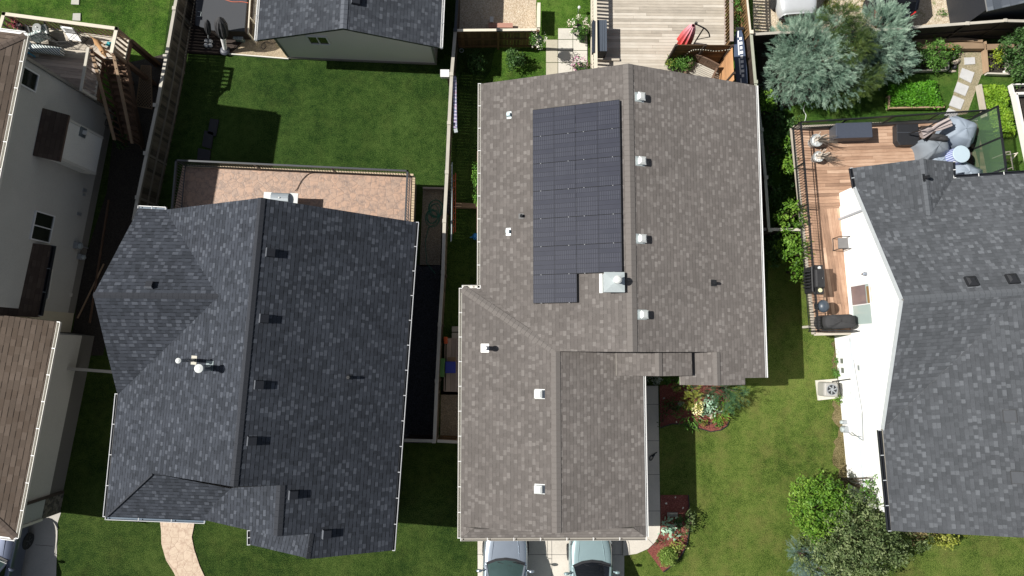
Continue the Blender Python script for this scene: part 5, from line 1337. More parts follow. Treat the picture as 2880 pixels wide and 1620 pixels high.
m.tube(smoothpath([q0 + Vector((0, 0, .2)), q0 + dW * .1 + Vector((0, 0, -.2)), q0 + dW * .35 + Vector((0, 0, -.35)), q0 + dW * .45 + Vector((0, 0, -.05)), q0 + dW * .15 + Vector((0, 0, -.1)), q0 + dW * .5 + Vector((0, 0, -.3))], 5), .015, 5); simple('cable', 'loops of black cable hanging on the grey stucco wall by the stairs', 'cable', m, BLKM)
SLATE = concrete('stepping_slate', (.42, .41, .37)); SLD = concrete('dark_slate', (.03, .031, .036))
for i, (x, y, s_, lb) in enumerate(((213, 4, .36, 'grey stepping stone on the lawn, cut by the top edge'), (217, 49, .36, 'whole grey stepping stone on the lawn above the raised deck'))):
    c = P(x, y, 0); m = MB(); m.prism([c + Vector((a * s_ * .5, b * s_ * .5, 0)) for a, b in ((-1, -.9), (1, -1), (.95, 1), (-.95, .95))], 0, .05); simple('stepping_stone', lb, 'stepping stone', m, SLATE, 'stones on the far left lawn')
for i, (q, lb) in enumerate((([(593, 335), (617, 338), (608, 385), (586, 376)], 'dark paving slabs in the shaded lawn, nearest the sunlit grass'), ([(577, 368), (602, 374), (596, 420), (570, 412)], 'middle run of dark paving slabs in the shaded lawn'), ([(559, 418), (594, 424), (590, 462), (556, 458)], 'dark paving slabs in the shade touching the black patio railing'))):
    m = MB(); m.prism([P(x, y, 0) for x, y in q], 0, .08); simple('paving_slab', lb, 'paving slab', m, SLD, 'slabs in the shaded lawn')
m = MB(); c0 = P(262, 668, 0); m.beam(P(306, 562, .06) , P(252, 908, .06), .07, .07); simple('timber_edging', 'long thin timber edging on the dark soil, nearer the beige wall', 'timber', m, WD_STAIR)
m = MB(); m.beam(P(292, 742, .06), P(218, 895, .06), .05, .05); simple('timber_edging', 'thin timber strip on dark soil, nearer the charcoal roof', 'timber', m, WD_TAN)
m = MB(); m.beam(P(183, 1036, 1.45), P(318, 1046, 1.45), .12, .06); m.beam(P(183, 1036, 1.1), P(318, 1046, 1.1), .04, .7, up=(0, 0, 1)); t = simple('side_gate', 'wooden side gate with a pale top rail between the tall house and charcoal roof', 'gate', m, WD_GREYC)
# ---- dark house yard: low deck, tub, umbrellas
ldk = deck('low_deck', 'low dark wooden deck under the covered tub at the top', pxy([(528, -60), (700, -60), (690, 105), (640, 152), (512, 146)], .12), .12, WD_DK, R(-3), 21)
c = P(622, 15, .95); t = thing('covered_tub', 'large square tub under a dark grey cover beside the garage', 'hot tub', P(622, 15, .12)); 
TC = NT('tub_cover'); _n = TC.noise(TC.geo(), 70, 2); TC.col(TC.mix(_n, (.028, .031, .037), (.062, .066, .075))); TC.b.inputs['Roughness'].default_value = .8; TC = TC.m
q = [P(552, -60, .98), P(700, -60, .98), P(688, 88, .98), P(549, 72, .98)]; m = MB()
q[3] = P(549, 70, .98); pol = [q[0], q[1], q[2], P(600, 86, .98), P(566, 76, .98), q[3]]
m.prism(pol, .90, .985); m.build('cover', TC, t, bevel=.02); cc_ = sum(pol, Vector((0, 0, 0))) / len(pol)
m = MB(); m.prism([cc_ + (k - cc_) * .985 for k in pol], .12, .9); m.build('tub_body', WD_DK, t)
m = MB(); pp_ = [P(556, 32, 1.0), P(566, 34, 1.0), P(564, 46, 1.0), P(554, 46, 1.0)]
for i in (0, 1, 2): m.beam(pp_[i], pp_[i + 1], .015, .01)
m.build('cover_mark', GALV, t)  # pale bars standing for an unreadable mark on the cover
m = MB(); m.tube(smoothpath([P(x, y, 1.0) for x, y in ((600, -14), (637, 0), (655, 5), (680, 5), (698, 8))], 4), .014, 5); simple('cord', 'orange and white cord lying over the dark tub cover', 'cord', m, plain('orange_cord', (.6, .15, .08), .5))
m = MB(); m.beam(P(707, -60, 1.0), P(698, 93, 1.0), .05, .05); m.beam(P(703, 50, 1.0), Vector((P(703, 50, 1.0).x, P(703, 50, 1.0).y, 0)), .06, .06, up=(0, 1, 0)); m.beam(P(698, 93, 1.0), Vector((P(698, 93, 1.0).x, P(698, 93, 1.0).y, 0)), .06, .06, up=(0, 1, 0)); simple('hand_rail', 'thin pale handrail along the right side of the covered tub', 'handrail', m, WD_LIT)
m = MB(); m.prism([P(x, y, 0) for x, y in ((709, -60), (724, -60), (722, 40), (718, 60), (712, 68), (705, 66), (707, 20))], 0, .18); simple('garden_curb', 'rounded beige stone curb between the tub handrail and garage gutter', 'curb', m, CONC, bevel=.03)
def closed_umbrella(label, top, bot, base, r, mat, polemat, weights=False, hb=2.2):
    """furled parasol leaning over: canopy top px, canopy hem px, base px"""
    bs = P(*base, .12); tp = P(*top, hb); t = thing('patio_umbrella', label, 'umbrella', bs)
    he_ = lerp(bs, tp, .42); ax_ = (tp - he_).normalized(); L = (tp - he_).length; m = MB(); n = 22; rows = []
    A = ax_.to_track_quat('Z', 'Y').to_matrix()
    for f_, rr in ((0, .30), (.12, .72), (.35, 1.), (.7, 1.02), (.9, .75), (1.0, .3), (1.04, .05)):
        rows.append([he_ + ax_ * L * f_ + A @ Vector((math.cos(a) * r * rr * (1 + .22 * (k % 2) * (1 - f_ * .5)), math.sin(a) * r * rr * (1 + .22 * (k % 2) * (1 - f_ * .5)), 0)) for k, a in enumerate([2 * math.pi * i / n for i in range(n)])])
    for a, b in zip(rows, rows[1:]):
        for k in range(n): m.poly([a[k], a[(k + 1) % n], b[(k + 1) % n], b[k]])
    m.build('furled_canopy', mat, t); m = MB(); m.tube([bs + Vector((0, 0, .1)), he_ + ax_ * .2], .03, 10); m.build('pole', polemat, t)
    m = MB()
    if weights:
        m.beam(bs - Vector((.25, 0, -.03)), bs + Vector((.25, 0, .03)), .05, .04); m.beam(bs - Vector((0, .25, -.03)), bs + Vector((0, .25, .03)), .05, .04); m.build('base', BLKM, t)
        for a, b in ((-.1, .1), (.1, .1), (.1, -.1), (-.1, -.1)): m = MB(); m.lathe(bs + Vector((a, b, .05)), [(.085, 0), (.085, .1), (.06, .13)], 14); m.build('base_weight', WHITE, t)
    else: m.lathe(bs, [(.2, 0), (.22, .08), (.16, .14), (.09, .16)], 20); m.build('base', plain('blue_grey_base', (.06, .065, .085), .5), t)
    return t
closed_umbrella('slim leaning umbrella in a dark cover with four white base weights', (582, 57), (585, 88), (589, 124), .12, CHF, METG, True, 2.0)
t = closed_umbrella('big leaning black covered umbrella with a round base by the lawn', (618, 52), (632, 108), (634, 144), .24, CHF, METG, False, 2.1)
bs, tp = P(634, 144, .12), P(618, 52, 2.1); m = MB(); m.tube([lerp(bs, tp, .08), lerp(bs, tp, .25), lerp(bs, tp, .45)], [.09, .10, .13], 14); m.build('white_sleeve', plain('white_fabric', (.8, .8, .8), .8), t)
t = thing('lantern_box', 'small glass sided silver box near the garage corner', 'lantern', P(672, 104, 0)); c = P(672, 104, .3); m = MB(); m.box((c.x, c.y, .2), (.40, .28, .34), -.1); m.build('body', plain('teal_glass', (.20, .28, .27), .2, .3), t, bevel=.02); m = MB(); m.box((c.x, c.y, .385), (.44, .32, .03), -.1); m.beam((c.x - .02, c.y + .12, .41), (c.x + .02, c.y - .14, .41), .03, .03); m.build('frame', GALV, t)
m = MB(); m.tube(smoothpath([P(x, y, .05) for x, y in ((780, 118), (765, 122), (748, 118), (735, 128), (740, 138), (748, 130), (744, 120))], 5), .014, 5); simple('cable', 'looped dark cable on the gravel beside the pale garage wall', 'cable', m, BLKM)
bx = thing('bird_box', 'white wooden box fixed on top of the middle fence', 'box', P(1251, 208, 0)); p = P(1251, 206, 1.6); m = MB(); m.box(p - Vector((0, 0, .12)), (.36, .3, .22)); m.build('box_body', plain('box_white', (.62, .62, .60), .6), bx, bevel=.01); m = MB(); m.box(p + Vector((0, 0, .0)), (.39, .33, .02)); m.build('lid', plain('lid_white', (.72, .72, .72), .5), bx)
m = MB(); m.beam((p.x + .1, p.y, 0), (p.x + .1, p.y, 1.37), .08, .08, up=(0, 1, 0)); m.build('post', WD_GREY, bx)
# patio
t = thing('raised_patio', 'raised stamped concrete patio with black railing behind the charcoal roof', 'patio', P(820, 540, 0)); PZ = 1.7
pat = pxy([(514, 466), (860, 480), (1163, 494), (1155, 700), (470, 700)], PZ); m = MB(); m.prism(pat, PZ - .2, PZ); m.build('patio_slab', PATIO, t); m = MB(); ctr_ = Vector((sum(p[0] for p in pat) / 5, sum(p[1] for p in pat) / 5)); m.prism([ctr_ + (Vector(p) - ctr_) * .985 for p in pat], 0, PZ - .2); m.build('base_wall', FOUND, t)
BRKE = NT('edge_brick'); _b = BRKE.n('TexBrick'); _b.inputs['Scale'].default_value = 6; _b.inputs['Color1'].default_value = (.52, .40, .26, 1); _b.inputs['Color2'].default_value = (.62, .50, .34, 1); _b.inputs['Mortar'].default_value = (.2, .15, .1, 1); BRKE.l(BRKE.geo(), _b.inputs['Vector']); BRKE.col(_b.outputs[0]); BRKE = BRKE.m
m = MB(); a, b = P(1164, 497, PZ - .02), P(1157, 700, PZ - .02); m.beam(a, b, .12, .10); a, b = P(517, 467, PZ - .02), P(1163, 493, PZ - .02); m.beam(a, b, .10, .10); m.build('edge_course', BRKE, t)
tr = [P(484, 585, PZ + .9), P(496, 451, PZ + .9), P(1146, 481, PZ + .9), P(1140, 620, PZ + .9)]
railing(t, [tuple(k[:2]) for k in tr], PZ, .92, plain('graphite_rail', (.05, .055, .062), .4), top=.07, bal=.02, sp=.115, post=.06, every=3)
# grill on the patio
t = thing('gas_grill', 'stainless gas grill with a rounded lid on the stamped patio', 'grill', P(790, 562, PZ)); c = P(788, 558, PZ + .92); A = R(-3)
m = MB(); m.box((c.x - .0, c.y, PZ + .40), (.75, .5, .78), A); m.build('cabinet', GALV, t)
for s_ in (-1, 1): m = MB(); m.box((c.x + s_ * .53, c.y - .02 * s_ , PZ + .84), (.36, .52, .05), A); m.build('side_shelf', VW, t, bevel=.01)
m = MB(); rows = []
for k in range(9):
    a = math.pi * k / 8; rows.append((math.cos(a) * .27, math.sin(a) * .24))
for (y0, z0), (y1, z1) in zip(rows, rows[1:]): m.poly([(c.x - .36, c.y + y0, PZ + .82 + z0), (c.x + .36, c.y + y0 - .03, PZ + .82 + z0), (c.x + .36, c.y + y1 - .03, PZ + .82 + z1), (c.x - .36, c.y + y1, PZ + .82 + z1)])
m.poly([(c.x - .36, c.y + y, PZ + .82 + z) for y, z in rows]); m.poly([(c.x + .36, c.y + y - .03, PZ + .82 + z) for y, z in rows]); lid = m.build('lid', plain('steel_lid', (.36, .40, .43), .35, .3), t)
m = MB(); m.tube([(c.x - .28, c.y - .3, PZ + .98), (c.x + .28, c.y - .33, PZ + .98)], .02, 8); m.build('handle', GALV, lid)
m = MB(); m.lathe(c + Vector((.0, -.0, .155)), [(.03, 0), (.03, .02)], 12); m.build('gauge', VW, lid)
m = MB(); m.tube(smoothpath([P(x, y, z) for x, y, z in ((830, 537, PZ + .05), (836, 530, PZ + .03), (848, 508, PZ + .03), (866, 490, PZ + .03), (884, 486, PZ + .03))], 5), .014, 5); simple('gas_hose', 'thin dark hose curving across the stamped patio', 'hose', m, BLKM)
m = MB(); m.beam(P(1190, 530, .15), P(1262, 532, .15), .08, .3); simple('timber_edging', 'dark board edging between lawn and shaded gravel by the patio', 'timber', m, WD_OLD)
t = thing('garden_hose', 'coiled green garden hose on the gravel beside the patio', 'hose', P(1222, 600, 0)); pts = []
rd = random.Random(5)
for k in range(150):
    a = k * .30; j = k / 150; cx_, cy_ = (1226, 588) if j < .55 else (1216, 612)
    if .5 < j < .6: cx_, cy_ = lerp(1226, 1216, (j - .5) * 10), lerp(588, 612, (j - .5) * 10)
    r_ = 17 + 4 * math.sin(k * .13); pts.append(P(cx_ + r_ * math.cos(a), cy_ + r_ * 1.25 * math.sin(a), .03 + .02 * math.sin(k * 1.1)))
pts += [P(1205, 640, .03), P(1196, 680, .03), P(1200, 740, .03), P(1225, 770, .03)]
m = MB(); m.tube(pts, .014, 5); m.build('hose', plain('green_hose', (.03, .20, .13), .5), t)
# ---- things along the middle fence
t = thing('reed_roll', 'plaid purple and blue fabric strip hanging along the shaded fence', 'fabric strip', P(1280, 300, 0)); a, b = P(1279, 218, 1.45), P(1281, 364, 1.45)
PLD = NT('plaid'); _p = PLD.geo(); _n1 = PLD.noise(_p, 7, 2); _s = PLD.n('SeparateXYZ'); PLD.l(_p, _s.inputs[0]); _st = PLD.math('LESS_THAN', PLD.math('FRACT', PLD.math('MULTIPLY', _s.outputs[1], 6.5)), .3)
PLD.col(PLD.mix(_st, PLD.ramp(_n1, [(.3, (.22, .09, .20)), (.5, (.20, .27, .40)), (.65, (.45, .30, .42))]), (.55, .52, .62))); PLD = PLD.m
m = MB(); m.beam(a, b, .14, .35); m.build('fabric', PLD, t); m = MB(); p = P(1282, 368, 1.6); m.box(p, (.15, .17, .1), .2); m.build('end_cap', GALV, t)
def ladder(name, label, a, b, w, mat, tilt=.35, gr=None):
    t = thing(name, label, 'ladder', (a.x, a.y, 0)); m = MB(); s_ = Vector((0, 0, 1)) * w * .9 + Vector((w * tilt, 0, 0))
    for q in (Vector((0, 0, 0)), s_): m.beam(a + q, b + q, .03, .07)
    m.build('rail', mat, t); m = MB(); k = int((b - a).length / .28)
    for i in range(1, k): p = lerp(a, b, i / k); m.tube([p, p + s_], .014, 6)
    m.build('rung', GALV, t); return t
ladder('extension_ladder', 'long orange fibreglass ladder hung sideways on the middle fence', P(1276, 492, 1.0), P(1275, 656, 1.0), .35, plain('orange_fibreglass', (.50, .08, .03), .5), .3)
ladder('aluminium_ladder', 'silver aluminium ladder hung behind the orange ladder', P(1270, 462, 1.25), P(1268, 680, 1.25), .32, GALV, .15)
m = MB(); p = P(1262, 570, 1.1); m.box(p, (.10, 1.0, .5), 0); simple('tool_box', 'black case hung on the fence between the two ladders', 'case', m, BLKP)
t = thing('watering_can', 'bright blue watering can on the shaded grass beside the taupe house', 'watering can', P(1338, 668, 0)); c = P(1338, 666, .1); m = MB(); m.lathe((c.x, c.y, 0), [(.13, 0), (.15, .2), (.09, .28), (.04, .29)], 14); BLU = plain('bright_blue', (.03, .22, .55), .4); m.build('can', BLU, t); m = MB(); m.tube([(c.x - .1, c.y, .12), (c.x - .24, c.y - .06, .28)], .025, 6); m.tube(smoothpath([Vector((c.x + .12, c.y, .08)), Vector((c.x + .22, c.y, .2)), Vector((c.x + .05, c.y, .33))], 4), .015, 5); m.build('spout', BLU, t)
t = thing('wall_planter', 'wooden wall planter with green plants below the taupe roof edge', 'planter', P(1350, 490, 1.6)); m = MB(); a, b = P(1347, 426, 2.0), P(1346, 656, 2.0); m.beam(a, b, .14, .12); m.build('trough', plain('pink_wood', (.40, .26, .22), .7), t)
PLG_ = leafmat('planter_leaf', (.03, .09, .01), (.10, .25, .03), (.22, .42, .07)); m = MB(); leaves(m, P(1348, 490, 2.1), (.17, .55, .16), 500, .05, 'leaf', 4); leaves(m, P(1348, 545, 2.1), (.17, .5, .16), 450, .05, 'leaf', 6); m.build('foliage', PLG_, t)
m = MB(); m.beam(P(1280, 578, .12), P(1350, 580, .12), .22, .2); simple('timber_beam', 'brown timber beam across the narrow shaded side yard', 'timber', m, WD_TAN)
sdk = deck('side_deck', 'narrow brown board walk in the shade between fence and taupe garage', pxy([(1252, 952), (1330, 952), (1330, 1103), (1249, 1100)], .25), .25, WD_OLD, R(89), 31, wd=.2)
for i, y in enumerate((918, 936)):
    m = MB(); pol = [P(1271, y, .14), P(1330, y, .14), P(1330, y + 15, .14), P(1271, y + 15, .14)]; m.prism(pol, 0, .14 + .05 * i); simple('step', ['upper', 'lower'][i] + ' grey plank step at the top end of the side board walk', 'step', m, WD_GREYC)
m = MB(); c = P(1253, 957, .5); m.box((c.x, c.y, .4), (.16, .3, .3), .1); m.box((c.x, c.y - .05, .58), (.1, .12, .1)); simple('gas_can', 'orange fuel can at the head of the side board walk', 'fuel can', m, plain('orange_plastic', (.65, .12, .03), .4), bevel=.02)
t = thing('recycling_bin', 'blue plastic bin on the side board walk', 'bin', P(1268, 1032, .25)); c = P(1267, 1033, .7); m = MB(); BB = plain('bin_blue', (.02, .035, .30), .4); m.hexa([Vector((c.x + a * .17, c.y + b * .19, .25)) for a, b in ((-1, -1), (1, -1), (1, 1), (-1, 1))], [Vector((c.x + a * .21, c.y + b * .22, .68)) for a, b in ((-1, -1), (1, -1), (1, 1), (-1, 1))]); m.build('bin_body', BB, t, bevel=.02); m = MB(); m.box((c.x, c.y, .70), (.46, .5, .05)); m.build('lid', BB, t, bevel=.02)
m = MB(); c = P(1270, 1012, .4); m.box((c.x, c.y, .3), (.36, .22, .1)); simple('wood_block', 'tan wooden box standing just above the blue bin', 'box', m, WD_TAN)
t = thing('wheelbarrow_tray', 'green plastic tray leaning on the fence beside the blue bin', 'tray', P(1246, 1030, .25)); a, b = P(1246, 1008, .5), P(1243, 1060, .5); m = MB(); m.beam(a, b, .22, .4); m.build('tray', plain('tray_green', (.08, .22, .06), .5), t, bevel=.03)
# ---- rear yard of the taupe house
t = thing('storage_bench', 'dark slatted storage bench by the left rail of the rear deck', 'bench', P(1688, 105, .55)); q = [P(x, y, 1.35) for x, y in ((1675, 55), (1707, 55), (1708, 143), (1673, 143))]; BG = plain('blue_grey_slat', (.065, .08, .105), .6)
m = MB(); m.prism(q, .6, 1.28); m.build('chest', plain('bench_black', (.012, .014, .02), .6), t)
m = MB(); 
for i in range(5):
    a, b = lerp(q[0], q[1], (i + .5) / 5), lerp(q[3], q[2], (i + .5) / 5); a.z = b.z = 1.31; m.beam(a, b, (q[1] - q[0]).length / 5 - .006, .035)
m.build('lid', BG, t); m = MB(); a, b = P(1669, 57, 1.5), P(1668, 148, 1.5); m.beam(a - Vector((0, 0, .1)), b - Vector((0, 0, .1)), .07, .25); m.build('backrest', plain('bench_navy', (.015, .022, .04), .6), t)
m = MB(); c = P(1683, 158, .9); m.beam(P(1665, 168, .62), P(1742, 168, .62), .10, .07); simple('floor_beam', 'thin pale board on the deck in front of the slatted bench', 'board', m, WD_DECK)
# umbrella
t = thing('cantilever_umbrella', 'furled red and white cantilever umbrella on the rear deck', 'umbrella', P(1978, 95, .55)); REDW = NT('red_canopy'); _g = REDW.geo(); _s = REDW.n('SeparateXYZ'); REDW.l(_g, _s.inputs[0]); _n = REDW.noise(_g, 9, 2)
REDW.col(REDW.ramp(REDW.math('ADD', REDW.math('MULTIPLY', REDW.math('SUBTRACT', _s.outputs[2], 1.2), .42), REDW.math('MULTIPLY', _n, .25)), [(.15, (.66, .035, .03)), (.42, (.68, .12, .13)), (.75, (.74, .36, .42))])) ; REDW = REDW.m
tp = P(1951, 70, 2.85); bt = Vector((tp.x, tp.y, 1.2)); m = MB(); n = 20; rows = []
for f_, rr in ((0, .20), (.06, .26), (.3, .24), (.6, .19), (.85, .13), (1, .06)):
    rows.append([Vector((tp.x, tp.y, lerp(1.2, 2.8, f_))) + Vector((math.cos(2 * math.pi * k / n), math.sin(2 * math.pi * k / n), 0)) * rr * (1 + .35 * (k % 2)) for k in range(n)])
for a, b in zip(rows, rows[1:]):
    for k in range(n): m.poly([a[k], a[(k + 1) % n], b[(k + 1) % n], b[k]])
m.poly(rows[0]); m.build('furled_canopy', REDW, t)
ms = P(1978, 81, 2.75); m = MB(); m.tube([(ms.x, ms.y, .6), (ms.x, ms.y, 2.75)], .03, 10); m.build('mast', BLKM, t)
m = MB(); m.tube(smoothpath([tp + Vector((.03, 0, .1)), P(1968, 73, 2.9), P(1983, 81, 2.75), P(1993, 92, 2.5), P(1996, 104, 2.15)], 5), .03, 8); m.tube([P(1996, 104, 2.15), Vector((ms.x, ms.y, 1.75))], .018, 6); m.build('arm', BLKM, t)
m = MB(); m.ell(tp + Vector((.06, .0, .14)), (.07, .07, .1), 8, 5); m.build('crown_hub', BLKM, t); m = MB(); m.beam((ms.x - .4, ms.y, .59), (ms.x + .4, ms.y, .59), .08, .05); m.beam((ms.x, ms.y - .4, .59), (ms.x, ms.y + .4, .59), .08, .05); m.build('cross_base', BLKM, t)
# garden bench
t = thing('garden_bench', 'brown wooden slatted garden bench behind the privacy screen', 'bench', P(1978, 185, .55)); bw_ = plain('bench_brown', (.15, .095, .065), .7)
k1_, k2_, k3_, k4_ = P(1957, 153, 1.45), P(2022, 183, 1.45), P(2004, 212, 1.0), P(1935, 202, 1.0)
for z in ():pass
bu = (k2_ - k1_); bu.z = 0; bl = bu.length; bu.normalize(); bv = Vector((bu.y, -bu.x, 0)); o_ = Vector((k1_.x, k1_.y, .55))
pt = lambda u, v, z: o_ + bu * u + bv * v + Vector((0, 0, z))
m = MB(); 
for i in range(7): m.beam(pt(0, .12 + i * .085, .44), pt(bl, .12 + i * .085, .44), .065, .03)
m.build('seat', WD_GREYC, t); m = MB()
m.beam(pt(0, .02, .95), pt(bl * .5, .02, 1.0), .05, .08); m.beam(pt(bl * .5, .02, 1.0), pt(bl, .02, .95), .05, .08)
for i in range(16): m.beam(pt(bl * (i + .5) / 16, .05, .46), pt(bl * (i + .5) / 16, .02, .95), .05, .02, up=tuple(bv))
for k in (0, .5, 1): m.beam(pt(bl * k, .04, 0), pt(bl * k, .02, .97), .06, .05, up=tuple(bv))
m.build('backrest', bw_, t)
for k in (0, 1):
    m = MB(); m.beam(pt(bl * k, .0, .68), pt(bl * k, .68, .66), .08, .035); m.build('arm', bw_, t)
    m = MB(); m.beam(pt(bl * k, .64, 0), pt(bl * k, .64, .66), .06, .06, up=tuple(bv)); m.build('leg', bw_, t)
m = MB(); m.beam(pt(-.06, -.02, .7), pt(-.06, .85, .5), .10, .09); m.build('side_rail', bw_, t)
# paddle board
t = thing('paddle_board', 'navy paddle board with white stripe resting behind the deck rail', 'paddle board', P(2080, 160, .6)); NAVY = plain('navy_board', (.035, .055, .105), .4, var=.15)
cl = [P(x, y, 1.25) for x, y in ((2079, 80), (2078, 100), (2079, 130), (2081, 165), (2084, 200), (2087, 245), (2088, 290))]; wd = [.05, .17, .22, .245, .25, .23, .05]
cl = smoothpath(cl, 4); W_ = []
for i in range(len(cl)): 
    f_ = i / (len(cl) - 1) * 6; j = min(5, int(f_)); W_.append(lerp(wd[j], wd[j + 1], f_ - j))
m = MB(); U_ = Vector((.94, 0, .34)).normalized(); N_ = Vector((-.34, 0, .94))
for i in range(len(cl) - 1):
    a, b = cl[i], cl[i + 1]; 
    m.poly([a - U_ * W_[i] + N_ * .05, a + U_ * W_[i] + N_ * .05, b + U_ * W_[i + 1] + N_ * .05, b - U_ * W_[i + 1] + N_ * .05]); m.poly([a - U_ * W_[i] - N_ * .05, a + U_ * W_[i] - N_ * .05, b + U_ * W_[i + 1] - N_ * .05, b - U_ * W_[i + 1] - N_ * .05][::-1])
    for s_ in (-1, 1): m.poly([a + U_ * W_[i] * s_ - N_ * .05, a + U_ * W_[i] * s_ + N_ * .05, b + U_ * W_[i + 1] * s_ + N_ * .05, b + U_ * W_[i + 1] * s_ - N_ * .05])
m.build('board', NAVY, t); m = MB()
for i in range(2, len(cl) - 4): 
    if i % 6 == 5: continue
    m.beam(cl[i] + N_ * .056 - U_ * .03, cl[i + 1] + N_ * .056 - U_ * .03, .05, .006, up=tuple(N_))
m.build('white_stripe', WHITE, t); m = MB()
for k in range(9): p = lerp(cl[5], cl[17], k / 8); m.beam(p + U_ * .07 + N_ * .056, p + U_ * .07 + N_ * .056 + (cl[6] - cl[5]).normalized() * .13, .10 + .03 * (k % 2), .006, up=tuple(N_))
m.build('white_marks', WHITE, t)
m = MB(); p = cl[1]; m.box(p + Vector((0, 0, .08)), (.34, .12, .1)); m.build('nose_pad', BLKP, t)
# ---- cedar deck furniture
t = thing('storage_box', 'long charcoal deck storage box by the black railing', 'storage box', P(2405, 375, DZ)); q = [P(x, y, DZ + .68) for x, y in ((2351, 346), (2452, 343), (2455, 386), (2352, 389))]; WK = NT('wicker'); _n = WK.noise(WK.geo(), 80, 2); WK.col(WK.mix(_n, (.03, .035, .045), (.10, .11, .13))); WK = WK.m
cq = sum(q, Vector((0, 0, 0))) / 4; m = MB(); m.prism([cq + (k - cq) * .96 for k in q], DZ, DZ + .6); m.build('box_body', WK, t); m = MB(); m.prism(q, DZ + .6, DZ + .68); m.build('lid', plain('box_lid', (.055, .065, .09), .5, var=.25, scale=12), t, bevel=.015)
t = thing('ottoman_box', 'square black plastic box between storage box and covered furniture', 'storage box', P(2552, 380, DZ)); q = [P(x, y, DZ + .35) for x, y in ((2522, 349), (2583, 348), (2586, 398), (2577, 407), (2532, 408), (2523, 396))]; m = MB(); m.prism(q, DZ, DZ + .35); m.build('box_body', BLKP, t, bevel=.02); m = MB(); a, b = lerp(q[0], q[5], .5), lerp(q[1], q[2], .5); m.beam(a + Vector((0, 0, .005)), b + Vector((0, 0, .005)), .02, .02); m.build('lid_ridge', WK, t)
GF1 = plain('blue_grey_fabric', (.24, .285, .345), .7, var=.14, scale=3); GF2 = plain('mid_grey_fabric', (.17, .195, .225), .75, var=.14, scale=3)
cover('covered_chair', 'largest pale grey furniture cover next to the glass screen', 'furniture cover', 2717, 362, DZ + 1.0, (1.35, 1.25), DZ, GF1, R(-20), 3, jit=.07, taper=.62)
cover('covered_chair', 'grey furniture cover touching the cedar boards, left of the round lid', 'furniture cover', 2640, 408, DZ + .8, (1.3, 1.0), DZ, GF2, R(15), 8, jit=.08, taper=.6)
cover('covered_chair', 'grey furniture cover half hidden under the black roof gutter', 'furniture cover', 2728, 482, DZ + .7, (1.5, .9), DZ, GF1, R(-25), 12, jit=.08, taper=.5)
cover('covered_chair', 'small low pale cover tucked between the round lid and shingle roof', 'furniture cover', 2648, 452, DZ + .5, (.8, .5), DZ, GF1, R(0), 15, jit=.08, taper=.7)
t = thing('round_table', 'round pale blue topped table with a striped fabric skirt', 'table', P(2702, 434, DZ)); c = P(2702, 434, DZ + .95); BLS = NT('blue_stripe'); _s = BLS.n('SeparateXYZ'); BLS.l(BLS.geo(), _s.inputs[0]); BLS.col(BLS.ramp(BLS.math('FRACT', BLS.math('MULTIPLY', _s.outputs[1], 11)), [(0, (.16, .2, .42)), (.5, (.5, .55, .75))], 'CONSTANT')); BLS = BLS.m
m = MB(); m.lathe(c, [(.36, 0), (.37, .05), (.35, .06), (.02, .065)], 36); m.build('table_top', plain('pale_blue_top', (.44, .54, .61), .4, var=.03), t); m = MB(); m.lathe((c.x, c.y, DZ), [(.40, 0), (.38, .4), (.34, .94)], 30); m.build('skirt', BLS, t)
t = thing('folded_parasol', 'taupe folded parasol with a dark arm leaning over the covered furniture', 'umbrella', P(2630, 370, DZ)); m = MB(); a, b = P(2590, 378, DZ + 1.0), P(2672, 343, DZ + 1.35); rows = []; ax_ = (b - a).normalized(); A_ = ax_.to_track_quat('Z', 'Y').to_matrix(); L = (b - a).length
for f_, rr in ((0, .17), (.25, .12), (.4, .07), (.6, .13), (1, .15)): rows.append([a + ax_ * L * f_ + A_ @ Vector((math.cos(2 * math.pi * k / 16), math.sin(2 * math.pi * k / 16), 0)) * rr * (1 + .4 * (k % 2)) for k in range(16)])
for r0, r1 in zip(rows, rows[1:]):
    for k in range(16): m.poly([r0[k], r0[(k + 1) % 16], r1[(k + 1) % 16], r1[k]])
m.poly(rows[0]); m.poly(rows[-1]); m.build('furled_canopy', plain('taupe_fabric', (.34, .29, .28), .8), t); m = MB(); m.tube([P(2556, 376, DZ + .5), P(2600, 362, DZ + 1.6), P(2668, 325, DZ + 1.9)], .03, 8); m.build('arm', BLKM, t)
cover('black_cover', 'black fabric fold lying between the two pale furniture covers', 'cover', 2645, 385, DZ + 1.02, (.85, .28), DZ + .5, CHF, R(-8), 19, jit=.12)
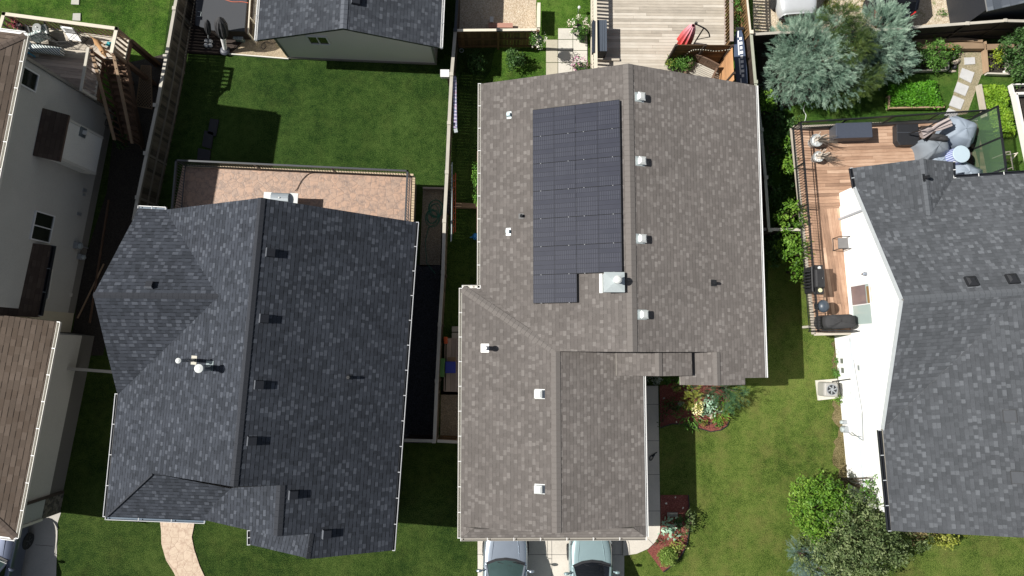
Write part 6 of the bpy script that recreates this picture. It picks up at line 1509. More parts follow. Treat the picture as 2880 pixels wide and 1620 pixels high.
def urn(label, px, py, s, seed):
    t = thing('driftwood_planter', label, 'planter', P(px, py, DZ), 'planters with driftwood on the cedar deck'); c = P(px, py, DZ); PW_ = plain('white_bucket', (.42, .45, .46), .4) if 'white_bucket' not in bpy.data.materials else bpy.data.materials['white_bucket']
    m = MB(); m.lathe(c, [(.20 * s, 0), (.27 * s, .45 * s), (.28 * s, .45 * s), (.25 * s, .42 * s), (.22 * s, .38 * s)], 20); m.build('bucket', PW_, t); m = MB(); m.tube([c + Vector((math.cos(a) * .245 * s, math.sin(a) * .245 * s, .28 * s)) for a in [i * .4 for i in range(17)]], .012, 5); m.build('hoop', BLKM, t)
    rd = random.Random(seed); m = MB()
    for i in range(9): a = rd.uniform(0, 6.3); p = c + Vector((math.cos(a) * .1, math.sin(a) * .1, .35 * s)); m.tube([p, p + Vector((rd.uniform(-.1, .5), rd.uniform(-.1, .35), rd.uniform(.15, .4)))], .018, 6)
    m.build('driftwood', plain('driftwood', (.5, .44, .37), .8) if 'driftwood' not in bpy.data.materials else bpy.data.materials['driftwood'], t); m = MB()
    for i in range(50): p = c + Vector((.05, 0, .4 * s)); q = p + Vector((rd.uniform(.0, .75), rd.uniform(-.3, .2), rd.uniform(.05, .5))); m.tube([p, lerp(p, q, .5) + Vector((0, 0, .08)), q], .006, 4)
    m.build('twigs', plain('twig', (.10, .085, .07), .9) if 'twig' not in bpy.data.materials else bpy.data.materials['twig'], t)
    m = MB()
    for i in range(10): a = rd.uniform(0, 6.3); m.ell(c + Vector((math.cos(a) * .13, math.sin(a) * .13, .38 * s)), (.05, .05, .04), 7, 4)
    m.build('pebbles', concrete('pebble_white', (.65, .64, .6)) if 'pebble_white' not in bpy.data.materials else bpy.data.materials['pebble_white'], t)
urn('larger pale bucket of driftwood and twigs in the deck corner', 2284, 403, 1.0, 2); urn('smaller pale bucket of driftwood, second from the deck corner', 2291, 447, .85, 9)
# chairs and grills by the wall
t = thing('sling_chair', 'grey mesh patio chair with its back against the white wall', 'chair', P(2370, 686, DZ)); c = P(2373, 684, DZ + .45); m = MB(); m.box(c, (.48, .46, .03)); m.build('seat', plain('mesh_grey', (.16, .155, .155), .7), t)
m = MB(); m.hexa([c + Vector(k) for k in ((.22, -.23, .0), (.25, -.23, .0), (.25, .23, .0), (.22, .23, 0))], [c + Vector(k) for k in ((.38, -.23, .5), (.41, -.23, .5), (.41, .23, .5), (.38, .23, .5))]); m.build('backrest', bpy.data.materials['mesh_grey'], t)
m = MB()
for s_ in (-1, 1): m.tube([c + Vector((-.25, .26 * s_, -.45)), c + Vector((-.27, .26 * s_, .2)), c + Vector((.25, .26 * s_, .22)), c + Vector((.40, .25 * s_, .5))], .018, 7); m.tube([c + Vector((.28, .26 * s_, -.45)), c + Vector((.2, .26 * s_, .2))], .018, 7)
m.tube([c + Vector((-.25, -.26, -.43)), c + Vector((-.25, .26, -.43))], .016, 6); m.build('frame', BLKM, t)
t = thing('smoker_grill', 'large black grill with silver dials beside the deck railing', 'grill', P(2295, 795, DZ)); c = P(2301, 785, DZ + .9); BK = plain('grill_black', (.02, .02, .022), .5)
m = MB(); m.box((c.x, c.y, DZ + .45), (.45, 1.1, .8)); m.build('cabinet', BK, t, bevel=.03); m = MB(); m.hexa([Vector((c.x + a * .27, c.y + .02 + b * .43, DZ + .85)) for a, b in ((-1, -1), (1, -1), (1, 1), (-1, 1))], [Vector((c.x + a * .18, c.y + .02 + b * .38, DZ + 1.12)) for a, b in ((-1, -1), (1, -1), (1, 1), (-1, 1))]); m.build('lid', BK, t, bevel=.05)
for y_, nm in ((.46, 'side_burner'), (-.5, 'side_shelf')): m = MB(); m.box((c.x + .0, c.y + y_, DZ + .9), (.42, .26, .05)); m.build(nm, BK, t, bevel=.01)
for y_, r_, mt_ in ((.47, .065, VW), (-.47, .085, plain('cream_dial', (.62, .60, .38), .4))): m = MB(); m.lathe((c.x + .05, c.y + y_, DZ + .925), [(r_, 0), (r_, .03), (r_ * .6, .035)], 16); m.build('dial', mt_, t)
m = MB(); m.poly([(c.x + .19, c.y - .15, DZ + 1.06), (c.x + .19, c.y + .15, DZ + 1.06), (c.x + .06, c.y + .02, DZ + 1.135)]); m.build('emblem', VW, t)
m = MB(); m.tube([(c.x - .3, c.y - .52, DZ + 1.02), (c.x - .3, c.y + .52, DZ + 1.02)], .04, 10); m.build('handle', BK, t)
m = MB()
for i in range(6): m.box((c.x - .36, c.y - .32 + i * .13, DZ + .62), (.14, .06, .4))
m.build('heat_fins', BK, t)
t = thing('kettle_grill', 'small rounded slate blue grill, the middle of three by the railing', 'grill', P(2316, 862, DZ)); c = P(2318, 861, DZ + .9); m = MB(); m.ell((c.x, c.y, DZ + .82), (.24, .27, .2), 20, 10); m.build('lid', plain('slate_blue', (.05, .065, .085), .4), t, smooth=True)
m = MB(); m.lathe((c.x, c.y, DZ + .62), [(.15, 0), (.23, .12), (.24, .2)], 20); m.build('bowl', BK, t)
m = MB()
for a in (0, 2.1, 4.2): m.tube([(c.x + .1 * math.cos(a), c.y + .1 * math.sin(a), DZ + .65), (c.x + .25 * math.cos(a), c.y + .25 * math.sin(a), DZ)], .015, 6)
m.build('leg', BK, t); m = MB(); m.box((c.x - .24, c.y, DZ + .72), (.12, .22, .16)); m.build('control_box', BLKP, t); m = MB(); m.lathe((c.x - .27, c.y + .03, DZ + .81), [(.035, 0), (.035, .02)], 10); m.lathe((c.x - .27, c.y - .05, DZ + .81), [(.045, 0), (.045, .02)], 10); m.build('knob', VW, t)
cover('covered_grill', 'long black fabric covered grill at the end of the cedar deck', 'covered grill', 2366, 904, DZ + 1.0, (1.35, .62), DZ, plain('black_cover_fabric', (.032, .032, .034), .85, var=.2), R(2), 23, jit=.04, taper=.88)
# AC unit
pad = MB(); pad.prism([P(x, y, .1) for x, y in ((2295, 1070), (2355, 1065), (2366, 1119), (2302, 1126))], 0, .1); simple('concrete_pad', 'square concrete pad under the air conditioner on the lawn', 'pad', pad, CONS)
t = thing('air_conditioner', 'round cornered grey air conditioner on its pad beside the white wall', 'air conditioner', P(2330, 1095, .1)); c = P(2338, 1096, .8); m = MB(); m.box((c.x, c.y, .46), (.62, .62, .70), -.05); m.build('cabinet', plain('ac_grey', (.34, .33, .31), .5, var=.08), t, bevel=.08)
m = MB(); m.lathe((c.x + .03, c.y, .812), [(.24, 0), (.24, .012), (.21, .014), (.20, -.0)], 26); m.build('fan_guard', METG, t)
m = MB(); m.lathe((c.x + .03, c.y, .82), [(.20, 0), (.20, .004)], 24); fg = m.build('fan_well', BLKP, t); m = MB(); m.lathe((c.x + .03, c.y, .83), [(.07, 0), (.07, .02), (.05, .025)], 14); 
for k in range(6): a = k * 1.047; m.beam((c.x + .03 + .06 * math.cos(a), c.y + .06 * math.sin(a), .835), (c.x + .03 + .19 * math.cos(a + .3), c.y + .19 * math.sin(a + .3), .835), .05, .004)
m.build('fan', METG, fg); m = MB(); m.tube([(c.x + .2, c.y + .33, .5), tuple(PL(2367, 1070, WPr) + nR * .08), tuple(PL(2394, 1066, WPr) + nR * .05)], .025, 6); m.build('refrigerant_line', BLKP, t)
m = MB(); m.tube(smoothpath([P(2264, 292, .03), P(2260, 310, .03), P(2267, 325, .03), P(2262, 345, .03)], 5), .02, 5); simple('garden_hose', 'pale hose on the grass between juniper and cedar deck', 'hose', m, plain('pale_hose', (.5, .56, .48), .5))
m = MB(); m.tube(smoothpath([P(x, y, .03) for x, y in ((2447, 1328), (2436, 1352), (2470, 1370), (2430, 1350))], 4), .02, 5)
m = MB(); m.tube([P(2388, 1352, .1), P(2437, 1368, .25)], .045, 8); simple('downspout_extension', 'grey downspout extension running from the white wall into the shrub', 'downspout', m, plain('pale_downspout', (.45, .5, .52), .5))
# black glove-like scrap on the walk
m = MB(); m.tube(smoothpath([P(x, y, .09) for x, y in ((1848, 1272), (1838, 1278), (1829, 1284), (1828, 1294), (1834, 1292), (1838, 1284))], 4), .02, 6); m.ell(P(1838, 1281, .1), (.09, .05, .03), 8, 4, rz=.6); simple('strap', 'crumpled black strap lying on the shaded walk', 'strap', m, BLKP)
# right garden hard things
def timber(label, pts, z, w, h, mat, grp=None):
    m = MB()
    for a, b in zip(pts, pts[1:]): m.beam(P(*a, z), P(*b, z), w, h)
    return simple('timber_border', label, 'timber border', m, mat, grp)
timber('light timber step along the foot of the dark back fence', [(2555, 118), (2700, 112), (2760, 118)], .35, .14, .2, WD_TAN)
timber('wide tan timber ledge above the flower bed', [(2556, 131), (2762, 131)], .25, .3, .25, WD_TAN)
timber('timber border below the shrub bed next to the big juniper', [(2555, 202), (2664, 197), (2663, 175)], .2, .07, .2, WD_GREYC)
timber('long timber edge between gravel walk and small lime plant', [(2766, 120), (2773, 205)], .2, .08, .3, WD_TAN)
timber('timber frame around the soil bed with the small lime plant', [(2773, 208), (2836, 210), (2824, 142)], .2, .07, .2, WD_GREYC)
timber('tan timber in front of the fence behind the lime plant', [(2768, 135), (2850, 133)], .25, .28, .2, WD_TAN)
timber('timber frame of the leafy bed beside the cedar deck', [(2497, 272), (2497, 306), (2652, 303)], .22, .07, .25, WD_TAN)
timber('pale timber side of the long leafy bed right of the path', [(2752, 240), (2768, 330)], .3, .10, .3, WD_DECK)
timber('white painted border boards at the right edge of the photo', [(2990, 236), (2841, 240), (2848, 268)], .25, .06, .25, plain('white_paint_wood', (.72, .70, .66), .7))
timber('tapering white board frame of the rightmost bed', [(2990, 262), (2852, 266), (2880, 400), (2905, 520)], .3, .12, .3, bpy.data.materials['white_paint_wood'])
sheet('garden_bed', [(2560, 134), (2664, 134), (2664, 198), (2556, 200)], Z(4), SOIL); sheet('garden_bed', [(2772, 143), (2824, 143), (2834, 208), (2775, 206)], Z(4), SOIL)
sheet('garden_bed', [(2845, 242), (2990, 242), (2990, 500), (2900, 500), (2856, 270)], Z(4), SOIL); sheet('garden_bed', [(2826, 135), (2990, 135), (2990, 212), (2838, 210)], Z(4), GR_DARK)
for i, (q, lb) in enumerate((([(2711, 163), (2740, 162), (2741, 181), (2712, 183)], 'half shaded pale paving slab, topmost on the garden path'), ([(2705, 192), (2739, 205), (2729, 234), (2697, 218)], 'second pale paving slab down the garden path'), ([(2692, 231), (2724, 244), (2713, 271), (2682, 258)], 'third pale paving slab down the garden path'), ([(2680, 269), (2711, 282), (2700, 309), (2668, 297)], 'fourth pale paving slab, the last whole one before the deck'), ([(2666, 305), (2694, 316), (2685, 335), (2655, 325)], 'lowest paving slab, partly under the deck railing'))):
    m = MB(); m.prism([P(x, y, 0) for x, y in q], 0, .045); simple('paving_slab', lb, 'paving slab', m, concrete('path_slab', (.50, .50, .50)) if 'path_slab' not in bpy.data.materials else bpy.data.materials['path_slab'], 'slabs of the garden path')
def rock(label, px, py, r, mat, seed, z=0): 
    c = P(px, py, z); m = MB(); m.ell((c.x, c.y, z + r[2] * .5), r, 12, 8, jit=.35, rz=seed); return simple('rock', label, 'rock', m, mat, smooth=True)
RK1 = concrete('tan_rock', (.42, .36, .29)); RK2 = concrete('white_rock', (.68, .66, .58)); RK3 = concrete('grey_rock', (.30, .29, .27))
rock('tan rock at the top of the flower bed', 2668, 120, (.16, .11, .12), RK1, 1); rock('round cream stone beside the yellow flowers', 2684, 127, (.11, .10, .1), RK2, 2)
rock('grey rock below the yellow flowers', 2679, 160, (.10, .13, .1), RK3, 3); rock('long tan rock beside the top paving slab', 2686, 176, (.22, .11, .12), RK1, .5); rock('dark rock next to the path in the rockery', 2682, 190, (.13, .1, .1), BLKP, 4)
rock('flat tan stone below the rockery', 2678, 201, (.2, .06, .05), RK1, 0); rock('pale rock right of the soil bed', 2837, 180, (.12, .14, .1), RK1, 6); rock('white stone in the corner of the soil bed', 2824, 204, (.09, .09, .07), RK2, 7)
t = thing('trellis', 'thin wooden trellis frame standing on the lawn by the deck', 'trellis', P(2842, 450, 0)); m = MB(); 
for a, b in (((2826, 428), (2841, 426)), ((2841, 426), (2850, 478)), ((2828, 436), (2862, 431)), ((2862, 429), (2843, 452))): m.beam(P(*a, 1.1), P(*b, 1.1), .04, .03)
for x, y in ((2841, 426), (2849, 470)): p = P(x, y, 1.1); m.beam((p.x, p.y, 0), (p.x, p.y, 1.1), .035, .035, up=(0, 1, 0))
m.build('frame', WD_LIT, t)
# front bed stones
for i, (x, y, r, mt_, lb) in enumerate(((1915, 1135, (.15, .13, .08), RK3, 'large grey stone in the shaded mulch'), (2002, 1169, (.15, .13, .1), RK1, 'round tan stone in the sunlit mulch'), (1968, 1176, (.045, .045, .04), RK2, 'white pebble left of the tan stone'), (2010, 1186, (.05, .05, .05), RK2, 'white pebble below the tan stone'), (2031, 1177, (.04, .04, .03), RK2, 'pinkish pebble at the right rim of the bed'), (1902, 1186, (.06, .05, .04), RK2, 'pale stone near the shaded lawn edge'), (1935, 1179, (.05, .05, .03), RK2, 'pale pebble beside the spiky grass'),
   (1899, 1398, (.055, .045, .04), RK2, 'white stone at the top of the lower mulch bed'), (1873, 1415, (.05, .06, .05), RK2, 'white stone left of centre in the lower bed'), (1920, 1428, (.04, .06, .05), RK2, 'narrow white stone right in the lower bed'), (1892, 1480, (.10, .10, .07), RK2, 'cream stone beside the pale blue hosta'), (1866, 1120, (.07, .09, .04), RK3, 'grey stone against the shaded walk'), (1957, 1177, (.035, .04, .03), RK2, 'tiny white pebble beside the spiky grass tuft'))): rock(lb, x, y, r, mt_, i)
m = MB(); c = P(1891, 1447, .1); m.box((c.x, c.y, .09), (.44, .18, .1)); simple('stone_block', 'flat grey rectangular block lying on the red mulch', 'block', m, concrete('grey_block', (.24, .23, .21)), bevel=.01)
# ================================================================== PLANTS
LJ = leafmat('juniper_leaf', (.03, .065, .045), (.14, .235, .17), (.36, .48, .37), trans=.12)
LJD = leafmat('dark_juniper_leaf', (.012, .028, .008), (.034, .066, .014), (.085, .125, .026), trans=.12)
LG = leafmat('bright_leaf', (.03, .09, .008), (.10, .22, .02), (.22, .36, .05))
LOL = leafmat('olive_leaf', (.035, .060, .020), (.105, .155, .055), (.24, .29, .13))
LDK = leafmat('dark_leaf', (.015, .04, .01), (.04, .10, .022), (.09, .18, .05))
LMD = leafmat('mid_leaf', (.03, .08, .012), (.08, .19, .03), (.16, .32, .07))
LBL = leafmat('blue_spruce_leaf', (.06, .11, .10), (.14, .22, .19), (.24, .34, .30))
LYL = leafmat('yellow_leaf', (.12, .15, .02), (.27, .31, .045), (.46, .47, .12))
LHO = leafmat('hosta_leaf', (.20, .36, .24), (.34, .52, .38), (.52, .68, .52))
FWH = leafmat('white_petal', (.62, .50, .36), (.85, .78, .66), (.95, .92, .85), trans=.1)
FPK = leafmat('magenta_petal', (.42, .06, .25), (.62, .22, .42), (.75, .50, .45), trans=.1)
FYC = leafmat('cream_petal', (.80, .66, .22), (.90, .80, .42), (.95, .90, .62), trans=.1)
FOR = leafmat('orange_petal', (.75, .25, .02), (.85, .42, .03), (.9, .6, .1), trans=.1)
RBK = plain('reddish_bark', (.16, .08, .045), .9)
# big junipers (feathery)
bush('juniper', 'very large blue green spreading juniper, the left one of the pair by the fence', 'juniper', 2292, 165, 1.5, (1.75, 1.65, 1.2), 8500, LJ, .088, 'frond', 3, stem=True, wood_m=RBK, shell=.5, lo=-.3, gap=.02,
     more=((2225, 210, 1.1, (1.15, 1.2, .9), 3000), (2350, 225, 1.2, (1.1, 1.0, .9), 2600), (2320, 95, 1.6, (1.0, .9, .9), 2300), (2235, 130, 1.2, (1.0, 1.0, .9), 2200), (2370, 150, 1.3, (1.0, 1.0, .9), 1800)))
bush('juniper', 'blue green juniper on the right of the pair, nearer the soil bed', 'juniper', 2470, 115, 1.5, (1.15, 1.3, 1.1), 4600, LJ, .088, 'frond', 31, wood_m=RBK, shell=.5, lo=-.3, gap=.02,
     more=((2505, 165, 1.1, (.95, .95, .8), 2000), (2470, 65, 1.6, (.85, .75, .8), 1600), (2440, 190, 1.0, (.9, .7, .7), 1600)))
bush('juniper', 'dark olive juniper growing up between the two blue green ones', 'juniper', 2362, 52, 2.6, (.55, .5, .6), 900, LJD, .10, 'frond', 51, wood_m=RBK, shell=.3,
     more=((2395, 92, 2.7, (.55, .5, .55), 850), (2420, 125, 2.5, (.4, .45, .5), 600), (2398, 148, 2.6, (.3, .3, .4), 350)))
bush('juniper', 'small dark green juniper at the lower edge of the blue green pair', 'juniper', 2412, 232, 1.5, (.65, .40, .5), 1000, LJD, .10, 'frond', 61, wood_m=RBK, shell=.3, more=((2378, 262, 1.1, (.45, .32, .4), 500), (2440, 215, 1.7, (.4, .35, .4), 350)))
# bottom right tree group
bush('shrub_tree', 'bright green leafy tree on the right lawn, left part of the clump', 'tree', 2290, 1425, 2.0, (.75, 1.0, 1.0), 3000, LG, .062, 'leaf', 5, shell=.3, gap=-.08,
     more=((2325, 1375, 2.3, (.55, .5, .6), 1300), (2300, 1480, 1.9, (.75, .6, .8), 1600), (2360, 1405, 2.2, (.6, .5, .6), 1100), (2258, 1372, 2.0, (.35, .4, .5), 600), (2255, 1445, 1.9, (.4, .6, .6), 800), (2345, 1450, 2.1, (.5, .4, .5), 800)))
bush('shrub_tree', 'wide dull olive green tree below the white wall, largest of the clump', 'tree', 2400, 1510, 2.2, (1.75, 1.4, 1.2), 7500, LOL, .058, 'leaf', 7, shell=.25, gap=-.1,
     more=((2330, 1560, 1.8, (1.2, 1.0, 1.0), 3600), (2490, 1530, 1.7, (1.2, .95, .9), 3200), (2430, 1430, 2.3, (1.15, .8, .9), 2800), (2550, 1510, 1.5, (.9, .55, .7), 1300), (2420, 1600, 1.7, (1.3, .6, .9), 2400)))
bush('shrub', 'sparse wispy green branch growing up against the white wall', 'shrub', 2445, 1375, 2.2, (.42, .5, .5), 420, LMD, .055, 'leaf', 9, shell=.2, more=((2470, 1395, 2.3, (.25, .45, .4), 200), (2450, 1350, 2.4, (.35, .25, .3), 120)))
bush('spruce', 'small blue grey spruce at the left foot of the olive tree', 'spruce', 2262, 1560, .9, (.55, .6, .8), 800, LBL, .085, 'frond', 12, shell=.3, more=((2285, 1605, .8, (.6, .5, .6), 600), (2310, 1630, .8, (.8, .4, .6), 600)))
bush('shrub', 'yellow green shrub under the lower edge of the grey roof', 'shrub', 2655, 1508, .7, (.8, .45, .5), 1300, LYL, .05, 'leaf', 14, shell=.3)
bush('shrub', 'dark reddish green shrub between olive tree and grey roof corner', 'shrub', 2495, 1440, 1.4, (.5, .6, .6), 700, leafmat('russet_leaf', (.06, .045, .02), (.13, .10, .045), (.24, .19, .09)), .055, 'leaf', 15, shell=.3, more=((2570, 1500, 1.2, (.7, .4, .5), 600),))
# shrubs of the shaded side yard
sp_ = [(2152, 283, .9, .42, 'bright green shrub beside the gutter of the taupe roof'), (2186, 345, 1.2, .8, 'dark shrub between the junipers and the cedar deck'), (2170, 430, 1.3, .85, 'large dark shrub in the shaded side yard, upper middle'), (2222, 402, 1.0, .22, 'small shrub against the upper left corner of the cedar deck'), (2222, 462, 1.1, .28, 'lit green shrub beside the cedar deck edge, upper'), (2180, 520, 1.3, .8, 'dark shrub in the shaded side yard below the larger one'), (2220, 615, 1.4, .62, 'bright maple like shrub just above the cross fence'), (2232, 700, 1.3, .62, 'bright shrub below the cross fence by the cedar deck'), (2238, 760, .9, .35, 'low green plant at the deck edge, lowest of the row'), (2190, 690, 1.0, .7, 'dark shrub below the cross fence in full shade')]
for i, (x, y, h, r, lb) in enumerate(sp_): bush('shrub', lb, 'shrub', x, y, h if x > 2210 or i == 0 else .45, (r, r * 1.1, r * (.9 if x > 2210 else .5)), int(1500 * r), LG if r < .65 else LDK, .07, 'leaf', 70 + i, shell=.35)
# garden right
def bedplants(name, label, q, h, n, mat, seed, size=.06, tone=0):
    rd = random.Random(seed); P4 = [P(x, y, h) for x, y in q]; c = sum(P4, Vector((0, 0, 0))) / 4; t = thing(name, label, 'plants', (c.x, c.y, 0)); m = MB(); k = 0
    for i in range(n):
        u, v = rd.random(), rd.random(); p = lerp(lerp(P4[0], P4[1], u), lerp(P4[3], P4[2], u), v); ed = min(u, 1 - u, v, 1 - v)
        b = noise.noise(p * 2.2); z = h * (.55 + .45 * min(1, ed * 7)) * (1 + .3 * b) * rd.uniform(.7, 1.05); p = Vector((p.x + rd.uniform(-.06, .06), p.y + rd.uniform(-.06, .06), z))
        nn = Vector((rd.uniform(-1, 1), rd.uniform(-1, 1), rd.uniform(.1, 1.3))).normalized(); a = Matrix.Rotation(rd.uniform(0, 6.3), 3, nn) @ nn.orthogonal().normalized(); bb = nn.cross(a); s = size * rd.uniform(.6, 1.3)
        m.poly([p - a * s, p - bb * s * .5, p + a * s, p + bb * s * .5], 0, min(1, max(0, .5 + tone + b * .5 + rd.uniform(-.3, .3))))
    m.build('foliage', mat, t); return t
bedplants('vegetable_bed', 'dense bright green leafy bed in the garden above the cedar deck', [(2510, 235), (2640, 222), (2662, 298), (2500, 298)], .5, 6500, leafmat('carrot_leaf', (.03, .10, .006), (.08, .26, .015), (.15, .38, .03)), 1, .05)
bedplants('vegetable_bed', 'long yellow green leafy bed beyond the glass screen', [(2768, 235), (2835, 235), (2862, 378), (2815, 378)], .55, 5000, leafmat('lettuce_leaf', (.09, .19, .012), (.20, .36, .025), (.36, .50, .06)), 2, .07)
bush('shrub', 'dark shrub in shade between juniper and green currant bush', 'shrub', 2570, 155, .5, (.5, .6, .5), 900, LDK, .05, 'leaf', 81)
bush('shrub', 'round mid green bush in the soil bed left of the rockery', 'shrub', 2638, 152, .6, (.55, .6, .55), 1700, LMD, .05, 'leaf', 82, more=((2622, 180, .5, (.35, .3, .4), 400),))
bush('shrub', 'small lime green plant alone in the framed soil bed', 'plant', 2799, 163, .3, (.28, .32, .25), 420, leafmat('lime_leaf', (.16, .22, .02), (.28, .38, .03), (.42, .5, .07)), .055, 'leaf', 83)
bush('shrub', 'big glossy dark green bush cut by the right edge of the photo', 'shrub', 2872, 130, 1.0, (.85, .8, .8), 2400, LDK, .065, 'leaf', 84, more=((2885, 175, .9, (.65, .7, .7), 1200),))
bush('flowers', 'yellow orange flowers in the rockery beside the cream stone', 'flowers', 2672, 135, .4, (.15, .17, .1), 120, FOR, .035, 'leaf', 85); bush('plant', 'low green plant under the yellow orange flowers', 'plant', 2682, 142, .25, (.24, .22, .2), 300, LMD, .045, 'leaf', 86)
bush('plant', 'small plant in the bed at the bottom right of the trellis', 'plant', 2832, 455, .3, (.2, .35, .25), 260, LMD, .05, 'leaf', 87); bush('plant', 'sparse green seedlings in the rightmost bed', 'plant', 2868, 252, .2, (.3, .2, .15), 120, LMD, .045, 'leaf', 88)
# centre back yard
bush('shrub', 'dark green shrub on the sunlit lawn behind the taupe house', 'shrub', 1442, 165, .5, (.24, .42, .45), 900, LDK, .045, 'leaf', 90, more=((1456, 168, .5, (.3, .25, .4), 500),))
bush('shrub', 'dark shrub in the shade under the brown fence', 'shrub', 1343, 178, .5, (.36, .45, .4), 600, LDK, .05, 'leaf', 91)
m = MB(); c = P(1298, 142, .03); m.tube([c + Vector((math.cos(a * .5), math.sin(a * .5), 0)) * .09 for a in range(14)], .02, 6); simple('ring', 'small pale ring lying on the shaded grass by the fence', 'ring', m, GALV)
def flowerpot(label, px, py, h, r, pm, fm, gm, n, seed, hang=False, base=0.):
    c = P(px, py, h); t = thing('hanging_basket' if hang else 'flower_pot', label, 'flower pot', (c.x, c.y, h if hang else base))
    m = MB(); b = Vector((c.x, c.y, h - .25 if hang else base)); m.lathe(b, [(r * .5, 0), (r * .75, .22 if hang else .3), (r * .8, .24 if hang else .33)], 18); m.build('pot', pm, t)
    m = MB(); leaves(m, c + Vector((0, 0, .05)), (r, r, r * .8), n, .045, 'leaf', seed); m.build('foliage', gm, t)
    m = MB(); leaves(m, c + Vector((0, 0, .09)), (r * 1.06, r * 1.06, r * .9), int(n * .45), .04, 'leaf', seed + 1, shell=.9); m.build('flowers', fm, t); return t
flowerpot('hanging basket of white flowers at the corner post of the brown fence', 1512, 112, 1.5, .30, BLKP, FWH, LMD, 420, 92, True)
m = MB(); a = P(1512, 88, 1.9); m.tube([a, P(1515, 112, 2.0), P(1512, 112, 1.6)], .012, 6); simple('basket_bracket', 'thin black bracket holding the basket of white flowers', 'bracket', m, BLKM)
flowerpot('tall pot of white flowers and green leaves left of the deck rail', 1630, 74, .7, .38, BLKP, FWH, LMD, 620, 94); flowerpot('black pot with small green plant in front of the white flowers', 1637, 106, .38, .17, BLKP, LMD, LDK, 120, 95)
flowerpot('pot of magenta and cream flowers by the roof edge and deck rail', 1630, 183, .55, .30, BLKP, FPK, LMD, 420, 96)
bush('plant', 'tall thin green plant rising above the pot of white flowers', 'plant', 1628, 45, 1.2, (.12, .3, .3), 90, LMD, .06, 'blade', 97)
m = MB(); c = P(1629, 21, .5); m.ell(c, (.07, .08, .08), 10, 6); m.beam((c.x, c.y, 0), c, .02, .02, up=(0, 1, 0)); simple('garden_light', 'small white globe light on a stake in the upper lawn', 'garden light', m, VW)
flowerpot('bushy green shrub in a pot behind the brown privacy screen', 1924, 176, 1.1, .34, BLKP, LMD, LMD, 900, 98, base=.55); flowerpot('smaller potted plant between the deck boards and the bushy green pot', 1890, 180, 1.0, .21, BLKP, LYL, LMD, 300, 99, base=.55)
bush('vine', 'dark leafy vine between the two fences beside the rear deck', 'vine', 2064, 20, 1.0, (.15, .9, .5), 900, LMD, .05, 'leaf', 101, more=((2066, 70, .9, (.15, .5, .4), 400),))
bush('weed_tuft', 'yellowish weeds on the gravel between the two cars', 'weeds', 2335, 25, .05, (.35, .55, .07), 330, leafmat('weed_leaf', (.14, .16, .03), (.26, .27, .06), (.38, .38, .12)), .045, 'leaf', 102, stem=False, lo=0)
bush('weed_tuft', 'small green weed clump alone on the gravel lot', 'weeds', 2650, 36, .08, (.12, .12, .08), 90, LMD, .04, 'leaf', 103, stem=False, lo=0)
bush('weed_tuft', 'low green weeds at the front of the dark parked car', 'weeds', 2405, 10, .05, (.5, .3, .06), 220, bpy.data.materials['weed_leaf'], .045, 'leaf', 104, stem=False, lo=0)
# front beds
bush('evergreen_shrub', 'dark green evergreen shrub under the edge of the entry roof', 'shrub', 2050, 1095, .8, (.75, .6, .7), 1700, leafmat('deep_green', (.015, .05, .02), (.045, .12, .05), (.10, .20, .09)), .06, 'frond', 110, more=((2000, 1090, .7, (.6, .4, .5), 800), (2045, 1130, .6, (.45, .4, .45), 500)))
bush('shrub', 'yellow green feathery plant in the mulch beside the entry roof', 'plant', 1945, 1110, .5, (.36, .6, .45), 900, LYL, .055, 'frond', 111, more=((1925, 1085, .6, (.4, .3, .4), 350), (1955, 1130, .4, (.25, .3, .3), 200)))
bush('flowers', 'cluster of cream yellow blossoms in the upper mulch bed', 'flowers', 1964, 1146, .6, (.14, .22, .12), 170, FYC, .05, 'leaf', 112); bush('hosta', 'blue green leafy plant right of the cream blossoms', 'plant', 1990, 1140, .4, (.26, .28, .25), 260, LHO, .07, 'leaf', 113)
bush('ornamental_grass', 'spiky green grass tuft at the shade line of the upper bed', 'grass tuft', 1940, 1165, .2, (.32, .34, .3), 300, LMD, .16, 'blade', 114, stem=False); bush('ornamental_grass', 'bright green arching grass below the evergreen shrub', 'grass tuft', 2022, 1155, .25, (.30, .28, .28), 360, LG, .14, 'blade', 115, stem=False)
bush('plant', 'small yellow flowering plant low in the upper mulch bed', 'plant', 1981, 1189, .12, (.14, .12, .1), 90, LYL, .035, 'leaf', 116); bush('plant', 'dark purple leaved plant in the upper mulch bed', 'plant', 2000, 1192, .15, (.18, .12, .12), 130, leafmat('purple_leaf', (.03, .02, .03), (.06, .04, .05), (.10, .07, .08)), .04, 'leaf', 117)
bush('plant', 'small round green plant near the right rim of the upper bed', 'plant', 2022, 1188, .15, (.14, .12, .12), 130, LMD, .04, 'leaf', 118); bush('plant', 'orange leaved plant along the right rim of the upper bed', 'plant', 2040, 1170, .2, (.10, .24, .15), 160, leafmat('amber_leaf', (.22, .18, .02), (.38, .30, .04), (.5, .3, .08)), .04, 'leaf', 119)
bush('plant', 'dark plant in the shaded middle of the upper mulch bed', 'plant', 1888, 1145, .2, (.3, .3, .2), 260, LDK, .05, 'leaf', 120); bush('plant', 'brownish plant by the walk at the shaded bed edge', 'plant', 1863, 1182, .2, (.16, .26, .2), 180, LOL, .05, 'leaf', 121)
bush('plant', 'variegated shaded plant at the head of the covered walk', 'plant', 1838, 1067, .5, (.30, .16, .3), 260, leafmat('variegated', (.1, .14, .1), (.3, .36, .3), (.55, .6, .5)), .05, 'leaf', 122); bush('shrub', 'green shrub in deep shade left of the entry roof', 'shrub', 1895, 1070, .6, (.45, .3, .4), 500, LMD, .055, 'leaf', 123)
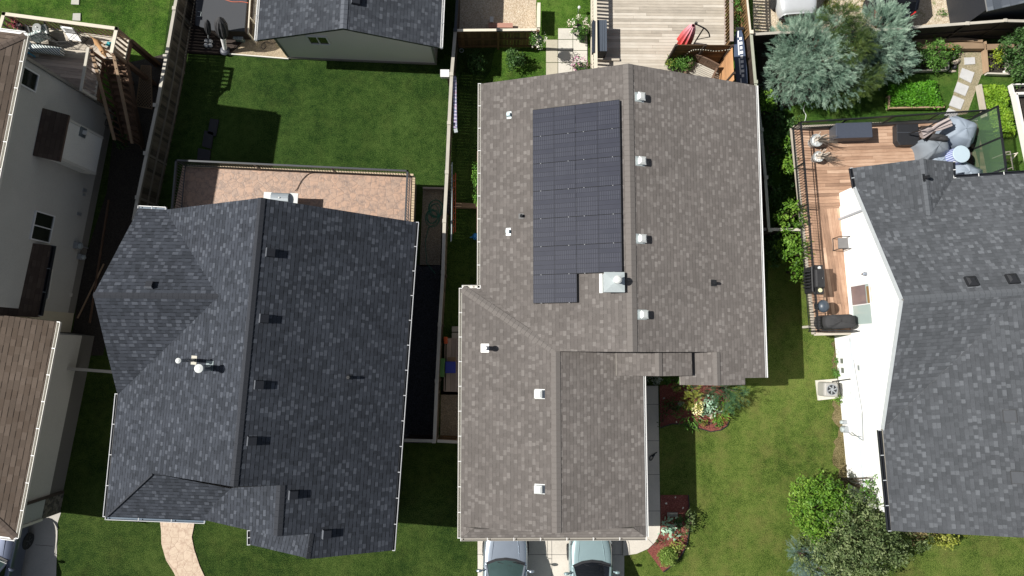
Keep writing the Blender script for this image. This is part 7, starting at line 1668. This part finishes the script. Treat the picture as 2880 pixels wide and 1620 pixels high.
bush('hosta', 'pale blue green hosta in the lower mulch bed', 'plant', 1881, 1484, .25, (.23, .25, .2), 160, LHO, .095, 'leaf', 124, stem=False); bush('shrub', 'dark green upright plant right of the hosta at the shade line', 'shrub', 1918, 1482, .5, (.3, .42, .4), 420, LDK, .05, 'leaf', 125)
bush('plant', 'yellow green flowering plant in the middle of the lower bed', 'plant', 1904, 1524, .3, (.26, .3, .25), 380, leafmat('chartreuse', (.14, .20, .03), (.32, .38, .08), (.6, .6, .3)), .05, 'leaf', 126); bush('plant', 'small sparse reddish plant left in the lower mulch bed', 'plant', 1858, 1522, .12, (.2, .12, .12), 120, LOL, .035, 'leaf', 127)
bush('ball_shrub', 'round clipped yellow green ball shrub at the tip of the lower bed', 'shrub', 1878, 1566, .3, (.33, .33, .3), 3200, leafmat('ball_leaf', (.07, .14, .02), (.17, .28, .045), (.32, .42, .11)), .03, 'leaf', 128, shell=.8, gap=.6)
bush('plant', 'tall leaning plant with brown seed heads at the right rim of the lower bed', 'plant', 1938, 1462, .6, (.18, .4, .3), 200, LOL, .05, 'leaf', 129, more=((1945, 1476, .6, (.22, .1, .15), 60),))
bush('weeds', 'leafy weeds against the base of the white wall', 'weeds', 2352, 1030, .1, (.16, .5, .12), 260, LMD, .045, 'leaf', 130, stem=False, lo=0)
bush('weeds', 'leafy weeds below the air conditioner', 'weeds', 2362, 1122, .1, (.22, .16, .14), 160, LG, .045, 'leaf', 131, stem=False, lo=0)
bush('weeds', 'clump of dark weeds at the foot of the brown stairs', 'weeds', 345, 392, .2, (.25, .35, .2), 260, LDK, .05, 'leaf', 132, stem=False)
# ================================================================== VEHICLES
TIRE = plain('tyre_rubber', (.018, .018, .019), .8); RIM = plain('alloy_rim', (.10, .105, .11), .35, .7); GLC = glassy('car_glass', (.05, .085, .085), .04, .25); GLD = glassy('dark_car_glass', (.01, .012, .016), .04, .25)
def car(name, label, cat, px, py, rz, pm, W_=1.85, L_=4.6, hood=1.02, roof_h=1.68, cowl=1.0, wb=None, glass=GLC, trunk=None, lights='front', lampm=None, creases=True, mirror=True, rack=False, lamps=True):
    """px,py: pixel of the ground point below the middle of the body; y is forward"""
    c = P(px, py, 0); t = thing(name, label, cat, (0, 0, 0)); w = W_ / 2; h2 = L_ / 2
    ys = [h2, h2 - .12, h2 - .45, h2 - cowl * .7, h2 - cowl - .12, 0, -h2 + 1.0, -h2 + .4, -h2 + .1, -h2]
    ws = [w * .70, w * .86, w * .96, w * .995, w, w, w * .99, w * .96, w * .90, w * .78]
    zb = [hood * .74, hood * .82, hood * .88, hood * .93, hood * .97, hood * .98, hood * .98, hood * .95, hood * .9, hood * .75]
    zc = [hood * .80, hood * .92, hood * .97, hood * 1.0, hood * 1.04, hood * 1.06, hood * 1.05, hood * 1.02, hood * .95, hood * .8]
    def sec(i):
        y = ys[i]; a = ws[i]; r = []
        for x, z in ((a * .90, .22), (a * .985, .38), (a * 1.0, .55), (a * .985, zb[i] * .86), (a * .93, zb[i]), (a * .78, zc[i] * .985), (a * .5, zc[i] * 1.0), (a * .22, zc[i] * 1.008), (0, zc[i] * 1.01)): r.append(Vector((x, y, z)))
        return r + [Vector((-p.x, p.y, p.z)) for p in reversed(r[:-1])]
    m = MB(); S_ = [sec(i) for i in range(len(ys))]
    for a, b in zip(S_, S_[1:]):
        for k in range(len(a) - 1): m.poly([a[k], a[k + 1], b[k + 1], b[k]])
    m.poly(S_[0]); m.poly(S_[-1][::-1]); body = m.build('body', pm, t, smooth=True, sub=1)
    # greenhouse
    yf = h2 - cowl - .02; zt = roof_h; z0 = hood * 1.03; yr = -h2 + (.55 if trunk is None else trunk)
    b_ = [Vector((w * .84, yf - .16, z0)), Vector((w * .42, yf + .0, z0 + .02)), Vector((0, yf + .05, z0 + .03))]
    base = [Vector((-p.x, p.y, p.z)) for p in b_] + b_[::-1][1:]
    base = [Vector((-w * .84, yf - .16, z0)), Vector((-w * .42, yf, z0 + .02)), Vector((0, yf + .05, z0 + .03)), Vector((w * .42, yf, z0 + .02)), Vector((w * .84, yf - .16, z0))]
    yt = yf - .78; top = [Vector((-w * .66, yt - .10, zt - .06)), Vector((-w * .34, yt, zt)), Vector((0, yt + .02, zt + .015)), Vector((w * .34, yt, zt)), Vector((w * .66, yt - .10, zt - .06))]
    m = MB()
    for k in range(4): m.poly([base[k], base[k + 1], top[k + 1], top[k]])
    m.build('windscreen', glass, t, smooth=True)
    m = MB(); 
    cw = [p + Vector((0, .05, -.012)) for p in base]
    for k in range(4): m.beam(cw[k], cw[k + 1], .10, .03)
    m.build('cowl', BLKP, t)
    ryt = yr + .45; rb = [Vector((-w * .80, yr, z0)), Vector((w * .80, yr, z0))]; rt_ = [Vector((-w * .64, ryt, zt - .06)), Vector((w * .64, ryt, zt - .06))]
    for s_ in (0, 1):
        bf, tf, br, tr_ = base[-s_], top[-s_], rb[s_], rt_[s_]; m = MB(); m.poly([bf, tf, tr_, br] if s_ else [bf, br, tr_, tf]); m.build('side_window', GLD, t)
        m = MB(); m.beam(bf, tf, .07, .06); m.beam(tf, tr_, .06, .06); m.beam(tr_, br, .12, .08); mb_ = lerp(bf, br, .42), lerp(tf, tr_, .42); m.beam(mb_[0], mb_[1], .06, .05); m.build('pillar', pm, t)
    m = MB(); m.poly([rb[0], rb[1], rt_[1], rt_[0]]); m.build('rear_window', GLD, t)
    m = MB(); n_ = 6; rows = []
    for j in range(n_ + 1):
        f_ = j / n_; row = []
        for k in range(5):
            u = k / 4; a = top[k]; b = Vector((lerp(rt_[0].x, rt_[1].x, u), ryt - .02 * math.sin(u * math.pi), (zt - .06) + .07 * math.sin(u * math.pi))); p = lerp(a, b, f_); p.z += .02 * math.sin(f_ * math.pi); row.append(p)
        rows.append(row)
    for a, b in zip(rows, rows[1:]):
        for k in range(4): m.poly([a[k], a[k + 1], b[k + 1], b[k]])
    m.build('roof', pm, t, smooth=True)
    if creases:
        for s_ in (-1, 1): m = MB(); m.tube([Vector((s_ * w * .50, h2 - .25, zc[1] * 1.0 + .01)), Vector((s_ * w * .56, h2 - .6, zc[2] + .02)), Vector((s_ * w * .62, yf + .0, z0 - .015))], .014, 6); m.build('hood_line', pm, t)
        for s_ in (-1, 1): m = MB(); m.tube([Vector((s_ * w * .86, h2 - .2, zb[1] + .025)), Vector((s_ * w * .93, h2 - .6, zb[3] + .012)), Vector((s_ * w * .90, yf - .1, zb[4] + .03))], .008, 5); m.build('hood_gap', BLKM, t)
    for s_, o_ in ((-.35, .0), (.3, .02)): m = MB(); m.tube([Vector((w * s_, yf - .02, z0 + .06)), Vector((w * (s_ + .62), yf - .16 + o_, z0 + .13))], .012, 5); m.build('wiper', BLKM, t)
    if mirror:
        for s_ in (-1, 1):
            m = MB(); m.ell((s_ * (w + .13), yf - .38, z0 + .06), (.13, .07, .09), 10, 6); m.beam((s_ * w * .9, yf - .36, z0), (s_ * (w + .1), yf - .37, z0 + .04), .05, .05); m.build('mirror', pm if not rack else BLKP, t, smooth=True)
    for s_ in (-1, 1):
        m = MB(); m.poly([Vector((s_ * w * .60, h2 + .005, hood * .70)), Vector((s_ * w * .86, h2 - .14, hood * .74)), Vector((s_ * w * .935, h2 - .42, hood * .90)), Vector((s_ * w * .80, h2 - .16, hood * .90)), Vector((s_ * w * .62, h2 - .03, hood * .83))]); 
        o_ = m.build('headlight', glassy('headlamp', (.16, .18, .19), .1) if 'headlamp' not in bpy.data.materials else bpy.data.materials['headlamp'], t); o_.modifiers.new('solid', 'SOLIDIFY').thickness = .04
        if not lamps: continue
        m = MB(); m.poly([Vector((s_ * w * .60, -h2 - .005, hood * .66)), Vector((s_ * w * .90, -h2 + .10, hood * .68)), Vector((s_ * w * .965, -h2 + .38, hood * .86)), Vector((s_ * w * .86, -h2 + .14, hood * .93)), Vector((s_ * w * .66, -h2 + .04, hood * .86))])
        o_ = m.build('tail_light', plain('red_lamp', (.45, .02, .02), .2) if 'red_lamp' not in bpy.data.materials else bpy.data.materials['red_lamp'], t); o_.modifiers.new('solid', 'SOLIDIFY').thickness = .05
    m = MB(); m.box((0, h2 - .02, .40), (W_ * .66, .14, .24)); m.build('front_bumper', BLKP, t, bevel=.04); m = MB(); m.box((0, -h2 + .0, .40), (W_ * .80, .16, .24)); m.build('rear_bumper', BLKP, t, bevel=.04)
    for sx in (-1, 1):
        for yy in (h2 - .88, -h2 + .85):
            wo = MB(); wo.lathe(Vector((sx * (w - .20), yy, .34)), [(.20, 0), (.335, .01), (.345, .05), (.345, .18), (.33, .215), (.22, .22)], 26, axis=Vector((sx, 0, 0))); wh = wo.build('wheel', TIRE, t, smooth=False)
            rm = MB(); rm.lathe(Vector((sx * (w + .005), yy, .34)), [(.215, 0), (.20, .012), (.03, .015)], 20, axis=Vector((sx, 0, 0)))
            for k in range(5): a = k * 1.2566; rm.beam((sx * (w + .022), yy, .34), (sx * (w + .022), yy + .2 * math.cos(a), .34 + .2 * math.sin(a)), .05, .02, up=(sx, 0, 0))
            rm.build('rim', RIM, wh)
    t.location = (c.x, c.y, Z(3)); t.rotation_euler = (0, 0, rz); return t
SILV = paint('silver_blue_paint', (.42, .48, .56), .65, .28); PALE = paint('pale_teal_paint', (.27, .37, .39), .25, .32); WHC = paint('white_silver_paint', (.70, .72, .74), .35, .3); NAVC = paint('near_black_paint', (.018, .022, .032), .3, .25); MIDN = paint('midnight_paint', (.12, .14, .20), .6, .28)
# driveway cars: nose to the garage; place by hood outline
def place(pxl, pxr, pyf, h, L_, rz=0):
    a, b = P(pxl, pyf, h), P(pxr, pyf, h); c = (a + b) / 2; c = c + Vector((math.sin(rz), -math.cos(rz), 0)) * (L_ / 2); return c, (b - a).length
def car_at(c, *a, **k):
    t = car(*a, **k); t.location = (c.x, c.y, Z(3)); return t
c, wd_ = place(1352, 1489, 1492, .95, 4.5); car_at(c, 'parked_car', 'silver blue car, left of the two parked nose-in on the driveway', 'car', 0, 0, R(-1), SILV, W_=1.92, L_=4.5, hood=1.02, roof_h=1.55, cowl=1.2, glass=GLC)
c, wd_ = place(1604, 1722, 1502, .95, 4.4); car_at(c, 'parked_car', 'pale teal car, right of the two parked nose-in on the driveway', 'car', 0, 0, R(1), PALE, W_=1.86, L_=4.4, hood=1.08, roof_h=1.68, cowl=1.12, glass=GLD)
c = P(33, 1445, 1.0) + Vector((0, 0, 0)); rz_ = R(-9); rz_ = R(-7.5); ctr = Vector((-21.45, -9.85, 0))
car_at(Vector((ctr.x + .15, ctr.y, 0)), 'pickup_truck', 'dark blue grey truck nosing under the brown garage eave at the lower left', 'truck', 0, 0, rz_, MIDN, W_=2.0, L_=5.6, hood=1.18, roof_h=1.85, cowl=1.35, glass=GLC)
c = P(2246, 30, .8); rz_ = R(4); car_at(Vector((c.x, c.y, 0)) + Vector((-math.sin(rz_), math.cos(rz_), 0)) * 2.05, 'parked_car', 'white car parked on the gravel, cut by the top edge left of the junipers', 'car', 0, 0, rz_, WHC, W_=1.85, L_=4.4, hood=1.0, roof_h=1.5, cowl=1.1, glass=GLD, trunk=.75, lamps=False)
c = P(2516, 40, .8); rz_ = R(3); car_at(Vector((c.x, c.y, 0)) + Vector((-math.sin(rz_), math.cos(rz_), 0)) * 2.2, 'parked_car', 'near black car on the gravel, cut by the top edge right of the junipers', 'car', 0, 0, rz_, NAVC, W_=2.0, L_=4.8, hood=1.1, roof_h=1.75, cowl=1.1, glass=GLD, trunk=.2)
